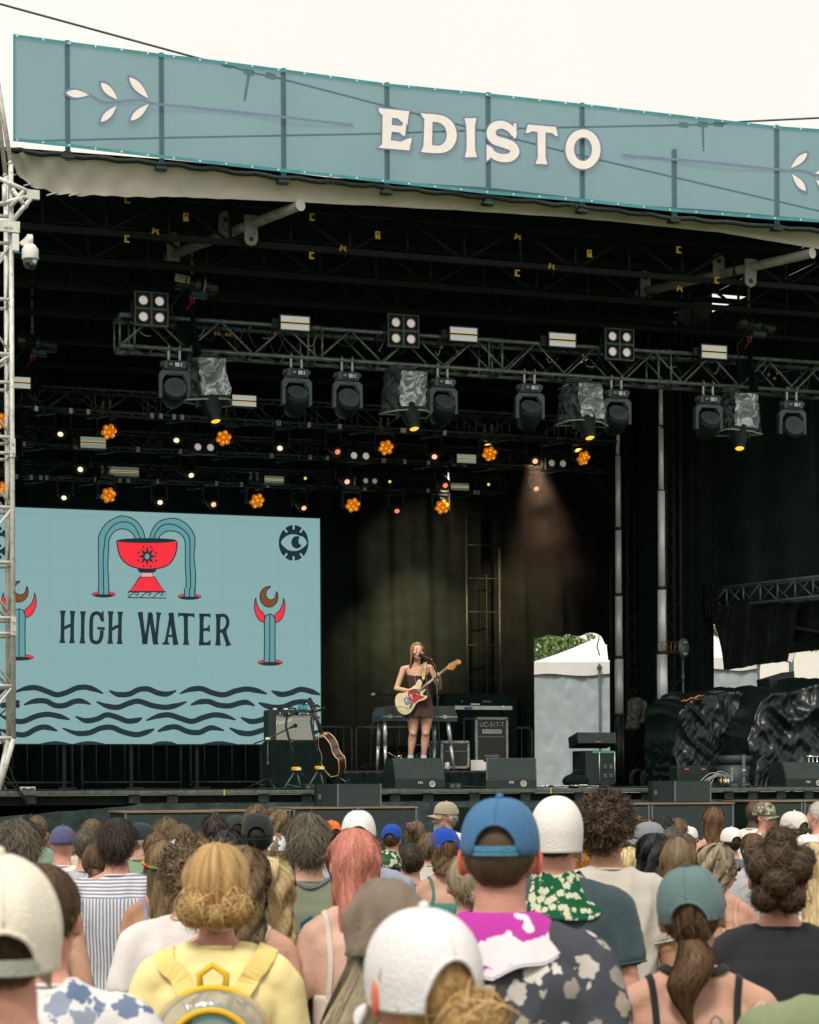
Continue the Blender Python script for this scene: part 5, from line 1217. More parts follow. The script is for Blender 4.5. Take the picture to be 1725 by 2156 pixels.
for x,w,rz,rx,d in((1005,2.7,.15,-1.25,'upright folded sheet of white paper propped by the flight case'),(1018,2.68,-.35,-1.1,'tilted smaller sheet of white paper beside the folded sheet')):
 mb=MB();mb.grid(lambda p,q:Vector((-.1+.2*p+.0,.02*math.sin(p*3),.15*q*(1-.3*p if rz<0 else 1))),6,4,False)
 o=mb.build('paper_sheet',mat('paper',(.6,.57,.54),rough=.8,var=.05),loc=at(x,w,RISER_Z+.002),rz=TH+rz);tag(o,d,'paper','paper sheets by the flight case')
t=thing('wooden_wedge','small brown wooden wedge behind the sideways monitor','wedge',at(1040,2.5,RISER_Z),TH)
mb=MB();mb.prism([(-.14,0),(.14,0),(.14,.12)],Matrix.Translation((0,.05,0))@UPM,.1);mb.build('block',WOODP,t)
def micstand(xb,w,z0,top,boom,label,mic=None,r=.011,cable=None):
 b=at(xb,w,z0);t=thing('microphone_stand',label,'microphone stand',b,TH,None)
 org=Matrix.Rotation(-TH,4,'Z')@Matrix.Translation(-b)
 L=lambda p:org@S(*p)
 pt=L((SU(top[0],top[1],w)[0],w,SU(top[0],top[1],w)[1]))
 mb=MB();mb.cyl((0,0,.02),pt,r*1.15,r,n=10);mb.cyl((pt.x*.5,0,pt.z*.5-.04),(pt.x*.5,0,pt.z*.5+.04),r*2,n=10);mb.build('pole',BLACKM,t)
 for a_ in(.6,2.7,4.8):
  mb=MB();mb.cyl((0,0,.15),(.30*math.cos(a_),.30*math.sin(a_),.01),.009,n=6);mb.cyl((0,0,.06),(.15*math.cos(a_),.15*math.sin(a_),.075),.006,n=6);mb.build('leg',BLACKM,t)
 if boom:
  P=[L((SU(x,y,w+dw)[0],w+dw,SU(x,y,w+dw)[1]))for x,y,dw in boom]
  mb=MB();mb.tube(P,.009,8);mb.build('boom',BLACKM,t)
  mb=MB();mb.cyl(pt+Vector((-.03,0,0)),pt+Vector((.03,0,0)),.022);mb.build('clamp',mat('pale_clamp',(0,0,0)),t)
 if mic:
  (x0,y0,d0),(x1,y1,d1)=mic;p=L((SU(x0,y0,w+d0)[0],w+d0,SU(x0,y0,w+d0)[1]));q=L((SU(x1,y1,w+d1)[0],w+d1,SU(x1,y1,w+d1)[1]));dd=(q-p).normalized()
  mb=MB();mb.cyl(p+dd*.03,q,.018,.013,n=14);m_=mb.build('microphone',BLACKP,t)
  mb=MB();mb.sph(p,.028,16,12);mb.build('mesh_head',mat('mic_mesh',(.02,.02,.022),rough=.4,metal=.4,bump=.8,bscale=300),m_)
 if cable:
  P=[L((SU(x,y,w+dw)[0],w+dw,max(z0+.006,SU(x,y,w+dw)[1])))for x,y,dw in cable]
  mb=MB();mb.tube(P,.006,5);mb.build('cable',RUBBER,t)
 return t
micstand(784,4.9,RISER_Z,(785,1462),[(764,1457,-.1),(785,1461,0),(850,1466,.3)],'boom stand left of the electric piano')
micstand(564,1.2,DECK,(564,1556),[(535,1566,.1),(564,1556,0),(612,1532,-.05)],'low boom microphone stand in front of the amplifier',mic=((622,1528,-.05),(610,1533,-.05)))
micstand(2,1.2,DECK,(10,1560),[(-10,1515,.1),(14,1492,-.05)],'microphone stand behind the white tower',mic=((37,1486,0),(16,1490,0)))
t=thing('black_case','plain black case under the guitar amplifier','case',at(614,2.6),TH)
Yam=Y0+SU(614,1600,2.6)[0]*sT+2.6*cT
za=HC+(HY-1560)*Yam/FV
mb=MB();mb.box((.05,.02,(za-DECK)/2),(.78,.5,za-DECK),bev=.015);mb.build('body',VELV,t)
for s_ in(-1,1):
 mb=MB();mb.box((.05+s_*.39,.0,(za-DECK)*.6),(.01,.14,.05));mb.build('handle',RUBBER,t)
H=(1560-1494)*Yam/FV;Wd=100*Yam/FV
t=thing('guitar_amplifier','guitar combo amplifier with silver grille cloth and script logo','amplifier',at(609.5,2.6,za),TH)
mb=MB();mb.box((-.0,.02,H/2),(Wd,.26,H),bev=.012);mb.build('cabinet',BLACKP,t)
f0,f1=-Wd/2+.10,Wd/2-.01
mb=MB();mb.box(((f0+f1)/2,-.114,H*.41),(f1-f0-.02,.012,H*.74));mb.build('grille_cloth',mat('grille_cloth',(.30,.31,.27),rough=.8,var=.2,vscale=60,bump=.5,bscale=150),t)
mb=MB();mb.box(((f0+f1)/2,-.116,H*.87),(f1-f0-.02,.014,H*.13));cp=mb.build('control_panel',BLACKM,t)
mb=MB();mb.box(((f0+f1)/2,-.124,H*.80),(f1-f0-.02,.004,.008));mb.build('trim',ALU,t)
for i in range(11):
 mb=MB();x=f0+.06+i*.04+(.03 if i>4 else 0);mb.cyl((x,-.122,H*.88),(x,-.137,H*.88),.009,n=10);mb.build('knob',WHITEP if i%3==0 else GREYM,cp)
textmesh('Fender',.085,Matrix.Translation((f0+.11,-.124,H*.62))@Matrix.Rotation(R(-14),4,'Y')@UPM,WHITEP,'logo',t,shear=.4)
textmesh('Deluxe Reverb',.03,Matrix.Translation((f1-.09,-.125,H*.885))@UPM,WHITEP,'lettering',t,shear=.3)
mb=MB();mb.tube([(-.1,0,H),(-.09,0,H+.025),(.09,0,H+.025),(.1,0,H)],.009,6);mb.build('handle',RUBBER,t)
t=thing('effects_pedal','small turquoise effects pedal on top of the amplifier','pedal',at(638,2.55,za+H),TH)
mb=MB();mb.box((0,0,.035),(.12,.07,.06),bev=.008);mb.build('body',mat('turq',(.05,.28,.36),rough=.4),t);mb=MB();mb.cyl((-.03,-.0,.065),(-.03,0,.08),.01);mb.cyl((.03,0,.065),(.03,0,.08),.01);mb.cyl((0,-.03,.065),(0,-.03,.075),.012);mb.build('knob',BLACKM,t)
t=thing('cable_bundle','tangle of small cables and adapters on the amplifier','cable',at(590,2.55,za+H),TH)
mb=MB()
for i in range(5):mb.tube([(-.14+.07*i,0,.006),(-.12+.07*i,-.02,.05+.01*(i%2)),(-.09+.07*i,.01,.015),(-.06+.07*i,0,.006)],.006,5)
mb.build('cord',RUBBER,t)
mb=MB();mb.box((-.07,0,.012),(.05,.03,.022));mb.box((.08,0,.012),(.06,.03,.02));mb.build('adapter',WHITEP,t)
def gstand(xc,yc,xt,yt,w,label):
 b=at(xc-14,w);t=thing('guitar_stand',label,'guitar stand',b,TH,'black tripod guitar stands with yellow collars')
 um=b;org=Matrix.Rotation(-TH,4,'Z')@Matrix.Translation(-b);L=lambda x,y,dw=0:org@SP(x,y,w+dw)
 c=L(xc,yc);tp=L(xt,yt)
 mb=MB();mb.tube([c,c+(L(xt-4,yt+22)-c)*.55,L(xt-5,yt+24),L(xt-3,yt+8),tp],.016,8);mb.cyl(c+(tp-c)*.5-Vector((0,0,.04)),c+(tp-c)*.5+Vector((0,0,.04)),.024);mb.build('pole',BLACKM,t)
 mb=MB();mb.lathe([(.05,-.02),(.065,-.015),(.065,.02),(.05,.03)],14,Matrix.Translation(c));mb.box(c+Vector((0,-.06,0)),(.1,.03,.04),bev=.006);mb.build('collar',YEL,t)
 mb=MB();mb.box(c+Vector((.01,-.078,0)),(.05,.004,.022));mb.build('label_plate',WHITEP,t)
 for x,y,dw in((xc-26,1661,-.1),(xc+10,1661,-.05),(xc+40,1658,.3)):
  e=L(x,y,dw);e.z=.01;mb=MB();mb.cyl(c,e,.015,.011,n=8);mb.build('leg',BLACKM if dw>0 else GREYM,t)
 mb=MB();mb.cyl(tp+Vector((-.06,0,-.02)),tp+Vector((.13,.0,.02)),.018);mb.cyl(tp+Vector((-.02,0,0)),tp+Vector((-.02,-.07,.03)),.012);mb.cyl(tp+Vector((.10,0,.01)),tp+Vector((.13,-.06,.04)),.012);mb.build('yoke',BLACKM,t)
 m_=c*.5+Vector((0,-.02,0));mb=MB();mb.tube([L(xc-20,1652),L(xc+0,1656),L(xc+12,1659)],.01,6);mb.build('brace',GREYM,t)
gstand(624,1620,607,1505,1.0,'empty guitar stand with yellow collar in front of the amplifier')
gstand(673,1618,660,1497,1.2,'guitar stand with yellow collar holding the acoustic guitar')
ga=thing('acoustic_guitar','dark acoustic guitar with cream binding leaning on its stand','guitar',at(700,1.35),TH)
org=Matrix.Rotation(-TH,4,'Z')@Matrix.Translation(-at(700,1.35));G=lambda x,y,dw=0:org@SP(x,y,1.35+dw)
neckb,bodyb=G(683,1545),G(713,1636);neckt=G(664,1488);head=G(657,1474)
ax=(neckb-bodyb).normalized();side=Vector((1,0,0))-ax*ax.x;side.normalize();sd=ax.cross(side).normalized()
out=(sd*.93-side*.37).normalized();thick=out.cross(ax).normalized()
if thick.x<0:thick=-thick
Lb=(neckb-bodyb).length
def bw(t):return .02+.14*math.sin(PI*min(1,max(0,t*1.02)))**.6*(1+.28*math.cos(2*PI*t*1.0)*-1*0)*(1.22 if t<.42 else 1.0)*(1-.28*math.exp(-((t-.58)/.12)**2))if 0<t<1 else .005
prof=[(i/22)for i in range(23)]
rl=[]
def gout(th):
 return None
edge=[(bodyb+ax*Lb*t+out*bw(t))for t in prof]+[(bodyb+ax*Lb*t-out*bw(t))for t in reversed(prof)]
TKN=.115
mb=MB();n=len(edge);vs=[p-thick*TKN/2 for p in edge]+[p+thick*TKN/2 for p in edge]
mb.add(vs,[(i,(i+1)%n,n+(i+1)%n,n+i)for i in range(n)],True);mb.build('side',mat('mahogany',(.075,.028,.014),rough=.25,var=.4,vscale=9,stretch=(1,1,6),spec=.7,coat=.4),ga)
for sgn,nm,m_ in((-1,'top_board',mat('sunburst_black',(.012,.011,.010),rough=.25,spec=.7)),(1,'back_board',mat('mahogany',(0,0,0)))):
 ctr=bodyb+ax*Lb*.5+thick*sgn*TKN/2*1.0
 mb=MB();vs=[ctr+thick*sgn*.004]+[p+thick*sgn*(TKN/2+.001)for p in edge];mb.add(vs,[(0,1+i,1+(i+1)%n)for i in range(n)]);mb.build(nm,m_,ga)
CRM=mat('cream_binding',(.62,.5,.24),rough=.4)
for sgn in(-1,1):
 mb=MB();mb.tube([p+thick*sgn*TKN/2 for p in edge[1:-1]],.0065,6,close=True);mb.build('binding',CRM,ga)
mb=MB();mb.cyl(neckb-thick*.04,neckt-thick*.04,.028,.022,n=10);nk=mb.build('neck',mat('neck_wood',(.06,.03,.015),rough=.4),ga)
mb=MB();mb.box((neckb+ax*-.01)-thick*.02,(.09,.06,.07));mb.build('heel',mat('pale_maple',(.45,.3,.15),rough=.5),ga)
mb=MB();hm=(neckt+head)/2-thick*.04;q=(head-neckt).to_track_quat('Z','X').to_matrix().to_4x4();mb.box(hm,(.07,.02,.17),M=q,bev=.004);hd=mb.build('headstock',BLACKM,ga)
for k in range(3):
 for s_ in(-1,1):
  p=neckt+(head-neckt)*(.25+.3*k)-thick*.04;mb=MB();mb.cyl(p,p+(q@Vector((s_*.055,0,0))),.007,n=6);mb.sph(p+(q@Vector((s_*.055,0,0))),.012,8,6);mb.build('tuning_peg',CHROME,hd)
mb=MB();mb.grid(lambda a_,b_:bodyb+Vector((-.02+.14*a_+.03*b_,-.05-.02*b_,-.01-.13*a_*(1.1-a_)+.0))+Vector((0,.05*b_,.015*math.sin(a_*6))),12,3);mb.build('strap',mat('tan_strap',(.35,.27,.16),rough=.8),ga)
def small_box(x,w,d,label,m_=RUBBER,cat='power box',rz=0):
 t=thing('power_box',label,cat,at(x,w),TH+rz,'small power boxes on the stage lip');mb=MB();mb.box((0,0,d[2]/2),d,bev=.008);mb.build('body',m_,t)
 for s_ in(-1,1):
  mb=MB();mb.box((s_*d[0]*.25,-d[1]/2-.002,d[2]/2),(d[0]*.32,.006,d[2]*.6));mb.build('socket',GREYM,t)
small_box(251*1.0+402,.5,(.16,.12,.07),'black power box on the lip below the guitar stands')
small_box(956,.35,(.16,.12,.075),'black power box on the lip in front of the singer')
small_box(58,.4,(.18,.1,.05),'pale-labelled power box at the left end of the lip',mat('pale_clamp',(0,0,0)))
small_box(1228,.4,(.10,.08,.05),'white multiway box on the lip near the tent opening',mat('pale_clamp',(0,0,0)))
small_box(1375*1.0+178,.5,(.34,.14,.06),'flat black multiway box in front of the drum case')
def lipcable(P,label,r=.008,w=.35):
 pts=[Vector((SU(x,1650,w+dw)[0],w+dw,DECK+.006+dz))for x,dw,dz in P]
 tag(MB().tube([Vector(p)for p in spline3(pts)],r,5).build('cable',RUBBER,loc=ORG,rz=TH),label,'cable','black cables along the stage lip')
def spline3(P,n=5):
 out=[];m=len(P)
 for i in range(m-1):
  p0,p1,p2,p3=P[max(i-1,0)],P[i],P[i+1],P[min(i+2,m-1)]
  for k in range(n):
   t=k/n;out.append(.5*((2*p1)+(-p0+p2)*t+(2*p0-5*p1+4*p2-p3)*t*t+(-p0+3*p1-3*p2+p3)*t**3))
 return out+[P[-1]]
lipcable([(0,.1,0),(60,0,.01),(170,.1,.0),(320,0,.01),(480,.12,0),(650,.1,.02)],'black cable along the lip under the screen')
lipcable([(655,.1,.02),(700,0,.01),(800,.1,0),(880,-.1,.0),(955,.05,.03)],'black cable along the lip left of the central power box')
lipcable([(960,.1,.03),(1000,0,.02),(1060,.1,0),(1140,-.05,.01),(1225,0,.02)],'black cable along the lip under the sideways monitor')
lipcable([(1230,0,.02),(1290,.1,.0),(1370,-.05,.01),(1470,0,.0),(1540,.1,.03)],'black cable along the lip below the silver masts')
lipcable([(1560,.1,.03),(1620,0,.0),(1700,.1,.01),(1780,0,0)],'black cable along the lip at the right end')
for x,y,d in((472,1665,'left'),(1160,1661,'middle'),(1442,1659,'right')):
 p=at(x,-.01,DECK-.03);mb=MB();mb.box((0,0,0),(.012,.01,.07));tag(mb.build('tape_mark',mat('green_tape',(.5,.6,.06),rough=.6),loc=p,rz=TH),'bright yellow-green tape mark on the stage edge, %s one of three'%d,'tape','yellow-green tape marks on the stage edge')
t=thing('connector_bunch','bunch of cables with orange, white and blue plugs in front of the drum case','cable',at(1524,.55),TH)
for k,(x0,x1,m_)in enumerate(((-.35,-.05,'o'),(-.38,.0,'o'),(-.3,.06,'w'),(-.42,.02,'w'),(-.2,.1,'b'))):
 mb=MB();mb.tube(spline3([Vector((x0,0,.01)),Vector((x0*.5,-.02,.13+.02*k)),Vector((x1,0,.15)),Vector((x1+.02,0,.06))]),.007,5);c_=mb.build('cord',mat('grey_cable',(0,0,0)),t)
 mb=MB();mb.cyl((x1,0,.11),(x1+.015,0,.05),.013);mb.build('plug',{'o':mat('orange_plug',(0,0,0)),'w':WHITEP,'b':mat('blue_tape2',(0,0,0))}[m_],c_)
t=thing('mixing_console','black monitor console on a wheeled rack with a green strip','console',at(1250,3.2),TH)
mb=MB();mb.box((0,0,.02+.27),(.46,.5,.5),bev=.01);mb.build('rack',BLACKP,t)
mb=MB();mb.prism([(-.3,0),(.3,0),(.3,.16),(-.3,.16)],Matrix.Translation((0,.2,.58))@Matrix.Rotation(-.2,4,'X')@UPM,.35);mb.build('desk',BLACKM,t)
mb=MB();mb.box((.05,-.255,.52),(.35,.006,.03));mb.build('green_strip',emis('green_strip',srgb(40,150,90),.6),t)
for x in(-.02,.22):
 mb=MB();mb.cyl((x,-.262,.06),(x,-.262,.52),.008);mb.build('rack_rail',ALU,t)
for i in range(2):
 for j in range(2):
  mb=MB();mb.box((.07+i*.09,-.26,.18+j*.13),(.05,.01,.06));mb.build('patch_panel',GREYM,t)
mb=MB();mb.tube([(-.1,.1,.74),(-.1,.1,.79),(.16,.1,.79),(.16,.1,.74)],.01,6);mb.build('handle',BLACKM,t)
textmesh('VENUE',.03,Matrix.Translation((.0,-.165,.67))@Matrix.Rotation(-.2,4,'X')@UPM,mat('orange_plug',(0,0,0)),'lettering',t)
t=thing('equipment_bag','black cloth bag slumped left of the console rack','bag',at(1212,2.9),TH)
mb=MB();mb.sph((0,0,.1),(.2,.14,.11),18,10);mb.build('body',VELV,t);mb=MB();mb.tube([(-.1,-.05,.18),(-.05,-.1,.26),(.05,-.1,.26),(.1,-.05,.18)],.008,5);mb.build('strap',RUBBER,t)
t=thing('printed_sheet','crumpled white plastic sheet lying on the stage floor by the tent opening','sheet',at(1182,1.5),TH)
mb=MB();mb.grid(lambda p,q:Vector((-.25+.5*p,-.12+.25*q,.01+.03*noise.noise(Vector((p*5,q*5,0)))+.02)),12,8,False);mb.build('fold',WHITEP,t)
t=thing('poster','white poster with thin black lettering half hidden by the thicker silver mast','poster',S(SU(1377,1600,5.2)[0],5.2,SU(1377,1571,5.2)[1]),TH)
mb=MB();mb.box((0,0,0),(.26,.01,.42));mb.build('board',mat('poster_paper',(.42,.43,.4),rough=.7,var=.08),t)
for s_,z_,sz in(('MOA',.13,.1),('ROC',.03,.1),('FOR I',-.07,.085),('OWL',-.155,.05)):textmesh(s_,sz,Matrix.Translation((-.03,-.007,z_))@UPM,BLACKM,'lettering',t,sx=.62)
t=thing('camouflage_jacket','camouflage jacket hanging between the silver masts','jacket',S(SU(1340,1480,5.0)[0],5.0,SU(1340,1496,5.0)[1]),TH)
CAMO=bpy.data.materials.new('camouflage');CAMO.use_nodes=True;_t=CAMO.node_tree;_p=_t.nodes['Principled BSDF'];_tc=_t.nodes.new('ShaderNodeTexCoord');_v=_t.nodes.new('ShaderNodeTexNoise');_v.inputs['Scale'].default_value=28;_v.inputs['Detail'].default_value=1.5
_cr=_t.nodes.new('ShaderNodeValToRGB');_cr.color_ramp.interpolation='CONSTANT';_e=_cr.color_ramp.elements;_e[0].color=(.05,.05,.03,1);_e[1].position=.45;_e[1].color=(.3,.26,.19,1)
_x=_e.new(.52);_x.color=(.12,.13,.07,1);_x=_e.new(.6);_x.color=(.42,.38,.31,1)
_t.links.new(_tc.outputs['Object'],_v.inputs['Vector']);_t.links.new(_v.outputs['Fac'],_cr.inputs['Fac']);_t.links.new(_cr.outputs[0],_p.inputs['Base Color']);_p.inputs['Roughness'].default_value=.9
CAMD=mat('camo_dim',(.09,.09,.07),rough=.9,var=.8,vscale=26)
mb=MB();mb.rings([[Vector((x0+rx*math.cos(a_)*(1+.12*math.sin(3*a_)),.07*math.sin(a_),zz))for a_ in[2*PI*i/18 for i in range(18)]]for zz,rx,x0 in((.2,.05,0),(.16,.13,.0),(.02,.12,-.02),(-.12,.10,-.05),(-.26,.12,-.06),(-.3,.10,-.07))]);mb.build('body',CAMD,t)
mb=MB();mb.rings([[Vector((x0+.045*math.cos(a_),.045*math.sin(a_)-.05,zz))for a_ in[2*PI*i/12 for i in range(12)]]for zz,x0 in((.15,.1),(.0,.13),(-.12,.1),(-.2,.06))]);mb.build('sleeve',CAMD,t)
t=thing('helical_antenna','round plate antenna with a see-through wire helix on a thin stand','antenna',at(1441,3.6),TH)
org=Matrix.Rotation(-TH,4,'Z')@Matrix.Translation(-at(1441,3.6));pz=(org@SP(1441,1364,3.6)).z
mb=MB();mb.cyl((.0,.02,pz),(.03,-.0,pz),.135,n=28);
o=MB();o.lathe([(0,-.012),(.14,-.012),(.14,.012),(0,.012)],30,Matrix.Translation((.0,0,pz))@Matrix.Rotation(R(-58),4,'Z')@Matrix.Rotation(R(90),4,'Y'));o.build('plate',mat('antenna_plate',(.07,.10,.10),rough=.4),t)
mb=MB();dv=Matrix.Rotation(R(-58),4,'Z')@Vector((-1,0,0));
dv=Vector((-1,-.25,0)).normalized();pv=Vector((-.25,1,0)).normalized()
mb.tube([Vector((0,0,pz))+dv*(.02+.45*i/110)+pv*.085*math.cos(i*2*PI/20)+Vector((0,0,.085*math.sin(i*2*PI/20)))for i in range(111)],.0045,5);mb.build('helix',mat('copper',(.3,.15,.06),rough=.4,metal=.6),t)
mb=MB();mb.box((-.0,-.02,pz+.08),(.09,.01,.03));mb.box((0,-.02,pz-.09),(.09,.01,.03));mb.build('label_plate',mat('dim_label',(.25,.28,.27),rough=.6),t)
mb=MB();mb.cyl((0,.02,0),(0,.02,pz-.12),.013,n=8);mb.cyl((0,.02,pz-.5),(0,.02,pz-.4),.022,n=8);mb.build('pole',GREYM,t)
for a_ in(.5,2.6,4.7):
 mb=MB();mb.cyl((0,.02,.35),(.3*math.cos(a_),.3*math.sin(a_),.01),.01,n=6);mb.build('leg',BLACKM,t)
WRAP=mat('black_polythene',(.003,.008,.008),rough=.34,var=.2,vscale=4,bump=.25,bscale=9,spec=.42)
def wrapped(P,w,dep,label,seed,h0=DECK,amp=.08,nx=90):
 """P: outline of the top edge (x, y) left to right"""
 u0_,u1_=SU(P[0][0],1600,w)[0],SU(P[-1][0],1600,w)[0]
 t=sthing('covered_equipment',label,'covered equipment','equipment under black plastic sheets')
 def top(a):
  x=P[0][0]+(P[-1][0]-P[0][0])*a;return SU(x,lerp_pts(P,x),w)[1]
 def f(a,b):
  u=u0_+(u1_-u0_)*a;zt=top(a)
  if b<.62:
   q=b/.62;z=h0+(zt-h0)*q;ww=w-.18*(1-q)*.4
  else:
   q=(b-.62)/.38;z=zt+.03*math.sin(q*PI);ww=w+dep*q
  v=Vector((u*2.3,z*2.3,seed));v2=Vector((u*4.2+z*4,z*1.3-u*1.2,seed+4))
  r1=1-2*abs(noise.noise(v));r2=1-2.6*abs(noise.noise(v2));v3=Vector((u*13-z*7,z*5+u*4,seed+8));r1+=.16*(1-3*abs(noise.noise(v3)))
  return Vector((u+.04*noise.noise(v2),ww-amp*r1-amp*.5*r2,z+.02*noise.noise(v2)+(amp*.8*(r1+r2*.5)*min(1,(b-.6)*5)if b>.6 else 0)))-(Vector((amp*.8*(r1+.6*r2)*min(1,(b-.6)*5),0,0))if b>.6 else Vector())
 mb=MB();mb.grid(f,nx,70,smooth=False)
 for e_ in(0,1):
  mb.grid(lambda a,b:f(e_,.62+.38*a)*b+Vector((f(e_,.62+.38*a).x+(.05*(1-2*abs(noise.noise(Vector((a*5,b*6,seed)))))),f(e_,.62+.38*a).y,h0))*(1-b),30,30)
 o=mb.build('plastic_sheet',WRAP,t,fix=False)
 for p in o.data.polygons:p.use_smooth=True
 mb=MB();zc=max(h0+.1,min(top(0),top(1))-.12);mb.box(((u0_+u1_)/2,w+dep*.5+.1,(h0+zc)/2),((u1_-u0_)*.86,dep*.6,zc-h0));mb.build('body',BLACKP,t)
wrapped([(1418,1560),(1424,1505),(1450,1475),(1500,1462),(1530,1456),(1590,1458),(1622,1465)],2.9,1.0,'large lump of gear under black plastic left of the drum case and behind it',1.0)
wrapped([(1568,1560),(1600,1480),(1622,1462),(1668,1455),(1690,1448),(1725,1442),(1800,1440)],2.3,1.3,'tall gear under glossy black plastic at the right edge of the stage',5.5,amp=.1)
wrapped([(1588,1640),(1592,1605),(1605,1594),(1620,1608),(1628,1640)],.9,.3,'small black plastic bag right of the drum case',9.1,amp=.04,nx=30)
for P,k in(((1433,1466,1480,1450),0),):
 a,b=P3(1432,1478,2.78),P3(1481,1463,2.78)
 mb=MB();pts=[a+(b-a)*i/9+Vector((0,-.03-.01*(i%2),.012*math.sin(i*2.1)))for i in range(10)];mb.tube(pts,[.004,.012,.014,.01,.013,.009,.014,.012,.008,.004],6)
 tag(mb.build('orange_cord',mat('orange_cord',(.5,.14,.02),rough=.5),loc=ORG,rz=TH),'orange cord tied round the top of the plastic-covered gear','cord')
t=thing('drum_case','round black fibre drum case with a grey webbing strap','drum case',at(1548,1.2),TH)
hh=(1651-1586)*27.6/FV+.02
mb=MB();mb.lathe([(.24,0),(.245,.01),(.245,hh*.78)],36);mb.build('body',mat('fibre_black',(.018,.03,.03),rough=.55,bump=.2,bscale=120),t)
mb=MB();mb.lathe([(.252,hh*.72),(.254,hh*.97),(.24,hh),(.02,hh+.004)],36);mb.build('lid',mat('fibre_black',(0,0,0)),t)
mb=MB();mb.box((.0,-.258,hh/2+.01),(.045,.008,hh));mb.box((0,-.02,hh+.008),(.045,.48,.006));mb.build('strap',mat('grey_webbing',(.11,.14,.14),rough=.8),t)
mb=MB();mb.tube([(-.045,-.268,hh*.5),(.045,-.268,hh*.5),(.045,-.268,hh*.38),(-.045,-.268,hh*.38)],.006,5,close=True);mb.build('buckle',FRM,t)
mb=MB();mb.box((.0,-.266,hh*.55),(.04,.004,.03));mb.build('label_plate',mat('white_tape',(0,0,0)),t)
for a_ in(-.62,.62):
 o=textmesh('YAMAHA',.045,Matrix.Identity(4),INKW,'lettering',t);o.matrix_local=Matrix.Rotation(a_,4,'Z')@Matrix.Translation((0,-.2565,hh*.42))@UPM@Matrix.Rotation(R(90),4,'Z')
t=thing('stage_speaker','tilted black speaker box on a thin pole behind the covered gear','speaker',at(1640,3.4),TH)
org=Matrix.Rotation(-TH,4,'Z')@Matrix.Translation(-at(1640,3.4));L_=lambda x,y:org@SP(x,y,3.4)
P=[(p.x,p.z)for p in(L_(1613,1430),L_(1666,1414),L_(1668,1458),L_(1657,1466),L_(1616,1456))]
mb=MB();mb.prism(P[::-1],Matrix.Translation((0,.3,0))@UPM,.4);mb.build('cabinet',BLACKP,t)
mb=MB();mb.cyl((.05,.1,0),(.05,.1,P[3][1]),.02);mb.build('pole',BLACKM,t)
mb=MB();mb.box((.16,-.12,(P[0][1]+P[3][1])/2),(.012,.02,.28));mb.build('handle',FRM,t)
t=thing('chrome_stand','chrome double-braced stand legs at the right edge beside the wedge','stand',at(1712,.9),TH)
for dx in(-.06,0,.06,.12):
 mb=MB();mb.cyl((dx*1.6,0,0),(dx,0,.42),.011);mb.build('leg',CHROME,t)
mb=MB();mb.cyl((-.1,0,.42),(.2,0,.42),.014);mb.build('crossbar',CHROME,t)
for x,w,d in((1345,4.4,'left coil of black cable between the masts'),(1368,4.2,'right coil of black cable between the masts')):
 t=thing('cable_coil',d,'cable',at(x,w),TH,'coils of black cable between the masts');mb=MB()
 for k in range(5):mb.tube([Vector((.11*math.cos(2*PI*i/24)*(1+.04*k),.03*math.sin(k),.14+.13*math.sin(2*PI*i/24)*(1+.03*k)+.0))+Vector((0,.02*k,0))for i in range(24)],.009,5,close=True)
 mb.build('loop',RUBBER,t)
t=thing('hard_case','low black hard case with orange catches on the floor below the covered gear','case',at(1452,2.2),TH)
mb=MB();mb.box((0,0,.16),(.5,.3,.3),bev=.03);mb.build('body',BLACKP,t);
for x in(-.12,.14):
 mb=MB();mb.box((x,-.155,.26),(.06,.01,.02));mb.build('catch',mat('orange_cord',(0,0,0)),t)
 # right wing: truss, black cloths, outside
RT=mat('grey_truss',(.13,.17,.165),rough=.45,metal=.4,var=.25,vscale=10,bump=.1)
t=sthing('wing_truss','grey box truss rising towards the right edge above the wing opening','truss')
wA,wB_=5.6,2.6
cT0,cT1=P3(1462,1244,wA),P3(1790,1206,wB_);cB0,cB1=P3(1462,1284,wA),P3(1790,1248,wB_)
off=Vector((.0,.0,0));bk=(cT1-cT0).cross(Vector((0,0,1))).normalized()*-.32
for A_,B_ in((cT0,cT1),(cB0,cB1),(cT0+bk,cT1+bk),(cB0+bk,cB1+bk)):
 mb=MB();mb.cyl(A_,B_,.025,n=10);mb.build('chord',RT,t)
mb=MB();n=9
for i in range(n):
 f0,f1=i/n,(i+1)/n
 a,b=cT0.lerp(cT1,f0),cB0.lerp(cB1,f1);
 if i%2:a,b=cB0.lerp(cB1,f0),cT0.lerp(cT1,f1)
 mb.cyl(a,b,.014,n=6);mb.cyl(a+bk,b+bk,.012,n=6)
 mb.cyl(cT0.lerp(cT1,f0),cB0.lerp(cB1,f0),.016,n=6);mb.cyl(cB0.lerp(cB1,f0),cB0.lerp(cB1,f0)+bk,.012,n=6)
mb.build('bracing',RT,t)
t=sthing('lower_beam','thin dark beam sloping down to the right under the wing truss','beam')
mb=MB();mb.cyl(P3(1470,1284,5.2),P3(1800,1345,3.4),.035,n=8);mb.build('tube',ROOFT,t)
t=sthing('shackle_chain','short metal shackle chain hanging under the left end of the wing truss','chain')
mb=MB();chain(mb,P3(1472,1286,5.3),P3(1472,1334,5.3),.07,.009);mb.build('links',STEEL,t)
CLB=mat('wing_cloth',(.007,.012,.0115),rough=.85,var=.4,vscale=4,bump=.7,bscale=6,spec=.25)
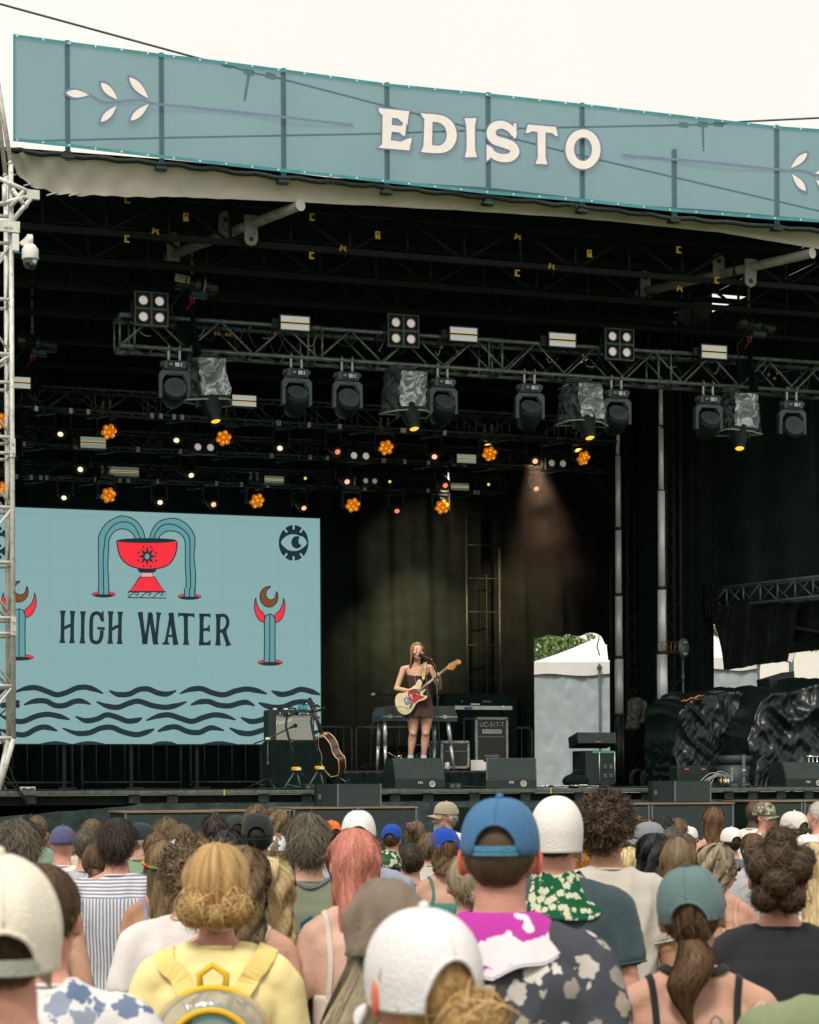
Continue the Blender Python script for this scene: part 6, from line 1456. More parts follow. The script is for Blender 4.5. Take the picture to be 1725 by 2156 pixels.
def cloth_poly(top,bot,w0,w1,label,seed,n=70):
 x0,x1=top[0][0],top[-1][0]
 def f(a,b):
  x=x0+(x1-x0)*a;y=lerp_pts(top,x)*(1-b)+lerp_pts(bot,x)*b;w=w0+(w1-w0)*a
  p=P3(x,y,w);p.y+=.07*math.sin(a*24+seed+b*2)+.05*noise.noise(Vector((a*7,b*4,seed)));p.z+=.015*noise.noise(Vector((a*20,b*3,seed)));return p
 mb=MB();mb.grid(f,n,24);tag(mb.build('wing_cloth',CLB,loc=ORG,rz=TH),label,'cloth','black cloths under the wing truss')
cloth_poly([(1501,1294),(1560,1262),(1640,1262),(1680,1268)],[(1501,1300),(1521,1411),(1552,1408),(1600,1399),(1640,1395),(1655,1392),(1660,1370),(1676,1355),(1680,1345)],4.9,4.0,'black cloth hanging in a ragged flap in the middle of the wing opening',1)
cloth_poly([(1664,1262),(1725,1262),(1810,1262)],[(1664,1350),(1700,1352),(1725,1362),(1745,1370),(1810,1378)],4.3,3.4,'black cloth reaching the right edge under the wing truss',4)
cloth_poly([(1484,1230),(1500,1232),(1512,1236)],[(1484,1300),(1500,1300),(1503,1300),(1512,1296)],5.0,4.9,'narrow black cloth behind the left end of the wing truss',8,16)
for x,y0,y1,d in((1262,1342,1380,'left looped strap dangling from the raised drape'),(1283,1335,1390,'right loose strap dangling from the raised drape')):
 pts=[P3(x,y0,11.6),P3(x-2,(y0+y1)/2,11.6),P3(x+1,y1,11.6),P3(x+3,(y0+y1)/2,11.6)]
 tag(MB().tube(pts[:3]if x>1270 else[pts[0],pts[0]+(pts[2]-pts[0])*.5+Vector((-.05,0,0)),pts[2]],.012 if x<1270 else .03,6).build('hanging_strap',VELV,loc=ORG,rz=TH),d,'strap','straps dangling from the raised drape')
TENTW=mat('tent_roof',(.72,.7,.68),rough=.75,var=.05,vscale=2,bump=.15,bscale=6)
TENTS=mat('tent_wall_shaded',(.36,.41,.43),rough=.45,var=.03,vscale=3,bump=.2,bscale=30,spec=.4)  # white cloth too; the shade on the walls is put into this grey
TENTL=mat('tent_leg',(.05,.06,.06),rough=.5)
def XY(xv,D):return(xv-862.5)/FV*D
def ZZ(yv,D):return HC+(HY-yv)*D/FV
def tent(xl,xr,xp,ypk,yeave,D,dep,label,leg_x):
 cx=XY((xl+xr)/2,D);t=thing('canopy_tent',label,'tent',(cx,D,0),0,'white canopy tents behind the stage')
 hw=(XY(xr,D)-XY(xl,D))/2;ze=ZZ(yeave,D);zp=ZZ(ypk,D+dep/2)
 px=XY(xp,D+dep/2)-cx
 def rf_(a,b):
  k=a*4;i=int(k)%4;f=k-int(k);C4=[(-hw,0),(hw,0),(hw,dep),(-hw,dep)]
  p,q=Vector(C4[i]),Vector(C4[(i+1)%4]);e=p+(q-p)*f;e3=Vector((e.x,e.y,ze));pk=Vector((px,dep/2,zp))
  r_=e3.lerp(pk,b);r_.z-=.12*math.sin(PI*b)*(zp-ze)*.5;return r_
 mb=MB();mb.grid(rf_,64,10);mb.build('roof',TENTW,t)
 def val(a,b):
  k=a*4;i=int(k)%4;f=k-int(k);C4=[(-hw,0),(hw,0),(hw,dep),(-hw,dep)];p,q=Vector(C4[i]),Vector(C4[(i+1)%4]);e=p+(q-p)*f
  return Vector((e.x*1.003,e.y-.02,ze-.32*b+.03*math.sin(f*14)*b+.01*noise.noise(Vector((a*30,b*4,0)))))
 mb=MB();mb.grid(val,120,4);mb.build('valance',TENTW,t)
 def wall(a,b):
  x=-hw+.06+(2*hw-.12)*a;n1=noise.noise(Vector((x*.9,b*1.8,D)));n2=noise.noise(Vector((x*4,b*9,D)))
  return Vector((x,.05+.02*n1+.008*n2+.014*(1-3*abs(noise.noise(Vector((x*3.3+b*2,b*7-x,D+5)))))+.010*(1-3*abs(noise.noise(Vector((x*9-b*5,b*20,D+2)))))+.05*math.sin(x*3+b*3)*b+.035*math.sin(x*8+3*noise.noise(Vector((x*1.5,b*.8,D))))*(.3+b),.02+(ze-.28)*(1-b)))
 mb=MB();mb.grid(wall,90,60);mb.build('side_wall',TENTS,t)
 for lx in leg_x:
  x=XY(lx,D-.15)-cx;mb=MB();mb.cyl((x,-.15,0),(x,-.15,ze-.05),.03,n=8);mb.box((x,-.15,ze-.16),(.12,.08,.1));mb.build('leg',TENTL,t)
tent(1122,1440,1296,1326,1396,52,4.0,'white canopy tent with crumpled walls coloured as shaded seen left of the silver masts',(1264,))
tent(1380,1602,1470,1320,1388,54,4.0,'white canopy tent partly hidden behind the wing drape',(1599,))
bX0,bX1=XY(1560,62),XY(2000,62);bz0,bz1=ZZ(1449,62),ZZ(1372,62)
t=thing('building','pale beige building with ribbed sloping metal roof at the right edge','building',((bX0+bX1)/2,62,0),.12)
hwb=(bX1-bX0)/2;mb=MB();mb.box((0,4,bz0/2),(2*hwb,8,bz0));mb.build('wall',mat('beige_wall',(.42,.40,.35),rough=.8,var=.08),t)
def rfb(a,b):return Vector((-hwb-.3+(2*hwb+.6)*a,-.5+4.5*b,bz0-.1+(bz1-bz0+.3)*b+.0+.04*(1 if int(a*90)%2 else 0)))
mb=MB();mb.grid(rfb,180,3,False);mb.grid(lambda a,b:Vector((-hwb-.3+(2*hwb+.6)*a,8.5-4.5*b,bz0-.1+(bz1-bz0+.3)*b)),4,3,False);mb.build('roof',mat('beige_roof',(.52,.50,.44),rough=.6,var=.06),t)
mb=MB();mb.box((0,-.52,bz0-.08),(2*hwb+.7,.06,.14));mb.build('gutter',WHITEP,t)
t=thing('lamp_bracket','small white sloping bracket post in front of the beige building','post',(XY(1668,50),50,0),0)
mb=MB();mb.cyl((0,0,0),(0,0,ZZ(1378,50)),.06);mb.build('pole',GREYM,t);mb=MB();mb.box((-.1,0,ZZ(1385,50)),(.35,.12,.3),M=Matrix.Rotation(.3,4,'Y'),bev=.03);mb.build('head',WHITEP,t)
LEAF=bpy.data.materials.new('leaves');LEAF.use_nodes=True;_t=LEAF.node_tree;_p=_t.nodes['Principled BSDF']
_at=_t.nodes.new('ShaderNodeAttribute');_at.attribute_name='rnd';_cr=_t.nodes.new('ShaderNodeValToRGB');_cr.color_ramp.elements[0].color=(.025,.06,.012,1);_cr.color_ramp.elements[1].color=(.16,.26,.06,1)
_t.links.new(_at.outputs['Fac'],_cr.inputs['Fac']);_t.links.new(_cr.outputs[0],_p.inputs['Base Color']);_p.inputs['Roughness'].default_value=.6
BARK=mat('bark',(.09,.07,.05),rough=.9,var=.4,vscale=10,bump=.6,bscale=20)
def tree(x,y,h,rad,label,seed,n=7000):
 rr=random.Random(seed);t=thing('tree',label,'tree',(x,y,0),0,'trees beyond the tents')
 mb=MB();mb.tube([(0,0,0),(.1,0,h*.25),(-.05,.1,h*.5),(0,0,h*.8)],[.28,.22,.15,.05],10)
 tips=[]
 for i in range(9):
  a=rr.uniform(0,2*PI);z0=h*rr.uniform(.25,.6);e=Vector((math.cos(a)*rad*.7,math.sin(a)*rad*.7,z0+h*rr.uniform(.1,.3)))
  mb.tube([(0,0,z0),e*.5+Vector((0,0,z0*.5+.1)),e],[.1,.06,.02],6);tips.append(e)
 mb.build('trunk',BARK,t)
 cl=[(Vector((rr.gauss(0,.5)*rad,rr.gauss(0,.5)*rad,h*rr.uniform(.35,.95))),rr.uniform(.16,.32)*rad)for _ in range(34)]
 m=MB();vals=[]
 for i in range(n):
  c,r_=rr.choice(cl);d=Vector((rr.gauss(0,1),rr.gauss(0,1),rr.gauss(0,.8))).normalized()*r_*rr.uniform(.5,1.05);p=c+d
  s_=rr.uniform(.07,.15);q=Euler((rr.uniform(0,6),rr.uniform(0,6),rr.uniform(0,6))).to_matrix()
  m.add([p+q@Vector((-s_,0,0)),p+q@Vector((0,-s_*.45,0)),p+q@Vector((s_,0,0)),p+q@Vector((0,s_*.45,0))],[(0,1,2,3)]);vals+=[rr.random()*.7+.3*rr.random()]*4
 o=m.build('crown',LEAF,t,fix=False);at_=o.data.attributes.new('rnd','FLOAT','POINT');at_.data.foreach_set('value',vals)
k=0
for xv,D,yt,rad,d in((1120,68,1318,3.8,'leafy tree left of the tent peak'),(1200,70,1322,3.6,'leafy tree directly above the tent roof left slope'),(1270,72,1310,4.0,'leafy tree behind the tent peak'),(1505,70,1290,3.4,'leafy tree between the wing drape and the hanging cloth'),(1712,74,1366,2.6,'small tree over the beige building roof at the right edge'),(1640,80,1392,2.5,'low tree behind the beige building')):
 k+=1;tree(XY(xv,D),D,ZZ(yt,D),rad,d,k)
 # people
from mathutils.bvhtree import BVHTree
def remesh(mb,vox,smooth=3,name='tmp'):
 me=bpy.data.meshes.new(name);me.from_pydata(mb.v,[],mb.f)
 bm=bmesh.new();bm.from_mesh(me);bmesh.ops.recalc_face_normals(bm,faces=bm.faces);bm.to_mesh(me);bm.free()
 ob=bpy.data.objects.new(name,me);COL.objects.link(ob)
 m=ob.modifiers.new('r','REMESH');m.mode='VOXEL';m.voxel_size=vox;m.use_smooth_shade=True
 if smooth:s=ob.modifiers.new('s','SMOOTH');s.factor=.5;s.iterations=smooth
 dg=bpy.context.evaluated_depsgraph_get();out=bpy.data.meshes.new_from_object(ob.evaluated_get(dg))
 bpy.data.objects.remove(ob);bpy.data.meshes.remove(me);out.name=name
 return out
def obj_from(me,name,mt,parent,M=None):
 me.materials.clear();me.materials.append(mt);me.polygons.foreach_set('use_smooth',[True]*len(me.polygons))
 o=bpy.data.objects.new(name,me);COL.objects.link(o)
 if parent is not None:o.parent=parent
 return o
def ripple(me,amp,seed,sc=(9,9,3.5),amp2=0):
 nrm=[v.normal.copy()for v in me.vertices]
 for v,n_ in zip(me.vertices,nrm):
  c=v.co;q=Vector((c.x*sc[0]+seed,c.y*sc[1],c.z*sc[2]))
  k=1-2.2*abs(noise.noise(q));d=amp*k
  if amp2:d+=amp2*noise.noise(Vector((c.x*22,c.y*22,c.z*22+seed)))
  v.co=c+n_*d
def capsule(mb,a,b,ra,rb,n=14):
 a,b=Vector(a),Vector(b);mb.cyl(a,b,ra,rb,n);mb.sph(a,ra,n,8);mb.sph(b,rb,n,8)
def skinmat(tone,name):
 if name in MATS:return MATS[name]
 m=mat(name,tone,rough=.52,var=.10,vscale=14,bump=.12,bscale=90,spec=.35)
 p=m.node_tree.nodes['Principled BSDF'];p.inputs['Subsurface Weight'].default_value=.18;p.inputs['Subsurface Radius'].default_value=(.02,.008,.005);p.inputs['Subsurface Scale'].default_value=.5
 return m
SK={'pale':skinmat((.60,.37,.28),'skin_pale'),'fair':skinmat((.52,.29,.20),'skin_fair'),'pink':skinmat((.58,.28,.21),'skin_pink'),'tan':skinmat((.42,.22,.12),'skin_tan'),'dark':skinmat((.07,.035,.02),'skin_dark'),'mid':skinmat((.33,.17,.10),'skin_mid')}
def hairmat(c0,c1,name):
 if name in MATS:return MATS[name]
 m=bpy.data.materials.new(name);MATS[name]=m;m.use_nodes=True;t=m.node_tree;p=t.nodes['Principled BSDF']
 at_=t.nodes.new('ShaderNodeAttribute');at_.attribute_name='rnd';cr=t.nodes.new('ShaderNodeValToRGB')
 cr.color_ramp.elements[0].color=tuple(c0)+(1,);cr.color_ramp.elements[1].color=tuple(c1)+(1,)
 t.links.new(at_.outputs['Fac'],cr.inputs['Fac']);t.links.new(cr.outputs[0],p.inputs['Base Color'])
 p.inputs['Roughness'].default_value=.55;p.inputs['Specular IOR Level'].default_value=.25
 return m
HR={'dark':hairmat((.009,.007,.005),(.065,.045,.028),'hair_dark'),'brown':hairmat((.022,.012,.006),(.19,.105,.05),'hair_brown'),'light':hairmat((.05,.033,.018),(.27,.18,.095),'hair_light_brown'),'dkbrown':hairmat((.012,.008,.005),(.12,.075,.042),'hair_dark_brown'),'blonde':hairmat((.26,.18,.08),(.80,.63,.34),'hair_blonde'),'gold':hairmat((.22,.12,.04),(.70,.46,.19),'hair_gold'),'red':hairmat((.26,.07,.05),(.74,.30,.22),'hair_red'),'grey':hairmat((.028,.022,.015),(.19,.16,.115),'hair_greying'),'white':hairmat((.3,.28,.25),(.75,.72,.66),'hair_white'),'ginger':hairmat((.14,.045,.008),(.55,.23,.04),'hair_ginger'),'ash':hairmat((.09,.07,.045),(.48,.39,.26),'hair_ash_blonde'),'black':hairmat((.004,.005,.006),(.03,.032,.035),'hair_black')}
TM=[(.80,.165,.105),(.92,.172,.118),(1.05,.158,.108),(1.15,.160,.108),(1.28,.178,.116),(1.36,.186,.112),(1.42,.160,.088),(1.47,.085,.066),(1.51,.058,.060)]
TF=[(.80,.170,.108),(.92,.178,.122),(1.05,.138,.096),(1.15,.136,.096),(1.28,.150,.106),(1.36,.160,.100),(1.42,.140,.078),(1.47,.070,.056),(1.51,.047,.052)]
def prof_at(T,z):
 if z<=T[0][0]:return T[0][1],T[0][2]
 for a,b in zip(T,T[1:]):
  if z<=b[0]:
   f=(z-a[0])/(b[0]-a[0]);f=f*f*(3-2*f);return a[1]+(b[1]-a[1])*f,a[2]+(b[2]-a[2])*f
 return T[-1][1],T[-1][2]
def torso_rings(T,z0,z1,inf=0.0,nz=22,wid=1.0,loose=0.0,n=28,s=1.0):
 rs=[]
 for j in range(nz+1):
  z=z0+(z1-z0)*j/nz;rx,ry=prof_at(T,z)
  if loose and z<1.28:
   cx,cy=prof_at(T,1.28);k=loose;rx=max(rx,rx*(1-k)+cx*k);ry=max(ry,ry*(1-k)+cy*k)
  rx=rx*wid+inf;ry=ry*(.6+.4*wid)+inf;r=[]
  for i in range(n):
   t=2*PI*i/n;c,s_=math.cos(t),math.sin(t)
   x=rx*math.copysign(abs(c)**.82,c);y=ry*math.copysign(abs(s_)**.86,s_)
   y-=.012*math.sin(max(0,min(1,(z-1.0)/.4))*PI)*(1 if s_<0 else-.5)
   r.append(Vector((x,y,z))*s)
  rs.append(r)
 return rs
class Person:pass
def head_prims(mb,MH,s,jaw=1.0,nose=True):
 def sp(c,r,R_=None):
  mb.sph(MH@(Vector(c)*s),tuple(q*s for q in r),20,14,(MH.to_3x3().to_4x4()@(R_ if R_ else Matrix.Identity(4))))
 sp((0,-.012,.022),(.077,.099,.098));sp((0,.028,-.05),(.056*jaw,.064,.062));sp((0,.045,-.082),(.032*jaw,.04,.03));sp((0,.052,.0),(.058,.045,.06))
 if nose:sp((0,.103,-.018),(.014,.017,.022));sp((0,.098,.0),(.010,.012,.03));sp((0,.092,-.055),(.026,.012,.012))
 for sx in(-1,1):
  sp((sx*.080,-.004,-.008),(.011,.020,.033),Matrix.Rotation(sx*.35,4,'Z'));sp((sx*.045,.07,-.025),(.024,.02,.02))
def face_parts(P,MH,s,iris=None):
 for sx in(-1,1):
  mb=MB();mb.sph(MH@(Vector((sx*.031,.084,.002))*s),(.0125*s,.011*s,.0055*s),12,8,MH.to_3x3().to_4x4());e=mb.build('eye',mat('eye_white',(.42,.38,.35),rough=.3),P)
  mb=MB();mb.sph(MH@(Vector((sx*.031,.0945,.002))*s),(.0055*s,.003*s,.0045*s),10,6,MH.to_3x3().to_4x4());mb.build('iris',mat('iris',(.04,.035,.03),rough=.2),e)
  mb=MB();mb.tube([MH@(Vector((sx*x,y,z))*s)for x,y,z in((.016,.102,.02),(.03,.1,.026),(.046,.088,.022))],[.003*s,.0035*s,.002*s],5);mb.build('eyebrow',mat('brow',(.09,.06,.035),rough=.8),P)
 mb=MB();mb.sph(MH@(Vector((0,.1,-.058))*s),(.022*s,.007*s,.007*s),14,8,MH.to_3x3().to_4x4());mb.build('mouth',mat('lips',(.38,.11,.09),rough=.45),P)
def hand_prims(mb,w,d,side,s,palm_n,curl=.6,rf=.0085):
 """wrist point w, direction d along the palm, palm_n normal of the palm, five fingers"""
 d=Vector(d).normalized();n_=Vector(palm_n).normalized();x=d.cross(n_).normalized();n_=x.cross(d).normalized()
 c=w+d*.045*s;F=Matrix((x,d,n_)).transposed().to_4x4()
 mb.sph(c,(.038*s,.048*s,.016*s),14,8,F)
 for i,(ox,L)in enumerate(((-.030,.060),(-.010,.070),(.010,.066),(.029,.052))):
  p=w+(d*.082+x*ox)*s;dd=(d+n_*curl*.4).normalized();q=p+dd*L*.45*s;d2=(d*(1-curl*.7)+n_*curl).normalized();e=q+d2*L*.35*s;d3=(d*(1-curl*1.2)+n_*curl*1.1).normalized();g=e+d3*L*.28*s
  for a,b,ra,rb in((p,q,rf,rf*.95),(q,e,rf*.95,rf*.85),(e,g,rf*.85,rf*.7)):capsule(mb,a,b,ra*s,rb*s,8)
 tx=-1 if side>0 else 1
 p=w+(d*.03+x*.032*tx)*s;q=p+(d*.6+x*.7*tx+n_*.4).normalized()*.034*s;e=q+(d*.9+x*.1*tx+n_*.5).normalized()*.03*s
 capsule(mb,w+d*.02*s,p,.013*s,.012*s,8);capsule(mb,p,q,.0115*s,.0105*s,8);capsule(mb,q,e,.0105*s,.0085*s,8)
def arm_joints(side,pose,wd):
 sh=Vector((side*(wd-.012),-.005,1.385))
 if pose=='down':return sh,Vector((side*(wd+.045),-.035,1.10)),Vector((side*(wd+.03),.05,.86))
 if pose=='bent':return sh,Vector((side*(wd+.055),-.06,1.11)),Vector((side*.10,.17,1.12))
 if pose=='hips':return sh,Vector((side*(wd+.12),-.09,1.12)),Vector((side*.17,.05,.96))
 if pose=='up':return sh,Vector((side*(wd+.08),.14,1.20)),Vector((side*.12,.24,1.42))
 return sh,Vector((side*(wd+.05),-.04,1.10)),Vector((side*.16,.16,.98))
def strap_path(P,pts,width,thick,name,mt,off=.004,par=None):
 """a flat band laid on the body through pts (local points, snapped to the surface)"""
 Q=spline3([Vector(p)for p in pts],8);L,Rr=[],[]
 cen,nor=[],[]
 for q in Q:
  h=P.bvh.find_nearest(q)
  if h[0]is None:continue
  nn=h[1];cen.append(h[0]+nn*off);nor.append(nn)
 for k in range(3):
  cen=[cen[0]]+[(cen[i-1]+cen[i]*2+cen[i+1])/4 for i in range(1,len(cen)-1)]+[cen[-1]]
 mb=MB();vs=[];n=len(cen)
 for i,(c,nn)in enumerate(zip(cen,nor)):
  d=(cen[min(i+1,n-1)]-cen[max(i-1,0)]).normalized();x=d.cross(nn).normalized()
  wv_=width/2
  vs+=[c-x*wv_-nn*.002,c-x*wv_+nn*thick,c+x*wv_+nn*thick,c+x*wv_-nn*.002]
 fs=[]
 for i in range(n-1):
  for k in range(4):fs.append((i*4+k,i*4+(k+1)%4,(i+1)*4+(k+1)%4,(i+1)*4+k))
 fs+=[(0,1,2,3),((n-1)*4,(n-1)*4+3,(n-1)*4+2,(n-1)*4+1)]
 mb.add(vs,fs);return mb.build(name,mt,par or P.root)
 # hair
class Strands:
 def __init__(s):s.v=[];s.f=[];s.r=[]
 def add(s,pts,wd,nrm,tint):
  n=len(pts);o=len(s.v)
  for i,p in enumerate(pts):
   d=(pts[min(i+1,n-1)]-pts[max(i-1,0)]);
   if d.length<1e-7:d=Vector((0,0,-1))
   x=d.normalized().cross(nrm[i]if isinstance(nrm,list)else nrm)
   if x.length<1e-5:x=Vector((1,0,0))
   x.normalize();w=wd*(1 if i<n-2 else(.7 if i==n-2 else .25))/2
   s.v+=[p-x*w,p+x*w];s.r+=[tint,tint]
  for i in range(n-1):s.f.append((o+2*i,o+2*i+1,o+2*i+3,o+2*i+2))
 def grid(s,fn,nu,nv,tf):
  o=len(s.v)
  for j in range(nv+1):
   for i in range(nu+1):s.v.append(fn(i/nu,j/nv));s.r.append(tf(i/nu,j/nv))
  for j in range(nv):
   for i in range(nu):a=o+j*(nu+1)+i;s.f.append((a,a+1,a+nu+2,a+nu+1))
 def build(s,name,mt,parent):
  me=bpy.data.meshes.new(name);me.from_pydata(s.v,[],s.f);me.polygons.foreach_set('use_smooth',[True]*len(s.f))
  at_=me.attributes.new('rnd','FLOAT','POINT');at_.data.foreach_set('value',s.r)
  me.materials.append(mt);o=bpy.data.objects.new(name,me);COL.objects.link(o);o.parent=parent;return o
def scalp(az,el,f=1.0):
 """az 0 = back of the head, +90 = right; el 90 = crown"""
 a,e=az,el;ce=math.cos(e)
 return Vector((.0815*f*math.sin(a)*ce,-.012-.1035*f*math.cos(a)*ce,.022+.1025*f*math.sin(e)))
NAPE=[-62]
def hairline(az):
 a=abs(math.degrees(az));n_=NAPE[0]
 if a<45:return R(n_)
 if a<75:return R(n_+(a-45)/30*(-20-n_))
 if a<105:return R(-20+(a-75)/30*25)
 if a<130:return R(5+(a-105)/25*27)
 return R(38)
def hair(P,kind,mt,rr,lod,col2=None,L=.35,opts=()):
 MH,s=P.MH,P.s;st=Strands()
 T=lambda v:MH@(v*s)
 n_s={0:7500,1:3300,2:900}[lod];wd={0:.0015,1:.0024,2:.0052}[lod]*s
 hat='hat' in opts
 def streak(az,k=18):return min(1,max(0,.45+.9*noise.noise(Vector((az*k,P.seed,0)))))
 if kind in('short','crop','wavy','messy'):
  th={'short':.06,'crop':.025,'wavy':.14,'messy':.13}[kind]
  top=R(88)if not hat else R(25)
  def base(a,b):
   az=(a-.5)*2*PI;h=hairline(az)+(R(14)if kind=='crop' else 0);el=top+(h-top)*b;f=1.0+.015+(0 if hat and el>(R(-46)if 'closed' in opts else R(-12))else th*(1-b**3)*(1+.5*noise.noise(Vector((az*2.5,el*2.5,P.seed)))))
   return T(scalp(az,el,f))
  st.grid(base,64,20,lambda a,b:.3*streak((a-.5)*2*PI,20))
  ln={'short':.03,'crop':.012,'wavy':.055,'messy':.05}[kind];P.sw=lambda az:Vector((noise.noise(Vector((az*2.3,P.seed,1))),noise.noise(Vector((az*2.3,P.seed,5))),.4*noise.noise(Vector((az*3,P.seed,9)))))*2
  for i in range(n_s):
   az=rr.uniform(-PI,PI);h=hairline(az);el=math.asin(rr.uniform(math.sin(h),math.sin(top)))if top>h else h
   if hat and(el>R(-8)and(abs(az)>.5 or el>R(28))or 'closed' in opts and el>R(-44)):continue
   b=(top-el)/(top-h);f=1.015+(0 if hat and el>R(-12)else th*(1-b**3));p=scalp(az,el,f)
   dn=scalp(az+rr.gauss(0,.12),el-.12,f)-p;outw=(p-Vector((0,-.012,.02))).normalized()
   dd=(dn.normalized()*(1 if kind!='messy' else .7)+outw*rr.uniform(.02,.25 if kind!='messy' else .42)+P.sw(az)*.35+Vector((rr.gauss(0,.14),rr.gauss(0,.14),rr.gauss(0,.1)))).normalized()
   l=ln*rr.uniform(.6,1.3);pts=[p+dd*l*t+outw*(-.02*t*t)+(dn.normalized()*l*.5*t*t if kind!='crop' else Vector())for t in(0,.35,.7,1)]
   st.add([T(q)for q in pts],wd*1.2,MH.to_3x3()@outw,min(1,max(0,streak(az)*.5+rr.random()*.55)))
 elif kind in('curly',):
  th=.15 if 'big' not in opts else .28
  top=R(88)if not hat else R(10)
  def base(a,b):
   az=(a-.5)*2*PI;h=hairline(az);el=top+(h-top)*b
   f=1.02+th*(1-b**4)*(1+.45*noise.noise(Vector((az*3,el*3.5,P.seed))))
   return T(scalp(az,el,f))
  st.grid(base,64,22,lambda a,b:.12)
  for i in range(int(n_s*.75)):
   az=rr.uniform(-PI,PI);h=hairline(az);el=math.asin(rr.uniform(math.sin(h),math.sin(top)));b=(top-el)/(top-h)
   f=1.0+th*(1-b**4)*rr.uniform(.8,1.25);p=scalp(az,el,f);outw=(p-Vector((0,-.012,.02))).normalized()
   ax=(outw*rr.uniform(.1,.8)+Vector((rr.gauss(0,.6),rr.gauss(0,.6),rr.gauss(-.4,.6)))).normalized();u_,v_=frame_to(ax);cr=rr.uniform(.003,.012);ph=rr.uniform(0,6)
   pts=[p+ax*rr.uniform(.03,.06)*t+(u_*math.cos(ph+t*9)+v_*math.sin(ph+t*9))*cr for t in[k/9 for k in range(10)]]
   st.add([T(q)for q in pts],wd*1.5,MH.to_3x3()@outw,rr.random()**1.3)
 elif kind in('long','wavylong','pony','bun','twobuns','updo'):
  top=R(89)if not hat else R(20)
  longh=kind in('long','wavylong')
  wav=.016 if kind=='wavylong' else .004
  azm=R(128)
  def path(az,q,rad=1.07,drift=0):
   """q in 0..1+: from the crown down the head then hanging"""
   if q<.42 or not longh:
    qq=min(1,q/.42)if longh else q
    h=R(-28)if longh else hairline(az)
    el=top+(h-top)*qq;return scalp(az,el,rad+.03*math.sin(PI*qq))
   f=(q-.42)/.58;p0=scalp(az,R(-28),rad);z=p0.z-L*f
   k=min(1,f*2.2);spread=1+.55*f if 'spread' in opts else 1+.15*f
   x=p0.x*spread*(1-.1*k)*(1-.4*f if 'blown' in opts else 1)+P.sway[0]*(f if 'blown' in opts else f*f);y=p0.y*(1-.25*k)-.02*k-.035*f
   if abs(math.degrees(az))>100:y=min(y,.05)
   return Vector((x,y,z))
  def wob(p,az,q):
   a_=noise.noise(Vector((az*5,q*3,P.seed)))*(.013 if kind=='wavylong' else .006)+wav*math.sin(q*22+az*7+P.seed)
   c=Vector((p.x,p.y+.02,0));
   if c.length>1e-4:c.normalize()
   return p+c*a_+Vector((wav*.7*math.sin(q*18+az*11),0,0))
  tip=lambda az:1-.10*abs(noise.noise(Vector((az*7,P.seed,3))))-.16*abs(az/azm)**2
  if longh:
   st.grid(lambda a,b:T(wob(path((a-.5)*2*azm,b*tip((a-.5)*2*azm)),(a-.5)*2*azm,b)),72,34,lambda a,b:.75*streak((a-.5)*2*azm,16)*(.7+.3*b))
   st.grid(lambda a,b:T(scalp((a-.5)*2*PI,R(88)+(max(hairline((a-.5)*2*PI),R(18))-R(88))*b,1.045)),48,8,lambda a,b:.6*streak((a-.5)*2*PI,16))if not hat else None
   st.grid(lambda a,b:T(wob(path((a-.5)*1.7*azm,b*.97,.93),(a-.5)*2*azm,b)),36,20,lambda a,b:.1)
  else:
   st.grid(lambda a,b:T(wob(path((a-.5)*2*PI,b,1.0 if hat else 1.045),(a-.5)*2*PI,b*.1 if hat else b*.3)),64,22,lambda a,b:.7*streak((a-.5)*2*PI,22))
  tgt={'pony':Vector((0,-.118,-.01)),'bun':Vector((.0,-.11,.05)),'twobuns':None,'updo':Vector((0,-.11,.0))}.get(kind)
  if 'low' in opts and tgt:tgt=Vector((.0,-.105,-.035))
  for i in range(n_s if not hat or longh else n_s//2):
   az=rr.uniform(-azm,azm)if longh else rr.uniform(-PI,PI)
   if longh:
    q0=rr.uniform(0,.35);q1=rr.uniform(q0+.35,1.05);dr=rr.gauss(0,.05);n=12
    pts=[wob(path(az+dr*t,q0+(min(q1,tip(az)*1.03)-q0)*t,1.075+.02*rr.random()),az,q0+(q1-q0)*t)for t in[k/(n-1)for k in range(n)]]
    nr=[MH.to_3x3()@Vector((math.sin(az),-math.cos(az),.25))for _ in pts]
   else:
    h=hairline(az);el=rr.uniform(h,top)
    if hat and el>R(-5)and abs(az)>.5:continue
    p=scalp(az,el,1.02 if hat else 1.05);outw=(p-Vector((0,-.012,.02))).normalized()
    if kind=='twobuns':tg=Vector((.05 if az>0 else-.05,-.10,-.035))
    else:tg=tgt
    mid=(p+tg)*.5;mo=(mid-Vector((0,-.012,.02)));e_=Vector((mo.x/.0815,mo.y/.1035,mo.z/.1025));mid=Vector((0,-.012,.02))+mo*((1.02 if hat else 1.06)/max(.3,e_.length))
    fr=rr.uniform(.35,1.0);pts=[((1-t)**2)*p+2*t*(1-t)*mid+t*t*tg for t in[k*fr/6 for k in range(7)]]
    pts=[q_+Vector((rr.gauss(0,.0012),rr.gauss(0,.0012),rr.gauss(0,.0012)))for q_ in pts]
    nr=MH.to_3x3()@outw
   st.add([T(q)for q in pts],wd*1.25,nr,min(1,max(0,streak(az,24)*.6+rr.random()*.5)))
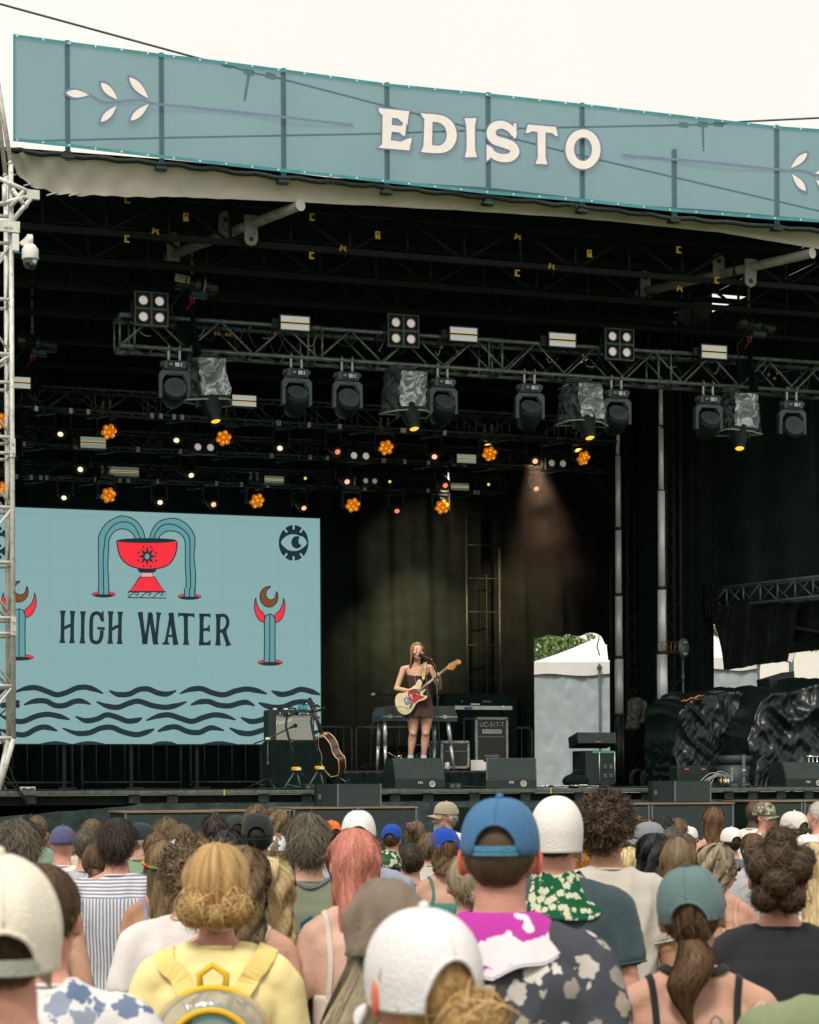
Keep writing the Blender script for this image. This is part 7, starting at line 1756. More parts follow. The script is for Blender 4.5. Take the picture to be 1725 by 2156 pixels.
  def bun(c,r_,k=260):
   k=int(k*(3.2 if lod==0 else 1.4 if lod==1 else .4));C=Vector(c)
   st.grid(lambda a,b:T(C+Vector((math.sin(PI*b)*math.cos(2*PI*a),math.sin(PI*b)*math.sin(2*PI*a),math.cos(PI*b)))*r_*(.86+.16*noise.noise(Vector((a*7,b*5,r_*40))))),26,16,lambda a,b:.12)
   for i in range(k):
    d=Vector((rr.gauss(0,1),rr.gauss(0,1)-.5,rr.gauss(0,1))).normalized();u_,v_=frame_to((d+Vector((rr.gauss(0,.8),rr.gauss(0,.8),rr.gauss(0,.8)))).normalized())
    a0=rr.uniform(0,6);rad_=r_*rr.uniform(.88,1.16)*(1+.35*(rr.random()<.04));arc=rr.uniform(.8,2.4)
    pts=[C+(u_*math.cos(a0+arc*t)+v_*math.sin(a0+arc*t))*rad_*(1+.05*math.sin(t*5+a0))for t in[q/7 for q in range(8)]]
    st.add([T(q)for q in pts],wd*1.5,[MH.to_3x3()@(q-C).normalized()for q in pts],min(1,rr.random()**.9))
  def tail(c,L_,r_,curl=.012,sway=(0,0)):
   C=Vector(c)
   def tp(f,a):
    rad_=r_*(.55+.9*math.sin(PI*min(1,f*.9+.08)))*(1-.55*max(0,f-.6)/.4)
    ctr=C+Vector((sway[0]*f+curl*math.sin(f*6),-.03*math.sin(f*2.2)+sway[1]*f,-L_*f+.012*math.sin(f*PI)))
    return ctr+Vector((math.cos(a)*rad_,math.sin(a)*rad_*.8,0)),ctr
   st.grid(lambda a,b:T(tp(b*.97,2*PI*a)[0]*1.0),20,16,lambda a,b:.15+.3*abs(noise.noise(Vector((a*14,b,1)))))
   for i in range(int(n_s*.3)):
    a0=rr.uniform(0,2*PI);f0=rr.uniform(0,.3);f1=rr.uniform(.6,1.1);dr=rr.gauss(0,.6)
    pts=[];ns=[]
    for t in[q/9 for q in range(10)]:
     p,c2=tp(f0+(f1-f0)*t,a0+dr*t+curl*40*math.sin(t*7+a0)*.06);pts.append(T(c2+(p-c2)*rr.uniform(1.02,1.15)));ns.append(MH.to_3x3()@(p-c2).normalized())
    st.add(pts,wd*1.4,ns,min(1,rr.random()))
  if kind=='pony':tail((0,-.13,-.02)if 'low' not in opts else(0,-.125,-.05),L,.034 if 'thick' not in opts else .046,curl=.014,sway=P.sway)
  if kind=='bun':bun((0,-.125,.06)if 'low' not in opts else(.03,-.13,-.045),.042 if 'bigbun' not in opts else .052)
  if kind=='twobuns':
   bun((-.052,-.105,-.04),.043,420);bun((.052,-.105,-.04),.041,420);bun((0,-.115,-.055),.03,160)
  if kind=='updo':
   for c,r_ in(((0,-.12,.07),.045),((-.05,-.11,.04),.045),((.05,-.11,.04),.045),((0,-.13,.0),.05),((-.035,-.115,-.05),.04),((.04,-.115,-.05),.04),((-.07,-.05,.07),.035),((.07,-.05,.07),.035),((0,-.05,.115),.045)):bun(c,r_,240)
 if kind!='crop' and 'closed' not in opts and not(hat and kind!='pony'):
  for i in range(int({0:260,1:160,2:50}[lod]*(.4 if hat else 1))):
   az=rr.uniform(-R(120),R(120));el=rr.uniform(R(-35),R(85)if not hat else R(0));p=scalp(az,el,1.06);o_=(p-Vector((0,-.012,.02))).normalized()
   d_=(o_*rr.uniform(.1,.6)+Vector((rr.gauss(0,.5),rr.gauss(0,.3),rr.gauss(-.3,.5)))).normalized();l_=rr.uniform(.02,.06)
   st.add([T(p+d_*l_*t+Vector((0,0,-.02*t*t)))for t in(0,.4,.75,1)],wd*.55,MH.to_3x3()@o_,rr.uniform(.4,1))
 return st.build('hair',mt,P.root)
 # hats
def cap(P,mt,opening=True,strap=None,brim=True,tall=1.0,wide=1.0,back=False,under=None,brimmat=None,text=None,soft=0.0,seams=True,low=0.004,btn=None,oh=.27):
 MH,s=P.MH,P.s;T=lambda v:MH@(Vector(v)*s)
 rx,ry,rz=.0895*wide,.1185*wide,.113*tall+low
 z0=.020-low
 turn=PI if back else 0
 def dome(a,b,f=1.0):
  az=a*2*PI-PI;ca,sa=math.cos(az),math.sin(az)
  t=b;e=PI/2*(1-t)
  tl=low/(low+.15);t=max(0,t);e=PI/2*max(0,(t-tl)/(1-tl));c=math.cos(e)**(.72 if low<.04 else .92);zz=z0+low*t/tl if t<tl else .020+(rz-low)*f*math.sin(e)**.92
  c*=1-.05*(1-t/tl)if t<tl else 1
  p=Vector((rx*f*sa*c,-.012-ry*f*ca*c,zz+.008*(ca<0)*abs(ca)*(1-t)))
  if soft:p+=Vector((sa,-ca,.4))*soft*noise.noise(Vector((sa*2.5,ca*2.5,t*3+P.seed)))
  return p
 nu,nv=112,34;OW=.60;OH=oh;oc=lambda az,t:opening and(abs(az)<OW and t<OH*math.sqrt(max(0,1-(az/OW)**2))and t>(.07 if strap is not None else 0))
 mb=MB();vs=[];idx={}
 for f in(1.0,.965):
  for j in range(nv+1):
   for i in range(nu+1):vs.append(T(dome(i/nu,j/nv*.995,f)))
 fs=[];W_=nu+1;off=W_*(nv+1)
 for j in range(nv):
  for i in range(nu):
   az=(i+.5)/nu*2*PI-PI;t=(j+.5)/nv
   az_=az
   if oc(az_,t):continue
   a=j*W_+i;fs.append((a,a+1,a+W_+1,a+W_));fs.append((off+a,off+a+W_,off+a+W_+1,off+a+1))
 for i in range(nu):fs.append((i,off+i,off+i+1,i+1))
 mb.add(vs,fs,True);c=mb.build('cap',mt,P.root,fix=False)
 if opening:
  mb=MB();pts=[]
  for k in range(25):
   q=PI*k/24;az=OW*math.cos(q);t=OH*math.sin(q)if strap is None else max(.07,OH*math.sin(q));pts.append(T(dome((az+PI)/(2*PI),t,1.005)))
  mb.tube(pts,.0042*s,6);mb.build('opening_trim',mt,c)
  if strap is not None:
   mb=MB();vs=[]
   n=16
   for k in range(n+1):
    az=-.62+1.24*k/n
    for t in(-.005,.115):
     q=dome((az+PI)/(2*PI),t,1.015);vs.append(T(q))
   mb.add(vs,[(2*k,2*k+1,2*k+3,2*k+2)for k in range(n)],True);mb.build('adjuster_strap',strap,c)
 if seams:
  mb=MB()
  for az in(0,PI/3,2*PI/3,PI,-PI/3,-2*PI/3):
   if opening and abs(az)<.1:ts=(OH+.02,.98)
   else:ts=(0,.98)
   mb.tube([T(dome((az+PI)/(2*PI),ts[0]+(ts[1]-ts[0])*k/12,1.003))for k in range(13)],.0016*s,4)
  mb.build('seam',mt,c);
  mb=MB();mb.sph(T(dome(.5,.995,1.0)+Vector((0,0,.003))),.009*s,12,8);mb.build('button',btn or mt,c)
 if brim:
  def br(a,b):
   x=(a-.5)*2;sg=-1 if back else 1
   ang=x*1.08;pin=Vector((rx*math.sin(ang)*1.0,(-.012+ry*math.cos(ang))if not back else(-.012-ry*math.cos(ang)),z0+.004))
   pout=pin+Vector((0,sg*.075*(1-.55*x*x),-.012-.02*x*x))
   return T(pin.lerp(pout,b)+Vector((0,0,-.008*x*x)))
  mb=MB();mb.grid(br,24,6);mb.grid(lambda a,b:br(a,b)-MH.to_3x3()@Vector((0,0,.004*s)),24,6);mb.build('brim',brimmat or mt,c,fix=False)
 if text:
  o=textmesh(text[0],text[1]*s,Matrix.Identity(4),text[2],'lettering',c)
  M=MH@Matrix.Translation(Vector(text[3])*s)@Matrix.Rotation(text[4],4,'X')@UPM;o.matrix_local=M
 return c
def sunglasses(P,up=False,mt=None):
 MH,s=P.MH,P.s;T=lambda v:MH@(Vector(v)*s);m_=mt or mat('sunglass',(.008,.008,.009),rough=.15,spec=.9)
 dz,dy=(.085,-.045)if up else(0,0)
 mb=MB()
 for sx in(-1,1):
  mb.sph(T((sx*.034,.101+dy,.003+dz)),(.028*s,.006*s,.020*s),14,8,MH.to_3x3().to_4x4())
  mb.tube([T((sx*.06,.098+dy,.008+dz)),T((sx*.083,.05+dy,.008+dz)),T((sx*.087,-.01+dy,.004+dz))],.003*s,5)
 mb.tube([T((-.012,.106+dy,.008+dz)),T((.012,.106+dy,.008+dz))],.003*s,5)
 return mb.build('sunglasses',m_,P.root)
 # the person
STAT=[]
def person(xv,yt,D,label,sex='m',skin='fair',hk='short',hc='brown',L=.35,hopts=(),heading=0,hyaw=0,hpitch=0,arms=('down','down'),top='tee',tm=None,wid=1.0,pants=None,extra=None,ex=.02,shoulders=0,group='people watching from the crowd',seed=None,face=False,hroll=0,sway=(0,0)):
 P=Person();xq,yq=unroll(xv,yt)
 X=(xq-862.5)/FV*D;Ht=HC+(HY-yq)/FV*D;H=Ht-ex;s=H/1.75;P.s=s;P.H=H
 STAT.append((round(H,2),label[:40]))
 rr=random.Random(seed if seed is not None else int(xv*7+D*13));P.rr=rr;P.seed=rr.uniform(0,50);P.sway=sway
 P.root=thing('person',label,'person',(X,D,0),R(heading)+math.atan2(-X,D)*.35,group)
 lod=0 if D<6.3 else(1 if D<10.6 else 2);P.lod=lod;P.D=D
 T_=TM if sex=='m' else TF;P.T=T_;P.wid=wid
 wd=(.200 if sex=='m' else .168)*wid+shoulders;P.wd=wd
 P.MH=Matrix.Translation((0,.018*s,1.632*s))@Matrix.Rotation(R(hyaw),4,'Z')@Matrix.Rotation(R(hpitch),4,'X')@Matrix.Rotation(R(hroll),4,'Y')
 sk=SK[skin];vox=(.0095,.013,.017)[lod]
 mb=MB();mb.rings(torso_rings(T_,.80,1.50,0,wid=wid,s=s))
 nr=.058 if sex=='m' else .047
 capsule(mb,Vector((0,-.012,1.42))*s,Vector((0,.008,1.56))*s,nr*1.1*s,nr*s)
 for sd in(-1,1):
  capsule(mb,Vector((sd*.045,-.02,1.465))*s,Vector((sd*(wd-.03),-.01,1.40))*s,.046*s,.05*s)
  sh,el,wr=[q*s for q in arm_joints(sd,arms[(sd+1)//2],wd)]
  ra=(.052 if sex=='m' else .042)*(.6+.4*wid)
  capsule(mb,sh,el,ra*s,ra*.78*s);capsule(mb,el,wr,ra*.78*s,ra*.5*s)
  P.__dict__['arm%d'%sd]=(sh,el,wr,ra)
  d=(wr-el).normalized();hand_prims(mb,wr,d,sd,s,Vector((-sd,0,0))if abs(d.x)<.8 else Vector((0,-1,0)),.55,.0095 if lod else .009)
  hx=.085*wid
  capsule(mb,Vector((sd*hx,0,.86))*s,Vector((sd*(hx+.01),.01,.48))*s,.085*s,.055*s);capsule(mb,Vector((sd*(hx+.01),.01,.48))*s,Vector((sd*(hx+.015),-.02,.09))*s,.055*s,.036*s)
  capsule(mb,Vector((sd*(hx+.015),-.03,.045))*s,Vector((sd*(hx+.03),.13,.035))*s,.036*s,.03*s)
 head_prims(mb,P.MH,s,1.0 if sex=='m' else .9)
 me=remesh(mb,vox,3,'body');b=obj_from(me,'body',sk,P.root);P.body=b
 P.bvh=BVHTree.FromPolygons([v.co.copy()for v in me.vertices],[tuple(p.vertices)for p in me.polygons])
 if face or D<6.3:face_parts(P.root,P.MH,s)
 pm=pants or mat('jeans_blue',(.06,.09,.15),rough=.85,var=.2,vscale=20,bump=.3,bscale=60)
 mb=MB();mb.rings(torso_rings(T_,.79,.99,.010,nz=8,wid=wid,s=s))
 for sd in(-1,1):
  hx=.085*wid;zk=.50 if rr.random()<.5 else .12
  capsule(mb,Vector((sd*hx,0,.86))*s,Vector((sd*(hx+.01),.01,.50))*s,.098*s,.072*s)
  if zk<.3:capsule(mb,Vector((sd*(hx+.01),.01,.50))*s,Vector((sd*(hx+.015),-.02,.12))*s,.072*s,.055*s)
 obj_from(remesh(mb,.02,3,'trousers'),'trousers',pm,P.root)
 for sd in(-1,1):
  mb=MB();hx=.085*wid;mb.sph(Vector((sd*(hx+.025),.05,.035))*s,(.05*s,.14*s,.04*s),14,8);mb.build('shoe',mat('shoe_white',(.5,.48,.45),rough=.6)if rr.random()<.5 else RUBBER,P.root)
 tm=tm or mat('tee_grey',(.2,.2,.2),rough=.9);P.tm=tm
 gv=(.010,.015,.02)[lod]
 if top in('tee','shirt','loose'):
  mb=MB();lo=.55 if sex=='m' else .25
  if top=='loose':lo=.9
  mb.rings(torso_rings(T_,.84 if sex=='m' else .90,1.475,.014,wid=wid,loose=lo,s=s,nz=26))
  cut=.62 if top!='shirt' else .72
  for sd in(-1,1):
   capsule(mb,Vector((sd*.06,-.02,1.445))*s,Vector((sd*(wd-.03),-.01,1.40))*s,.054*s,.064*s)
   sh,el,wr,ra=P.__dict__['arm%d'%sd];e=sh.lerp(el,cut)
   mb.cyl(sh,e,(ra+.017)*s,(ra+.022)*s,18);mb.sph(sh,(ra+.016)*s,18,10)
  mb.lathe([((nr+.016)*s,1.44*s),((nr+.012)*s,1.485*s)],24,Matrix.Translation((0,-.008*s,0)))
  m_=remesh(mb,gv,2,'shirt');ripple(m_,.013*s if lod<2 else .006,P.seed,amp2=.0015);sh_=obj_from(m_,'shirt',tm,P.root);P.shirt=sh_
  mb=MB();mb.tube([Vector(((nr+.011)*math.cos(2*PI*i/28),-.008+(nr+.012)*math.sin(2*PI*i/28),1.485+(.008 if math.sin(2*PI*i/28)<0 else-.016)*abs(math.sin(2*PI*i/28))))*s for i in range(28)],.006*s,6,close=True);mb.build('neckband',tm,sh_)
  for sd in(-1,1):
   sh,el,wr,ra=P.__dict__['arm%d'%sd];e=sh.lerp(el,cut);d=(el-sh).normalized();u_,v_=frame_to(d)
   mb=MB();mb.tube([e+(u_*math.cos(2*PI*i/22)+v_*math.sin(2*PI*i/22))*(ra+.023)*s for i in range(22)],.004*s,5,close=True);mb.build('cuff',tm,sh_)
  P.bvh=BVHTree.FromPolygons([v.co.copy()for v in m_.vertices],[tuple(p.vertices)for p in m_.polygons])
 elif top in('tank','low'):
  zt=1.335 if top=='tank' else 1.20
  mb=MB();mb.rings(torso_rings(T_,.90,zt,.007,wid=wid,s=s,nz=20));m_=remesh(mb,gv*.8,1,'top');ripple(m_,.002,P.seed);g=obj_from(m_,'top',tm,P.root);P.shirt=g
  xw=.075 if top=='tank' else .09
  if top=='low' or top=='tank':
   for sd in(-1,1):
    x1=xw*wid+.005;pts=[Vector((sd*(x1+.012),-.11,zt-.02))*s,Vector((sd*x1,-.12,(zt+1.44)/2))*s,Vector((sd*(x1+.005),-.06,1.46))*s,Vector((sd*(x1+.005),.02,1.455))*s,Vector((sd*x1,.10,1.36))*s,Vector((sd*x1,.12,1.25))*s]
    strap_path(P,pts,(.034 if top=='tank' and sex=='m' else .018)*s,.004,'strap',tm,par=g)
 NAPE[0]=-50 if sex=='m' and hk in('short','messy','curly','wavy')else-62
 if hk:
  h=hair(P,hk,HR[hc]if isinstance(hc,str)else hc,rr,lod,L=L,opts=hopts);P.hair=h
 if extra:extra(P)
 return P
def fab(name,col,**k):
 kw=dict(rough=.9,var=.07,vscale=5,bump=.35,bscale=9,spec=.15,sheen=.1);kw.update(k);return mat(name,col,**kw)
def pat_mat(name,build):
 if name in MATS:return MATS[name]
 m=bpy.data.materials.new(name);MATS[name]=m;m.use_nodes=True;t=m.node_tree;p=t.nodes['Principled BSDF'];p.inputs['Roughness'].default_value=.9;p.inputs['Specular IOR Level'].default_value=.15
 tc=t.nodes.new('ShaderNodeTexCoord');c=build(t,tc.outputs['Object']);t.links.new(c,p.inputs['Base Color'])
 nb=t.nodes.new('ShaderNodeTexNoise');nb.inputs['Scale'].default_value=9;bp=t.nodes.new('ShaderNodeBump');bp.inputs['Strength'].default_value=.35;bp.inputs['Distance'].default_value=.02;t.links.new(tc.outputs['Object'],nb.inputs['Vector']);t.links.new(nb.outputs['Fac'],bp.inputs['Height']);t.links.new(bp.outputs[0],p.inputs['Normal'])
 return m
def nd(t,typ,**ins):
 n=t.nodes.new(typ)
 for k,v in ins.items():n.inputs[k].default_value=v
 return n
def ramp(t,fac,stops,const=True):
 cr=t.nodes.new('ShaderNodeValToRGB');cr.color_ramp.interpolation='CONSTANT' if const else 'LINEAR';e=cr.color_ramp.elements
 e[0].position,e[0].color=stops[0][0],tuple(stops[0][1])+(1,);e[1].position,e[1].color=stops[1][0],tuple(stops[1][1])+(1,)
 for q,c in stops[2:]:x=e.new(q);x.color=tuple(c)+(1,)
 t.links.new(fac,cr.inputs['Fac']);return cr.outputs[0]
def mixc(t,fac,a,b):
 m=t.nodes.new('ShaderNodeMix');m.data_type='RGBA'
 t.links.new(fac,m.inputs[0])
 for i,v in((6,a),(7,b)):
  if hasattr(v,'is_linked')or hasattr(v,'links'):t.links.new(v,m.inputs[i])
  else:m.inputs[i].default_value=tuple(v)+(1,)
 return m.outputs[2]
def b_stripe(c0,c1,per,duty=.5,yoke=None,axis='X',checks=False):
 def f(t,vec):
  sp=t.nodes.new('ShaderNodeSeparateXYZ');t.links.new(vec,sp.inputs[0])
  nz_=nd(t,'ShaderNodeTexNoise',Scale=4.0);t.links.new(vec,nz_.inputs['Vector'])
  def st_(sock):
   m1=t.nodes.new('ShaderNodeMath');m1.operation='MULTIPLY_ADD';t.links.new(nz_.outputs['Fac'],m1.inputs[0]);m1.inputs[1].default_value=.02;t.links.new(sock,m1.inputs[2])
   m2=t.nodes.new('ShaderNodeMath');m2.operation='PINGPONG';t.links.new(m1.outputs[0],m2.inputs[0]);m2.inputs[1].default_value=per/2
   m3=t.nodes.new('ShaderNodeMath');m3.operation='GREATER_THAN';t.links.new(m2.outputs[0],m3.inputs[0]);m3.inputs[1].default_value=per/2*(1-duty);return m3.outputs[0]
  a=st_(sp.outputs[axis]);
  if yoke:
   z=st_(sp.outputs['Z']);g=t.nodes.new('ShaderNodeMath');g.operation='GREATER_THAN';t.links.new(sp.outputs['Z'],g.inputs[0]);g.inputs[1].default_value=yoke
   m=t.nodes.new('ShaderNodeMix');t.links.new(g.outputs[0],m.inputs[0]);t.links.new(a,m.inputs[2]);t.links.new(z,m.inputs[3]);a=m.outputs[0]
  return mixc(t,a,c0,c1)
 return f
def b_blobs(bg_,cols,scale,thr=.34,seed=0,detail=2.0):
 """flowers or birds: voronoi cells, each a ragged blob of its own colour"""
 def f(t,vec):
  mp=t.nodes.new('ShaderNodeMapping');mp.inputs['Location'].default_value=(seed,seed*.7,0);t.links.new(vec,mp.inputs[0])
  nz_=nd(t,'ShaderNodeTexNoise',Scale=scale*2.4,Detail=5.0);t.links.new(mp.outputs[0],nz_.inputs['Vector'])
  ad=t.nodes.new('ShaderNodeVectorMath');ad.operation='MULTIPLY_ADD';t.links.new(nz_.outputs['Color'],ad.inputs[0]);ad.inputs[1].default_value=(.9/scale,)*3;t.links.new(mp.outputs[0],ad.inputs[2])
  v=nd(t,'ShaderNodeTexVoronoi',Scale=scale);t.links.new(ad.outputs[0],v.inputs['Vector'])
  lt=t.nodes.new('ShaderNodeMath');lt.operation='LESS_THAN';t.links.new(v.outputs['Distance'],lt.inputs[0]);lt.inputs[1].default_value=thr
  sp=t.nodes.new('ShaderNodeSeparateColor');t.links.new(v.outputs['Color'],sp.inputs[0])
  n=len(cols);c=ramp(t,sp.outputs[0],[(i/n,cc)for i,cc in enumerate(cols)])if n>1 else None
  return mixc(t,lt.outputs[0],bg_,c if n>1 else cols[0])
 return f
 # the crowd
def b_tied(t,vec):
 sp=t.nodes.new('ShaderNodeSeparateXYZ');t.links.new(vec,sp.inputs[0]);n1=nd(t,'ShaderNodeTexNoise',Scale=9.0,Detail=5.0);t.links.new(vec,n1.inputs['Vector'])
 a=t.nodes.new('ShaderNodeMath');a.operation='MULTIPLY_ADD';t.links.new(n1.outputs['Fac'],a.inputs[0]);a.inputs[1].default_value=.42;t.links.new(sp.outputs['Z'],a.inputs[2])
 b=t.nodes.new('ShaderNodeMath');b.operation='MULTIPLY_ADD';t.links.new(sp.outputs['X'],b.inputs[0]);b.inputs[1].default_value=-.25;t.links.new(a.outputs[0],b.inputs[2])
 return ramp(t,b.outputs[0],[(0,(.70,.69,.70)),(.01,(.70,.69,.70))])if False else mixc(t,_gt(t,b.outputs[0],1.70),mixc(t,_gt(t,n1.outputs['Fac'],.63),(.70,.68,.70),(.50,.10,.38)),mixc(t,_gt(t,n1.outputs['Fac'],.60),(.46,.045,.33),(.70,.66,.69)))
def _gt(t,sock,v):
 g=t.nodes.new('ShaderNodeMath');g.operation='GREATER_THAN';t.links.new(sock,g.inputs[0]);g.inputs[1].default_value=v;return g.outputs[0]
WT_=fab('cotton_white',(.74,.71,.66));CREAM=fab('cotton_cream',(.62,.57,.48));BLK=fab('cotton_black',(.022,.024,.026));NAVY=fab('cotton_navy',(.02,.03,.055));BLUE=fab('cap_royal',(.012,.06,.36),var=.05,vscale=9,bump=.35,bscale=190);STEELB=fab('cap_steel_blue',(.055,.155,.30),var=.05,vscale=9,bump=.35,bscale=190);PURP=fab('cap_purple',(.09,.09,.19),var=.05,vscale=9,bump=.35,bscale=190)
GRN=fab('cap_sage',(.115,.185,.185),var=.05,vscale=9,bump=.35,bscale=190);OLV=fab('cotton_olive',(.17,.19,.13));BEI=fab('cotton_beige',(.50,.46,.40));DKS=fab('cotton_slate',(.05,.075,.085));YLW=fab('cotton_lemon',(.86,.72,.34));GRYL=fab('cotton_greyblue',(.27,.31,.38));TEAL=fab('cotton_teal',(.03,.25,.27));ORG_=fab('cap_orange',(.75,.16,.02),var=.05,vscale=9,bump=.35,bscale=190);BRC=fab('cap_taupe',(.20,.15,.11),var=.05,vscale=9,bump=.35,bscale=190);KHA=fab('khaki',(.22,.17,.10));PNKC=fab('cotton_pink',(.5,.28,.28));DKG=fab('cap_charcoal',(.03,.042,.048),var=.05,vscale=9,bump=.35,bscale=190)
OLB=fab('cotton_sage_green',(.20,.24,.13))
STRIPE=pat_mat('shirt_striped',b_stripe((.66,.64,.62),(.20,.23,.33),.0165,.48,yoke=1.345));FLORB=pat_mat('shirt_blue_flowers',b_blobs((.66,.64,.63),[(.12,.17,.27),(.25,.29,.37),(.66,.64,.63),(.16,.20,.30)],17,.52,3))
HAW=pat_mat('shirt_night_birds',b_blobs((.06,.066,.08),[(.55,.50,.45),(.35,.29,.22),(.62,.58,.54),(.06,.066,.08),(.50,.46,.42),(.06,.066,.08),(.34,.30,.24),(.06,.066,.08),(.40,.35,.30),(.30,.27,.24),(.55,.22,.10)],19,.54,7));TIED=pat_mat('scarf_tie_dye',b_tied)
LACE=pat_mat('lace_pale',b_blobs((.60,.53,.48),[(.48,.40,.35),(.66,.6,.55)],40,.42));FLORS=pat_mat('top_small_flowers',b_blobs((.62,.64,.66),[(.05,.12,.18),(.25,.35,.42)],42,.40));GBAN=pat_mat('bandana_green',b_blobs((.008,.085,.035),[(.52,.52,.38),(.5,.5,.37),(.008,.085,.035)],40,.56,2));CAMOC=pat_mat('camo_cap',b_blobs((.13,.14,.09),[(.40,.36,.28),(.05,.05,.035),(.28,.24,.16)],34,.5));PLAID=pat_mat('shirt_pink_check',b_stripe((.66,.58,.56),(.5,.36,.38),.02,.4));TSTR=pat_mat('shirt_teal_stripe',b_stripe((.12,.30,.32),(.5,.6,.58),.03,.4,axis='Z'));WCHK=pat_mat('shirt_white_stripe',b_stripe((.7,.68,.66),(.4,.42,.46),.02,.3,axis='Z'))
def acc(P,name,label,cat):
 o=thing(name,label,cat,P.root.location.copy(),P.root.rotation_euler.z);return o
 # extras
def x_cap(mt,**k):return lambda P:cap(P,mt,**k)
def x_many(*fs):
 def f(P):
  for g in fs:g(P)
 return f
def x_glasses(up=False):return lambda P:sunglasses(P,up)
def neckcloth(P,mt,name='neck_scarf',z=1.46,flare=.05,point=True):
 s=P.s
 def f(a,b):
  t=2*PI*a;back=max(0,-math.sin(t));r=.070+flare*b*(.9+.5*back);zz=z+.055*(1-b)-.05*b*(1+.9*back*point)+.006*math.sin(t*5+b*3)
  return Vector((math.cos(t)*r*1.15*(1+.35*b),-.01+math.sin(t)*r*(1+.25*b),zz))*s
 mb=MB();mb.grid(f,60,12);mb.grid(lambda a,b:f(a,b)*1.0-Vector((0,0,.004)),60,12);return mb.build(name,mt,P.root)
def x_bigscarf(P):
 s=P.s
 def f(a,b):
  t=2*PI*a;back=max(0,-math.sin(t))
  rx=.070+(.160-.070)*b**.8;ry=.068+(.112-.068)*b;z=1.515-.088*b**1.6-.045*b*back*(1-abs(math.cos(t)))+.006*math.sin(t*7+b*4)*b
  return Vector((math.cos(t)*rx,-.018+math.sin(t)*ry-.02*b*back,z))*s
 mb=MB();mb.grid(f,72,16);mb.grid(lambda a,b:f(a,b)-Vector((0,0,.006)),72,16);mb.build('collar_scarf',TIED,P.root)
def ripple_mb(mb,a):
 mb.v=[tuple(Vector(v)*(1+0*a)+Vector((noise.noise(Vector(v)*30),noise.noise(Vector(v)*31+Vector((4,0,0))),noise.noise(Vector(v)*29)))*a)for v in mb.v]
def x_backpack(body,trim,z0=1.0,z1=1.36,w=.28,dp=.13,clear=False,straps=None,label='',strap_x=.10):
 def f(P):
  s=P.s;o=acc(P,'backpack',label,'backpack');yb=-.125
  mb=MB();rs=[]
  for j in range(15):
   t=j/14;z=z0+(z1-z0)*t;k=(1-abs(2*t-1)**3.2)**.5 if t>.5 else(1-abs(2*t-1)**6)**.5;k=max(k,.03)
   rs.append([Vector((math.cos(a)*w/2*k,yb-dp/2+math.copysign(abs(math.sin(a))**.8,math.sin(a))*dp/2*k,z))*s for a in[2*PI*i/28 for i in range(28)]])
  mb.rings(rs);mb.build('body',body,o)
  if 'clear' in label:
   for dx,dz,c_ in((-.05,.0,NAVY),(.055,-.02,BLK),(.0,.05,TEAL)):
    mb=MB();mb.sph(Vector((dx,yb-dp/2,(z0+z1)/2+dz-.03))*s,(.06*s,.035*s,.085*s),14,10);ripple_mb(mb,.01);mb.build('contents',c_,o)
  mb=MB();arc=[Vector((math.cos(a)*w/2*1.0,yb-dp*.52,(z0+z1)/2-.0+math.sin(a)*(z1-z0)/2*(1.0 if math.sin(a)>0 else .8)))*s for a in[PI*2*i/40 for i in range(40)]]
  mb.tube(arc,.009*s,8,close=True);mb.build('piping',trim,o)
  arc=[Vector((math.cos(a)*w*.38,yb-dp*1.02,z0+.10+math.sin(a)*.12))*s for a in[PI*i/20 for i in range(21)]]
  mb=MB();mb.tube(arc,.009*s,8);mb.build('pocket_trim',trim,o)
  mb=MB();mb.tube([Vector((x,yb-.03,z1+.0+dz))*s for x,dz in((-.03,-.02),(-.035,.03),(0,.055),(.035,.03),(.03,-.02))],.009*s,6);mb.build('grab_loop',trim,o)
  for sd in(-1,1):
   P2=Person();P2.bvh=P.bvh;P2.root=o;P2.s=s
   strap_path(P,[Vector((sd*.055,-.14,z1-.03))*s,Vector((sd*(strap_x),-.13,z1+.05))*s,Vector((sd*(strap_x+.015),-.08,1.48))*s,Vector((sd*(strap_x+.01),.02,1.47))*s,Vector((sd*(strap_x),.11,1.36))*s,Vector((sd*strap_x,.13,1.2))*s],.05*s,.008*s,'shoulder_strap',straps or trim,off=.006,par=o)
 return f
 # nearest row
RED_EAR=skinmat((.68,.16,.09),'skin_backlit_ear')  # red of light through the ears, put into the skin colour
def ears_red(P):
 for sx in(-1,1):
  mb=MB();mb.sph(P.MH@(Vector((sx*.084,-.008,-.008))*P.s),(.008*P.s,.020*P.s,.033*P.s),16,10,(P.MH.to_3x3()@Matrix.Rotation(sx*.5,3,'Z')).to_4x4());mb.build('ear',RED_EAR,P.root)
person(-6,1778,3.05,'man in big cream cap, seen half at the left picture edge, with red ear','m','pink','crop','brown',hopts=('hat',),ex=.03,tm=WT_,hyaw=10,wid=1.05,extra=x_many(ears_red,x_cap(fab('cap_cream',(.76,.70,.59),var=.05,vscale=9,bump=.35,bscale=190),strap=fab('cap_strap_grey',(.42,.42,.36),var=.05,vscale=9,bump=.35,bscale=190),wide=1.04,low=.06,soft=.003,oh=.30)))
person(888,1891,3.15,'woman in white-grey cap with tawny bun, front row centre','f','pink','bun','gold',hopts=('hat','low','bigbun'),ex=.03,hyaw=18,heading=8,tm=fab('cotton_pale_blue',(.45,.48,.55)),top='tank',extra=x_many(ears_red,x_cap(fab('cap_pale_grey',(.74,.72,.73),var=.05,vscale=9,bump=.35,bscale=190),low=.05,strap=None,oh=.40)))
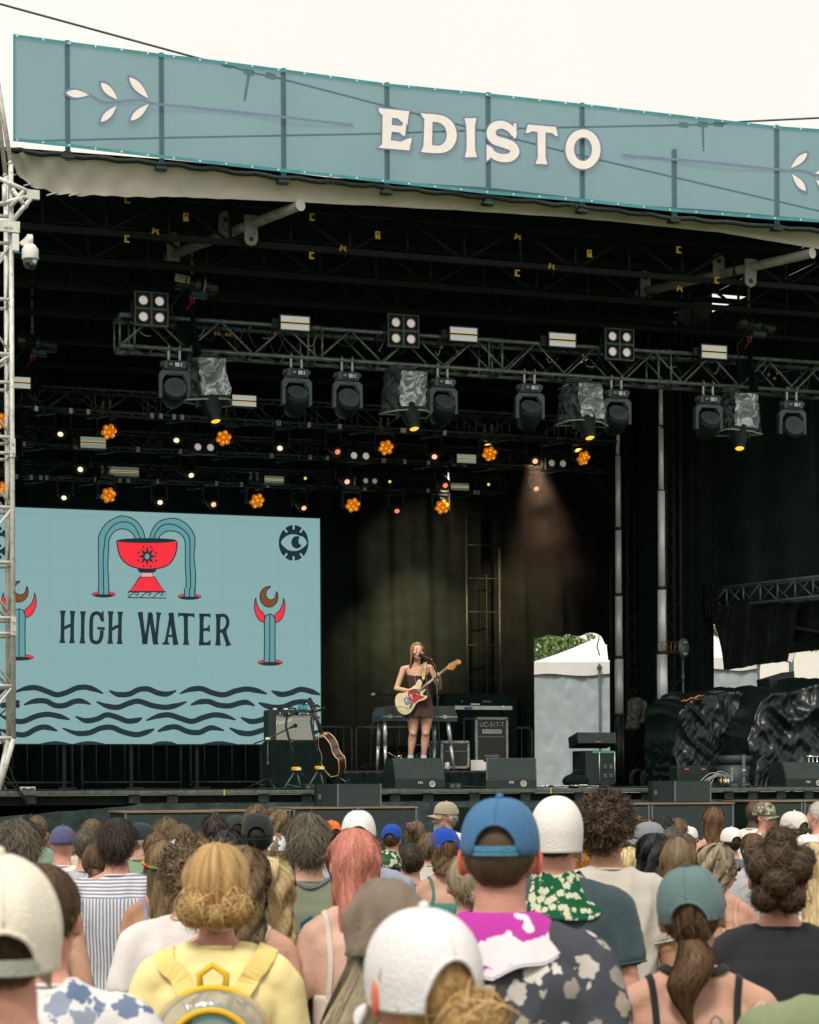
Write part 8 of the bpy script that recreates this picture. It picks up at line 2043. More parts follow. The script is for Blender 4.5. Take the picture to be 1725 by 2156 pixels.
person(812,1842,4.5,'woman in soft taupe cap with long dark blonde hair over her back','f','fair','long','ash',L=.42,hopts=('blown',),sway=(-.24,0),ex=.04,top='tank',tm=fab('cotton_lime',(.3,.36,.08)),hyaw=6,extra=x_cap(BRC,opening=False,tall=1.15,wide=1.12,soft=.02,seams=False,low=.05,brim=True,text=('HOPE',.03,fab('thread_cream',(.6,.5,.3)),(.02,-.135,.05),0.15)))
person(1052,1668,4.75,'tall man in steel blue cap and dark bird-print shirt with magenta scarf','m','pink','crop','light',hopts=('hat',),ex=.03,top='loose',tm=HAW,wid=1.03,heading=-8,extra=x_many(ears_red,x_bigscarf,x_cap(STEELB,strap=fab('cap_strap_sky',(.10,.33,.50),var=.05,vscale=9,bump=.35,bscale=190),low=.012,oh=.36)))
def tattoos(P):
 s=P.s;INKT=mat('tattoo_ink',(.14,.14,.15),rough=.6)
 for pts,w_ in(([(.05,-.12,1.40),(.035,-.12,1.375),(.05,-.12,1.345),(.07,-.12,1.31),(.085,-.12,1.28)],.006),([(.05,-.12,1.40),(.068,-.12,1.38),(.06,-.12,1.35),(.045,-.12,1.31),(.035,-.12,1.285)],.006),([(-.155,-.1,1.33),(-.135,-.1,1.315),(-.16,-.1,1.30),(-.13,-.1,1.285),(-.165,-.1,1.28)],.007),([(-.17,-.08,1.31),(-.15,-.1,1.26),(-.12,-.1,1.29)],.005)):
  strap_path(P,[Vector(p)*s for p in pts],w_*s,.0006,'tattoo',INKT,off=.0006)
 mb=MB()
 strap_path(P,[Vector(p)*s for p in((-.06,.03,1.47),(-.07,-.04,1.49),(0,-.09,1.50),(.07,-.04,1.49),(.06,.03,1.47))],.022*s,.006,'neck_scarf',BLK,off=.008)
 strap_path(P,[Vector(p)*s for p in((.155,-.09,1.42),(.19,-.09,1.36),(.20,-.08,1.28),(.20,-.06,1.18))],.035*s,.006,'bag_strap',pat_mat('woven_strap',b_blobs((.55,.47,.36),[(.06,.08,.06),(.2,.16,.1)],38,.4)),off=.012)
person(1459,1813,5.05,'woman in sage green cap with brown ponytail, tattooed back and black straps','f','fair','pony','brown',L=.2,hopts=('low','hat'),ex=.028,top='low',tm=BLK,hyaw=-10,hroll=-6,wid=1.12,shoulders=.01,sway=(-.02,0),extra=x_many(tattoos,x_cap(GRN,low=.03,strap=None,btn=fab('cap_button_dark',(.05,.09,.09),var=.05,vscale=9,bump=.35,bscale=190),soft=.003)))
PCLEAR=mat('vinyl_clear',(.52,.50,.44),rough=.12,var=.35,vscale=9,bump=.8,bscale=8,spec=.9,alpha=.45)
person(455,1775,5.25,'woman in lemon yellow tee with two blonde buns and a clear backpack','f','pink','twobuns','gold',ex=.012,top='tee',tm=YLW,wid=1.02,hyaw=2,extra=x_many(lambda P:MB().tube(spline3([P.MH@(Vector((x,y,z))*P.s)for x,y,z in((-.083,.0,-.02),(-.07,-.06,-.05),(-.02,-.105,-.085),(.03,-.10,-.09),(.07,-.06,-.06),(.083,.0,-.03))]),.004*P.s,6).build('face_mask_band',WT_,P.root),x_backpack(PCLEAR,fab('yellow_piping',(.72,.45,.03)),z0=1.13,z1=1.40,w=.29,straps=fab('yellow_webbing',(.82,.62,.22)),label='clear vinyl backpack with yellow piping on the back of the woman in yellow',strap_x=.12)))
person(1640,1735,6.0,'man with dark curly hair tied up with a red band, in a black tee','m','pink','updo','dkbrown',ex=.05,top='tee',tm=BLK,wid=1.04,hroll=3,hyaw=-6,extra=lambda P:(lambda mb:(mb.sph(P.MH@(Vector((.0,-.125,.075))*P.s),.013*P.s,12,8),mb.build('hair_tie',REDP,P.root)))(MB()))
person(1862,1800,4.1,'person in sage green shirt cut by the right picture edge','m','fair','short','brown',ex=.02,top='loose',tm=OLB,wid=1.15,shoulders=.02,heading=8)
person(88,1812,4.5,'person in white shirt with blue flowers behind the cream cap','m','pink','short','brown',ex=.02,top='loose',tm=FLORB,wid=1.05,heading=-10,arms=('down','hips'))
# second row
person(745,1745,6.9,'woman with long coral red hair and bare pale shoulders','f','pale','long','red',L=.36,ex=.012,top='low',tm=fab('top_cream_small',(.6,.52,.44)),hyaw=14,heading=6)
person(1172,1668,7.1,'man in plain white cap with dark green patterned bandana and slate tee','m','pink','short','dark',hopts=('hat','closed'),ex=.035,tm=DKS,wid=1.0,heading=-6,extra=x_many(lambda P:neckcloth(P,GBAN,'bandana',flare=.04),x_cap(fab('cap_offwhite',(.78,.74,.70),var=.05,vscale=9,bump=.35,bscale=190),opening=False,tall=1.06,low=.07,seams=False)))
person(400,1770,7.3,'person in white tee with greying curly brown hair behind the yellow tee','m','fair','curly','light',ex=.03,tm=fab('cotton_white_rose',(.68,.63,.62)),wid=1.1,arms=('down','down'),heading=4)
person(566,1806,7.0,'woman with wavy pale blonde hair and small-flowered top','f','fair','wavylong','blonde',L=.30,hopts=('spread',),ex=.012,top='tank',tm=FLORS,hyaw=-4,pants=mat('denim_light',(.2,.3,.42),rough=.85,var=.2))
person(505,1782,6.8,'woman in pale lace top between the yellow tee and the blonde woman','f','fair','wavylong','light',L=.22,ex=.012,top='tank',tm=LACE,wid=1.05)
person(36,1716,8.0,'man with messy grey-brown hair and navy tank top at the left edge','m','fair','messy','grey',ex=.035,top='tank',tm=NAVY,wid=1.05,hyaw=-8,arms=('down','bent'))
person(1277,1668,8.2,'man with curly dark brown hair and glasses in a beige tee','m','tan','curly','dkbrown',ex=.04,tm=BEI,wid=1.03,hyaw=-24,extra=lambda P:sunglasses(P,False,mat('glasses_rim',(.1,.1,.1),rough=.3)))
GRYH='grey'
person(650,1707,8.3,'man with collar-length greying hair, olive tee and turquoise pack','m','fair','wavy','grey',ex=.03,tm=OLV,wid=1.02,heading=4,extra=x_many(lambda P:strap_path(P,[Vector(p)*P.s for p in((-.08,.03,1.47),(-.085,-.03,1.49),(0,-.1,1.47),(.085,-.03,1.49),(.08,.03,1.47))],.012*P.s,.006,'beaded_necklace',mat('grey_beads',(.2,.22,.24),rough=.5,bump=1,bscale=200),off=.006),x_backpack(fab('pack_turquoise',(.03,.36,.38)),fab('pack_trim',(.02,.08,.1)),z0=.95,z1=1.30,w=.30,straps=fab('pack_turquoise',(0,0,0)),label='turquoise backpack worn by the greying man in olive',strap_x=.13)))
person(475,1745,8.5,'woman with black wavy hair and sunglasses pushed up behind the yellow tee','f','fair','wavylong','black',L=.25,ex=.02,top='tee',tm=CREAM,extra=x_glasses(True))
person(985,1797,7.6,'person with bare shoulders and grey top partly hidden by the blue cap','f','fair','bun','ash',hopts=('low',),ex=.012,top='tank',tm=fab('cotton_ash',(.16,.17,.18)),hyaw=10)
person(1428,1763,9.0,'woman with straight brown hair behind the sage green cap','f','fair','long','light',L=.34,ex=.012,tm=OLV,top='tank')
person(246,1718,9.8,'man with thick dark hair in blue and white striped shirt','m','pink','wavy','dark',ex=.03,top='shirt',tm=STRIPE,wid=1.08,pants=KHA,arms=('down','bent'))
def headband(P):
 T=lambda v:P.MH@(Vector(v)*P.s)
 mb=MB();pts=[T(scalp(R(a),R(2-14*math.cos(R(a))),1.16))for a in range(-110,111,10)];mb.tube(pts,.004*P.s,5);hb=mb.build('headband',mat('yellow_string',(.6,.4,.03),rough=.7),P.root)
 for i,(a,c)in enumerate(((-80,YEL),(-55,REDP),(-30,mat('green_bead',(.03,.25,.08),rough=.4)),(-8,WHITEP),(8,WHITEP),(50,REDP),(62,REDP),(85,YEL))):
  mb=MB();mb.sph(T(scalp(R(a),R(2-14*math.cos(R(a))),1.18)),.011*P.s,10,8);mb.build('bead',c,hb)
person(342,1769,9.3,'woman with long brown hair and a beaded yellow headband','f','tan','long','light',L=.36,ex=.014,top='tank',tm=fab('cotton_lilac',(.25,.25,.4)),hyaw=4,arms=('bent','down'),extra=headband)
person(1513,1773,9.6,'woman with ash blonde hair and dark glasses looking right','f','fair','wavylong','ash',L=.16,ex=.02,tm=fab('cotton_peach',(.55,.35,.25)),top='tank',hyaw=-62,extra=x_glasses(False),face=True)
person(936,1740,11.2,'person in royal blue cap with brown hair and yellow-strapped overalls','f','fair','long','brown',L=.10,ex=.028,tm=fab('cotton_green',(.06,.2,.16)),top='tank',heading=5,hyaw=8,extra=x_cap(BLUE,tall=1.05,strap=None))
person(755,1706,10.2,'man in white cap with blue sides and a grey-blue tee','m','fair','short','brown',hopts=('hat',),ex=.03,tm=GRYL,wid=1.1,extra=x_cap(fab('cap_white_blue',(.74,.72,.72),var=.05,vscale=9,bump=.35,bscale=190),tall=1.12,strap=BLUE,under=BLUE,btn=BLUE))
person(1712,1770,9.2,'blonde person in white patterned top with yellow lanyard at the right edge','f','fair','long','blonde',L=.3,ex=.02,tm=LACE,top='tank')
person(866,1772,11.8,'boyish person with short black hair left of the blue cap and hair','m','fair','short','dark',ex=.02,tm=fab('cotton_rust',(.35,.18,.1)))
person(1227,1788,10.4,'person with orange-red hair low between white cap and curly man','f','fair','updo','ginger',ex=.03,tm=TEAL)
person(1375,1752,11.0,'woman with long black curly hair right of the curly man','f','fair','wavylong','black',L=.34,hopts=('spread',),ex=.02,tm=TEAL,top='tee')
person(542,1710,11.0,'man in black cap and black collared shirt','m','mid','short','black',hopts=('hat',),ex=.028,tm=BLK,wid=1.1,extra=x_cap(BLK,tall=1.08,strap=None))
def bandhead(P):
 cap(P,P.bm,opening=False,brim=False,seams=False,tall=.92,wide=.98)
def x_band(m_):
 def f(P):P.bm=m_;bandhead(P)
 return f
person(817,1784,11.2,'person with green and white patterned bandana on the head','m','fair','short','brown',hopts=('hat',),ex=.02,tm=GRYL,extra=x_band(GBAN))
person(203,1775,11.0,'person with brown ponytail left of the striped shirt','f','fair','pony','brown',L=.2,ex=.012,tm=WT_)
# third row and beyond
ROW=[(182,1740,12.0,'man with short dark grey hair behind the striped shirt','m','fair','short','grey',{}),(330,1749,12.6,'woman with auburn hair behind the beaded headband','f','fair','long','brown',dict(L=.15)),(370,1765,12.0,'person in white cap left of the yellow tee','m','fair','short','brown',dict(cap=WT_)),(584,1752,12.2,'person with blue-flowered head scarf right of the black cap','f','fair','long','light',dict(L=.2,band=FLORS)),(131,1734,13.0,'bald man in purple cap and white tee','m','pink',None,'brown',dict(cap=PURP,opening=False,tm=WT_,brim=False)),(1327,1781,12.6,'person with light blonde hair and teal striped shirt','f','fair','long','blonde',dict(L=.12,tm=TSTR)),(1365,1726,13.8,'man in grey cap with orange crown looking left','m','pink','short','grey',dict(cap=fab('cap_grey',(.22,.23,.25),var=.05,vscale=9,bump=.35,bscale=190),hyaw=60,btn=ORG_)),(295,1727,14.0,'grey-haired man in charcoal cap looking right','m','fair','short','white',dict(cap=DKG,hyaw=-50)),(385,1732,14.0,'man with neat brown hair left of the yellow tee','m','fair','short','light',{}),(1418,1738,13.6,'man with greying brown hair behind the brown-haired woman','m','fair','short','grey',{}),(1671,1704,14.2,'man in off-white cap right of the camouflage cap','m','fair','short','grey',dict(cap=fab('cap_bone',(.66,.63,.56),var=.05,vscale=9,bump=.35,bscale=190),hyaw=35)),(351,1720,15.0,'man with tousled brown hair in front of the subwoofer','m','fair','messy','light',{}),(450,1715,15.0,'man with spiky dark hair left of the charcoal cap','m','mid','messy','dark',{}),(1396,1718,15.0,'person with dark wavy hair right of the grey cap','f','fair','wavy','black',{}),(586,1703,15.0,'woman with curly light brown hair right of the black cap','f','fair','wavylong','light',dict(L=.1)),(543,1694,16.4,'woman with light brown waves above the black cap','f','fair','wavy','light',{}),(195,1724,16.0,'person with light brown hair left of the dark-haired striped shirt man','f','fair','wavy','light',{}),(76,1715,16.2,'man with brown hair beside the purple cap','m','fair','short','light',{}),(420,1748,16.0,'person with short auburn hair low left of the yellow tee','m','fair','short','brown',{}),(825,1731,16.0,'person in small bright blue cap left of the two-tone crowd gap','m','fair','short','brown',dict(cap=BLUE)),(1338,1724,15.6,'person with curly ginger-brown hair beside the curly man','f','fair','curly','light',{}),(1539,1738,15.6,'person in white cap left of the dark updo','m','fair','short','dark',dict(cap=WT_)),(1502,1697,16.5,'woman with very long dark straight hair and sunglasses on top','f','pink','long','brown',dict(L=.42,up=True,tm=PNKC,top='tank')),(495,1712,17.0,'man in charcoal cap left of the black cap','m','fair','short','dark',dict(cap=DKG)),(876,1727,17.0,'woman with brown hair and a purple hair flower','f','fair','bun','light',dict(flower=True)),(1498,1748,17.2,'child with blonde hair in front of the long-haired woman','f','fair','short','blonde',{}),(697,1724,17.6,'person in bright orange cap','m','fair','short','dark',dict(cap=ORG_)),(1426,1722,18.0,'person with light curly brown hair near the subwoofer','f','fair','wavy','light',{}),(1452,1737,18.4,'person in small white cap near the subwoofer','m','fair','short','dark',dict(cap=WT_)),(1445,1752,14.6,'person with dark grey hair below the small white cap','m','fair','short','grey',{}),(1585,1752,13.8,'person with brown hair behind the dark updo','f','fair','long','brown',dict(L=.2)),(268,1742,17.8,'person with black hair in the far row behind the striped shirt','m','mid','short','black',{}),(620,1738,17.0,'person with brown waves in the far row behind the greying man','f','fair','wavy','brown',{}),(1300,1748,18.2,'person with dark hair in the far row right of the white cap','m','mid','short','dark',{}),(90,1745,18.8,'person with sandy hair in the far row left of the purple cap','m','fair','short','ash',{}),(158,1748,19.0,'person with dark bob in the far row right of the purple cap','f','fair','long','dark',dict(L=.06)),(905,1752,15.0,'person with light brown hair between the two blue caps','f','fair','wavy','light',{}),(782,1762,14.6,'person with sandy hair right of the red-haired woman','m','fair','short','ash',{}),(1620,1748,16.4,'person with blonde hair low behind the dark updo','f','fair','long','blonde',dict(L=.15)),(240,1752,15.2,'person with brown bob hidden behind the dark-haired striped shirt man','f','fair','wavy','brown',{}),(1700,1752,12.8,'person with light brown hair and white cap at the right edge','f','fair','long','light',dict(L=.2,cap=WT_)),]
TMS=[fab('tee_a',(.4,.4,.42)),fab('tee_b',(.1,.14,.2)),fab('tee_c',(.45,.2,.15)),WT_,NAVY,OLV,BEI,fab('tee_d',(.2,.28,.2)),GRYL,PNKC]
for i,(x,y,D,lab,sex,sk,hk,hc,o)in enumerate(ROW):
 def ext(P,o=o):
  if 'cap' in o:cap(P,o['cap'],opening=o.get('opening',True),low=.012,strap=None,btn=o.get('btn'),brim=o.get('brim',True))
  if 'band' in o:P.bm=o['band'];bandhead(P)
  if o.get('up'):sunglasses(P,True)
  if o.get('flower'):
   mb=MB()
   for k in range(5):mb.sph(P.MH@(Vector((-.05+.018*math.cos(k*1.26),-.06,.09+.018*math.sin(k*1.26)))*P.s),.013*P.s,8,6)
   mb.build('hair_flower',mat('purple_flower',(.35,.05,.2),rough=.7),P.root)
 person(x,y,D,lab,sex,sk,hk,hc,L=o.get('L',.3),hopts=('hat',)if 'cap' in o else(),ex=.03 if 'cap' in o else .02,top=o.get('top','tee'),tm=o.get('tm',TMS[i%len(TMS)]),hyaw=o.get('hyaw',rnd.uniform(-30,30)),heading=rnd.uniform(-8,8),extra=ext,wid=rnd.uniform(.98,1.1),face=abs(o.get('hyaw',0))>30)
def beard(P):
 st=Strands();rr=P.rr;T=lambda v:P.MH@(Vector(v)*P.s)
 st.grid(lambda a,b:T(((a-.5)*.13*(1-.35*b),.088-.04*abs(a-.5)*2+.012*math.sin(PI*b),-.055-.085*b)),20,12,lambda a,b:.6)
 for i in range(700):
  a,b=rr.random(),rr.random();p=Vector(((a-.5)*.13*(1-.35*b),.09-.04*abs(a-.5)*2+.012*math.sin(PI*b),-.055-.07*b));st.add([T(p),T(p+Vector((rr.gauss(0,.006),.006,-.02))),T(p+Vector((rr.gauss(0,.01),.004,-.045)))],.004,P.MH.to_3x3()@Vector((0,1,0)),.4+.6*rr.random())
 st.build('beard',HR['white'],P.root)
 mb=MB();mb.sph(T((0,.102,-.046)),(.032*P.s,.012*P.s,.008*P.s),12,8);mb.build('moustache',mat('beard_white',(.5,.47,.42),rough=.9),P.root)
person(939,1687,18.6,'white-bearded man in tan cap and sunglasses facing left','m','pink','messy','white',ex=.025,tm=WCHK,heading=150,hyaw=-40,wid=1.12,hopts=('hat',),face=True,extra=x_many(beard,x_glasses(),x_cap(fab('cap_tan',(.36,.31,.22),var=.05,vscale=9,bump=.35,bscale=190),tall=1.05,strap=None)),arms=('bent','bent'))
person(1610,1689,18.4,'man in camouflage cap and sunglasses facing us','m','pink','short','brown',hopts=('hat',),ex=.025,tm=WT_,heading=205,hyaw=20,face=True,extra=x_many(x_glasses(),x_cap(CAMOC,tall=1.1,strap=None)))
person(1587,1687,19.0,'bald dark-skinned man in white shirt in front of the subwoofer','m','dark',None,'black',ex=.0,tm=WT_,heading=-40,face=True)
person(1727,1686,17.2,'man with swept grey hair and pink checked shirt at the right edge','m','pink','short','white',ex=.02,tm=PLAID,heading=60,face=True,wid=1.1)
def xbag(xv,yv,D,label):
 X=XY(xv,D);z=ZZ(yv,D);t=thing('tote_bag',label,'bag',(X,D,z),.2)
 mb=MB();mb.rings([[Vector((math.cos(a)*rx+dx,math.sin(a)*.05,zz))for a in[2*PI*i/20 for i in range(20)]]for zz,rx,dx in((-.2,.10,0),(-.15,.13,0),(0,.12,.02),(.1,.08,.05),(.16,.03,.07))]);mb.build('body',BLK,t)
 o=textmesh('27.',.05,Matrix.Translation((-.03,-.056,-.06))@UPM,fab('yellow_print',(.6,.45,.15)),'lettering',t)
xbag(262,2215,6.4,'black cloth bag with yellow print beside the yellow tee')
def green_pack():
 pass
 # the singer
SW=2.75
su=SU(886,1600,SW)[0];sloc=S(su,SW,RISER_Z);sY=sloc.y
kS=sY/FV
P=Person();P.rr=random.Random(5);P.seed=3.3;P.lod=0;P.D=6;P.sway=(0,0)
def q(x,y,d=0.0):
 """point in front view: picture column/row -> local coords (x right in the picture, y depth away from us, z up)"""
 xx,yy=unroll(x,y);return Vector(((xx-unroll(886,1600)[0])*kS,d,HC+(HY-yy)*kS-RISER_Z))
P.root=thing('person','woman singing in a brown strapless dress, playing a cream electric guitar','person',sloc,0)
Hs=q(877,1353).z;s=Hs/1.75;P.s=s;P.H=Hs
SKS=skinmat((.60,.34,.24),'skin_singer')
def z_(x,y,d=0.0):return q((1100+x*300/1470)/1.3913,(1830+y*440/2156)/1.3913,d)
hc_=z_(600,400);hc_.y=-.03
P.s=s=s*1.07;P.MH=Matrix.Translation(Vector((hc_.x,-.03,Hs-.122*s)))@Matrix.Rotation(R(180+14),4,'Z')@Matrix.Rotation(R(6),4,'X')@Matrix.Rotation(R(-3),4,'Y')
mb=MB();tx=z_(610,800).x
tz=lambda y:z_(600,y).z
rows=[(560,582,.050,.052),(600,590,.075,.056),(635,600,.150,.070),(680,605,.158,.082),(740,605,.142,.095),(800,605,.128,.098),(880,615,.118,.092),(950,625,.125,.096),(1040,640,.132,.100),(1140,640,.148,.108),(1240,640,.155,.108),(1320,640,.15,.10)]
rs=[]
for y,xc,rx,ry in rows:
 c=z_(xc,y);rs.append([Vector((c.x+rx*math.copysign(abs(math.cos(a))**.85,math.cos(a)),ry*math.copysign(abs(math.sin(a))**.88,math.sin(a)),c.z))for a in[2*PI*i/30 for i in range(30)]])
mb.rings(rs)
capsule(mb,z_(592,590)+Vector((0,.01,0)),z_(598,480)+Vector((0,0,0)),.052,.047)
shR,shL=z_(402,640,.0),z_(790,620,.01)
for a_ in(shR,shL):capsule(mb,z_(590,600),a_,.045,.045)
elR,wrR=z_(302,925,-.06),z_(470,955,-.20)
capsule(mb,shR,elR,.045,.037);capsule(mb,elR,wrR,.038,.023)
elL,wrL=z_(915,905,-.04),z_(925,805,-.19)
capsule(mb,shL,elL,.041,.035);capsule(mb,elL,wrL,.036,.022)
hand_prims(mb,wrR,(z_(575,915,-.235)-wrR),-1,1.0,Vector((.1,.35,-.9)),.45,.0085)
hand_prims(mb,wrL,(z_(912,725,-.25)-wrL),1,.95,Vector((-.85,-.25,.1)),.8,.0095)
for(hx,kx,ax_,fx,sd)in((545,540,505,505,-1),(735,722,693,693,1)):
 hp,kn,an=z_(hx,1290,.01),z_(kx,1560,-.025),z_(ax_,1880,.02)
 capsule(mb,hp,hp.lerp(kn,.5),.092,.078);capsule(mb,hp.lerp(kn,.5),kn,.078,.056)
 cf=kn.lerp(an,.33)+Vector((0,.022,0));capsule(mb,kn,cf,.052,.060);capsule(mb,cf,kn.lerp(an,.72),.060,.042);capsule(mb,kn.lerp(an,.72),an,.042,.034)
 mb.sph(kn+Vector((0,-.02,0)),(.046,.046,.05),16,10)
 an2=Vector((an.x,an.y,.07));capsule(mb,an,an2,.034,.036);capsule(mb,Vector((an.x,.02,.035)),Vector((an.x+sd*.02,-.14,.03)),.034,.03)
head_prims(mb,P.MH,s,.88)
me=remesh(mb,.0065,4,'body');b=obj_from(me,'body',SKS,P.root)
P.bvh=BVHTree.FromPolygons([v.co.copy()for v in me.vertices],[tuple(p.vertices)for p in me.polygons])
face_parts(P.root,P.MH,s)
def Tm(v):return P.MH@(Vector(v)*s)
mb=MB();mb.sph(Tm((0,.098,-.058)),(.018,.008,.012),14,8);mb.build('open_mouth',mat('mouth_dark',(.12,.02,.02),rough=.5),P.root)
def shair():
 st=Strands();rr=P.rr
 def path(az,t):
  a=abs(math.degrees(az));el0=R(86)
  if t<.38:
   qq=t/.38;h=R(-20);lim=R(-20)if a<100 else R(-20+(a-100)*.6)
   el=el0+(lim-el0)*qq;p=scalp(az,el,1.075);return P.MH@(p*s)
  f=(t-.38)/.62;p0=P.MH@(scalp(az,R(-20)if a<100 else R(-20+(a-100)*.6),1.075)*s)
  L=.40 if math.sin(az)>0 else .27
  side=1 if(P.MH.to_3x3()@Vector((math.sin(az),0,0))).x>0 else-1
  x=p0.x+(-.055*f if side<0 else .0*f);y=p0.y+.05*f+(.03 if a>80 else 0)*f
  return Vector((x,y,p0.z-(L if side<0 else .20)*f))
 st.grid(lambda a,b:P.MH@(scalp((a-.5)*2*PI,R(88)+(max(hairline((a-.5)*2*PI),R(18))-R(88))*b,1.06)*s),48,10,lambda a,b:.2+.4*abs(noise.noise(Vector((a*30,0,1)))))
 st.grid(lambda a,b:path((a-.5)*2*R(128),b),60,24,lambda a,b:.35+.5*abs(noise.noise(Vector((a*30,0,1)))))
 for i in range(3000):
  az=rr.uniform(-R(130),R(130));t0=rr.uniform(0,.3);t1=rr.uniform(.6,1.04);dr=rr.gauss(0,.05)
  pts=[path(az+dr*t,t0+(t1-t0)*t)+Vector((rr.gauss(0,.0015),rr.gauss(0,.0015),0))+Vector((.006*math.sin(t*6+az*9),-.003,0))for t in[k/10 for k in range(11)]]
  c=P.MH@Vector((0,0,0));st.add(pts,.0045,[Vector((p.x-c.x,p.y-c.y,.02))for p in pts],min(1,.25+.75*rr.random()))
 return st.build('hair',HR['gold2'],P.root)
HR['gold2']=hairmat((.16,.095,.04),(.55,.37,.18),'hair_singer');P.hair=shair()
DRESS=fab('dress_brown',(.062,.036,.034),var=.15,vscale=9,bump=.3,bscale=25)
mb=MB();rs=[]
for y,xc,rx,ry in((728,605,.152,.105),(745,605,.150,.105),(800,605,.138,.108),(880,615,.128,.102),(950,628,.134,.106),(985,632,.142,.11)):
 c=z_(xc,y);rs.append([Vector((c.x+rx*math.copysign(abs(math.cos(a))**.9,math.cos(a)),ry*math.copysign(abs(math.sin(a))**.9,math.sin(a)),c.z+(.012*math.cos(2*a)if y<750 else 0)))for a in[2*PI*i/48 for i in range(48)]])
mb.rings(rs,caps=False);dr_=mb.build('dress_bodice',DRESS,P.root)
def sk(a,b):
 y=975+(1330-975)*b;t=2*PI*a;c=z_(632+(-10)*b,y+8*math.sin(t*9)*b)
 rx=.140+(.225-.140)*b**.85;ry=.108+(.17-.108)*b;fl=1+(.07*math.sin(t*11+.6)+.03*math.sin(t*23))*b
 return Vector((c.x+rx*fl*math.cos(t),ry*fl*math.sin(t),c.z))
mb=MB();mb.grid(sk,220,20);mb.grid(lambda a,b:Vector((sk(a,b).x*.99+.002,sk(a,b).y*.97,sk(a,b).z)),110,10);mb.build('dress_skirt',DRESS,P.root,fix=False)
mb=MB()
for x0,y0,x1,y1,n in((562,742,578,830,7),(728,745,750,1055,20)):
 for i in range(n):
  f=i/(n-1);p=z_(x0+(x1-x0)*f,y0+(y1-y0)*f,-.3);h=P.bvh.ray_cast(p,Vector((0,1,0)))
  y_=-.108 if h[0]is None else h[0].y-.016
  y_=min(y_,-.10);mb.sph(Vector((p.x,y_-.004,p.z)),.0055,8,6)
mb.build('dress_studs',mat('stud',(.7,.7,.66),rough=.2,metal=.6),dr_)
mb=MB();mb.cyl(z_(888,845,-.10),z_(918,815,-.13),.03,.028,n=14);mb.build('wristband',mat('wristband_white',(.6,.66,.7),rough=.6),P.root)
mb=MB();mb.cyl(z_(512,450,-.05),z_(512,475,-.05),.006);mb.build('earring',CHROME,P.root)
for ax_,nm in((505,'a'),(693,'b')):
 an=z_(ax_,1885,.02);mb=MB();mb.cyl(Vector((an.x,an.y,.06)),Vector((an.x,an.y,an.z+.01)),.043,.040,n=18);mb.build('sock',fab('sock_pale',(.36,.40,.46)),P.root)
 mb=MB();mb.sph(Vector((an.x+.0,-.03,.04)),(.052,.13,.045),18,10);mb.box(Vector((an.x,-.03,.012)),(.09,.26,.024),bev=.01);mb.build('shoe',mat('shoe_black',(.015,.015,.017),rough=.4),P.root)
 # electric guitar (held by her: a thing of its own)
g=thing('electric_guitar','cream electric guitar with red scratchplate and orange maple headstock','guitar',sloc,0)
CREAMG=mat('guitar_cream',(.72,.62,.36),rough=.25,var=.05,spec=.6,coat=.5)
GD=-.21
body_pts=[(640,800),(662,822),(668,860),(650,905),(668,935),(715,935),(722,950),(690,985),(682,1010),(700,1030),(738,1030),(738,1062),(700,1090),(640,1110),(590,1140),(560,1190),(530,1240),(480,1288),(420,1302),(360,1280),(315,1230),(290,1160),(284,1090),(300,1030),(340,995),(400,990),(450,975),(490,945),(540,900),(575,870),(590,835),(615,805)]
sp_=spline(body_pts,4,True)
def gplane(x,y,d):return z_(x,y,d)
def slab(poly,d0,th,name,m_,par,bev=True):
 P0=[gplane(x,y,d0)for x,y in poly];P1=[gplane(x,y,d0+th)for x,y in poly]
 n=len(poly);tr=tessellate_polygon([[Vector((p.x,p.z,0))for p in P0]])
 mb=MB();c=sum(P0,Vector())/n
 if bev:
  Pi=[p+(c-p).normalized()*.006+Vector((0,-.006,0))for p in P0]
  vs=Pi+P0+P1;fs=[tuple(t)for t in tr]+[tuple(i+2*n for i in reversed(t))for t in tr]
  for L0 in(0,n):fs+=[(L0+i,L0+(i+1)%n,L0+n+(i+1)%n,L0+n+i)for i in range(n)]
 else:
  vs=P0+P1;fs=[tuple(t)for t in tr]+[tuple(i+n for i in reversed(t))for t in tr]+[(i,(i+1)%n,n+(i+1)%n,n+i)for i in range(n)]
 mb.add(vs,fs);return mb.build(name,m_,par)
bd=slab(sp_,GD,.04,'body',CREAMG,g)
pg=slab(spline([(470,985),(500,965),(560,960),(612,970),(640,985),(640,1020),(668,1035),(700,1040),(680,1062),(640,1078),(600,1100),(565,1132),(540,1128),(500,1085),(470,1030)],3,True),GD-.012,.004,'scratchplate',mat('guitar_red',(.55,.01,.015),rough=.25,coat=.4),g,False)
slab([(405,1072),(455,1040),(515,1110),(505,1125),(455,1160),(430,1145)],GD-.016,.006,'bridge_plate',mat('guitar_chrome_dark',(.25,.28,.28),rough=.2,metal=.9),g,False)
slab([(425,1090),(455,1068),(480,1100),(448,1122)],GD-.024,.008,'bridge',CHROME,g,False)
slab([(505,1140),(525,1122),(545,1130),(528,1180),(495,1215),(480,1205)],GD-.014,.004,'control_plate',mat('guitar_chrome_dark',(0,0,0)),g,False)
slab([(495,1015),(515,1012),(538,1062),(532,1080),(515,1078),(497,1035)],GD-.018,.006,'pickup',WHITEP,g,False)
slab([(575,985),(592,975),(612,1015),(600,1025)],GD-.018,.006,'pickup',WHITEP,g,False)
for x,y in((520,1150),(505,1185)):
 p=gplane(x,y,GD-.014);mb=MB();mb.cyl(p,p+Vector((0,-.014,0)),.011,n=14);mb.build('knob',BLACKM,g)
a,b_=(645,945),(1020,640)
def perp(A,B,w):
 d=Vector((B[0]-A[0],B[1]-A[1])).normalized();n_=Vector((-d.y,d.x))*w;return n_
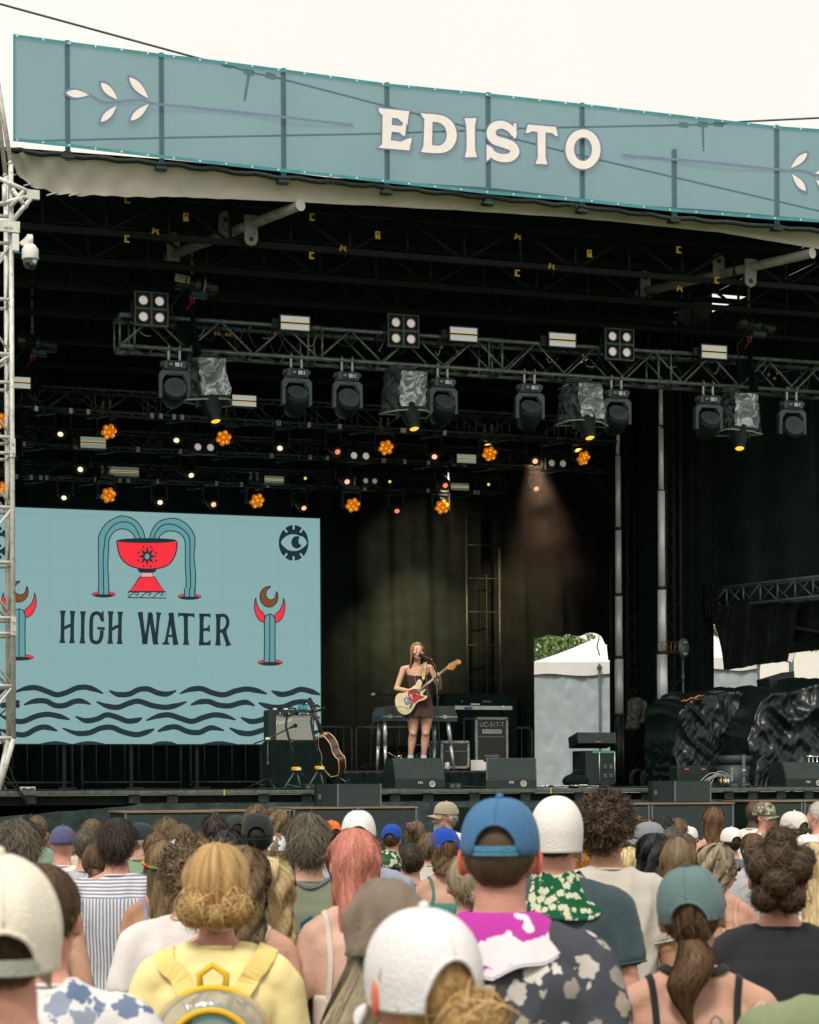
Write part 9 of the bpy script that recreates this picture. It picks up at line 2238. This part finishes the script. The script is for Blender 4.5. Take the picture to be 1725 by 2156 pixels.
n1=perp(a,b_,15);n2=perp(a,b_,11)
slab([(a[0]-n1.x,a[1]-n1.y),(b_[0]-n2.x,b_[1]-n2.y),(b_[0]+n2.x,b_[1]+n2.y),(a[0]+n1.x,a[1]+n1.y)],GD-.018,.012,'fretboard',mat('rosewood_board',(.055,.032,.02),rough=.5,var=.3),g,False)
mb=MB();mb.cyl(gplane(a[0],a[1],GD+.004),gplane(b_[0],b_[1],GD+.004),.022,.018,n=12);mb.build('neck',mat('maple',(.45,.26,.09),rough=.35),g)
mb=MB()
for i in range(20):
 f=1-2**(-i/12*1.0)*1.0;f=1-(1-2**(-(20-i)/12))/(1-2**(-20/12));c=Vector(a).lerp(Vector(b_),1-f if False else 1-(1-2**(-i/12))/(1-2**(-20/12)))
 p0,p1=gplane(c.x-n1.x*.9,c.y-n1.y*.9,GD-.019),gplane(c.x+n1.x*.9,c.y+n1.y*.9,GD-.019);mb.cyl(p0,p1,.0022,n=5)
for k in range(6):
 o_=(k-2.5)*4.2;d=n1.normalized();mb.cyl(gplane(455+d.x*o_,1100+d.y*o_,GD-.028),gplane(1022+d.x*o_*.8,638+d.y*o_*.8,GD-.022),.0011,n=4)
mb.build('strings',mat('string_steel',(.6,.6,.58),rough=.3,metal=.8),g)
hs=slab(spline([(1015,640),(1020,610),(1060,590),(1110,565),(1160,540),(1190,520),(1215,525),(1226,550),(1210,578),(1185,582),(1165,590),(1150,615),(1120,650),(1100,664),(1075,655),(1045,655)],3,True),GD-.012,.014,'headstock',mat('maple_orange',(.66,.27,.03),rough=.3,coat=.3),g,False)
for i in range(6):
 p=gplane(1052+i*24.5,583-i*12.5,GD-.004);mb=MB();mb.sph(p,.0085,10,8);mb.cyl(p,p+Vector((.012,-.006,-.02)),.004,n=6);mb.build('tuning_peg',WHITEP,hs)
o_=textmesh('Fender',.04,Matrix.Identity(4),BLACKM,'logo',hs,shear=.3);o_.matrix_local=Matrix.Translation(gplane(1115,612,GD-.014))@Matrix.Rotation(R(-36),4,'Y')@UPM
mb=MB();sp3=[z_(690,800,GD-.005),z_(690,740,-.14),z_(698,690,-.12),z_(706,620,-.085),z_(712,560,-.03),z_(712,548,.03),z_(690,600,.11),z_(600,800,.14),z_(420,1050,.13),z_(300,1120,-.1)]
sp3=spline3(sp3,5);vs=[]
for i,p in enumerate(sp3):
 d=(sp3[min(i+1,len(sp3)-1)]-sp3[max(i-1,0)]).normalized();x=Vector((1,0,.12))-d*d.dot(Vector((1,0,.12)));x.normalize();w_=.024 if i>3 else .017
 y=x.cross(d).normalized()
 vs+=[p-x*w_,p+x*w_,p+x*w_+y*.004,p-x*w_+y*.004]
fs=[]
for i in range(len(sp3)-1):fs+=[(i*4+k,i*4+(k+1)%4,(i+1)*4+(k+1)%4,(i+1)*4+k)for k in range(4)]
mb.add(vs,fs);mb.build('strap',fab('strap_tan',(.42,.33,.19)),g)
slab([(672,735),(712,740),(690,815),(676,815)],-.165,.004,'strap_end',mat('strap_leather',(.5,.3,.12),rough=.5),g,False)
mb=MB();mb.tube(spline3([z_(475,1240,GD-.02),z_(440,1200,GD-.05),z_(330,1190,GD-.04),z_(250,1230,-.05),z_(280,1320,.0),z_(300,1600,.1),z_(330,1900,.12)],6),.004,6);mb.build('guitar_cable',RUBBER,g)
# her microphone stand
ms=thing('microphone_stand','straight black stand holding the microphone at the mouth of the singer','microphone stand',sloc+Vector((z_(920,1900).x,-.42,0)),0)
off=Vector((z_(920,1900).x,-.42,0))
fz=lambda x,y,d=-.42:z_(x,y,d)-off
mb=MB();mb.cyl(Vector((0,0,.02)),fz(872,690),.0115,n=10);mb.cyl(fz(890,1050),fz(893,1100),.017,n=12);mb.build('pole',BLACKM,ms)
mb=MB();mb.tube([fz(872,700),fz(868,655),fz(840,590,-.38),fz(790,520,-.34)],.010,8);mb.build('boom',BLACKM,ms)
mb=MB();a_,b2=fz(652,458,-.25),fz(790,520,-.36);mb.cyl(a_.lerp(b2,.14),b2,.021,.013,n=16);mic=mb.build('microphone',BLACKP,ms)
mb=MB();mb.sph(a_,(.030,.030,.028),18,12);mb.build('mesh_head',mat('mic_mesh',(0,0,0)),mic)
mb=MB();mb.cyl(b2,b2+(b2-a_).normalized()*.03,.013,n=12);mb.build('plug',mat('plug_red',(.6,.06,.03),rough=.4),mic)
mb=MB();mb.tube(spline3([b2,fz(805,560,-.36),fz(812,640,-.40),fz(850,800,-.44),fz(868,950,-.45),fz(900,1300,-.44),fz(915,1650,-.43),fz(940,1760,-.44),fz(1010,2000,-.46)],6),.0045,6);mb.build('microphone_cable',RUBBER,mic)
mb=MB();mb.lathe([(.02,.03),(.13,.018),(.14,.0)],24);mb.build('round_base',BLACKM,ms)
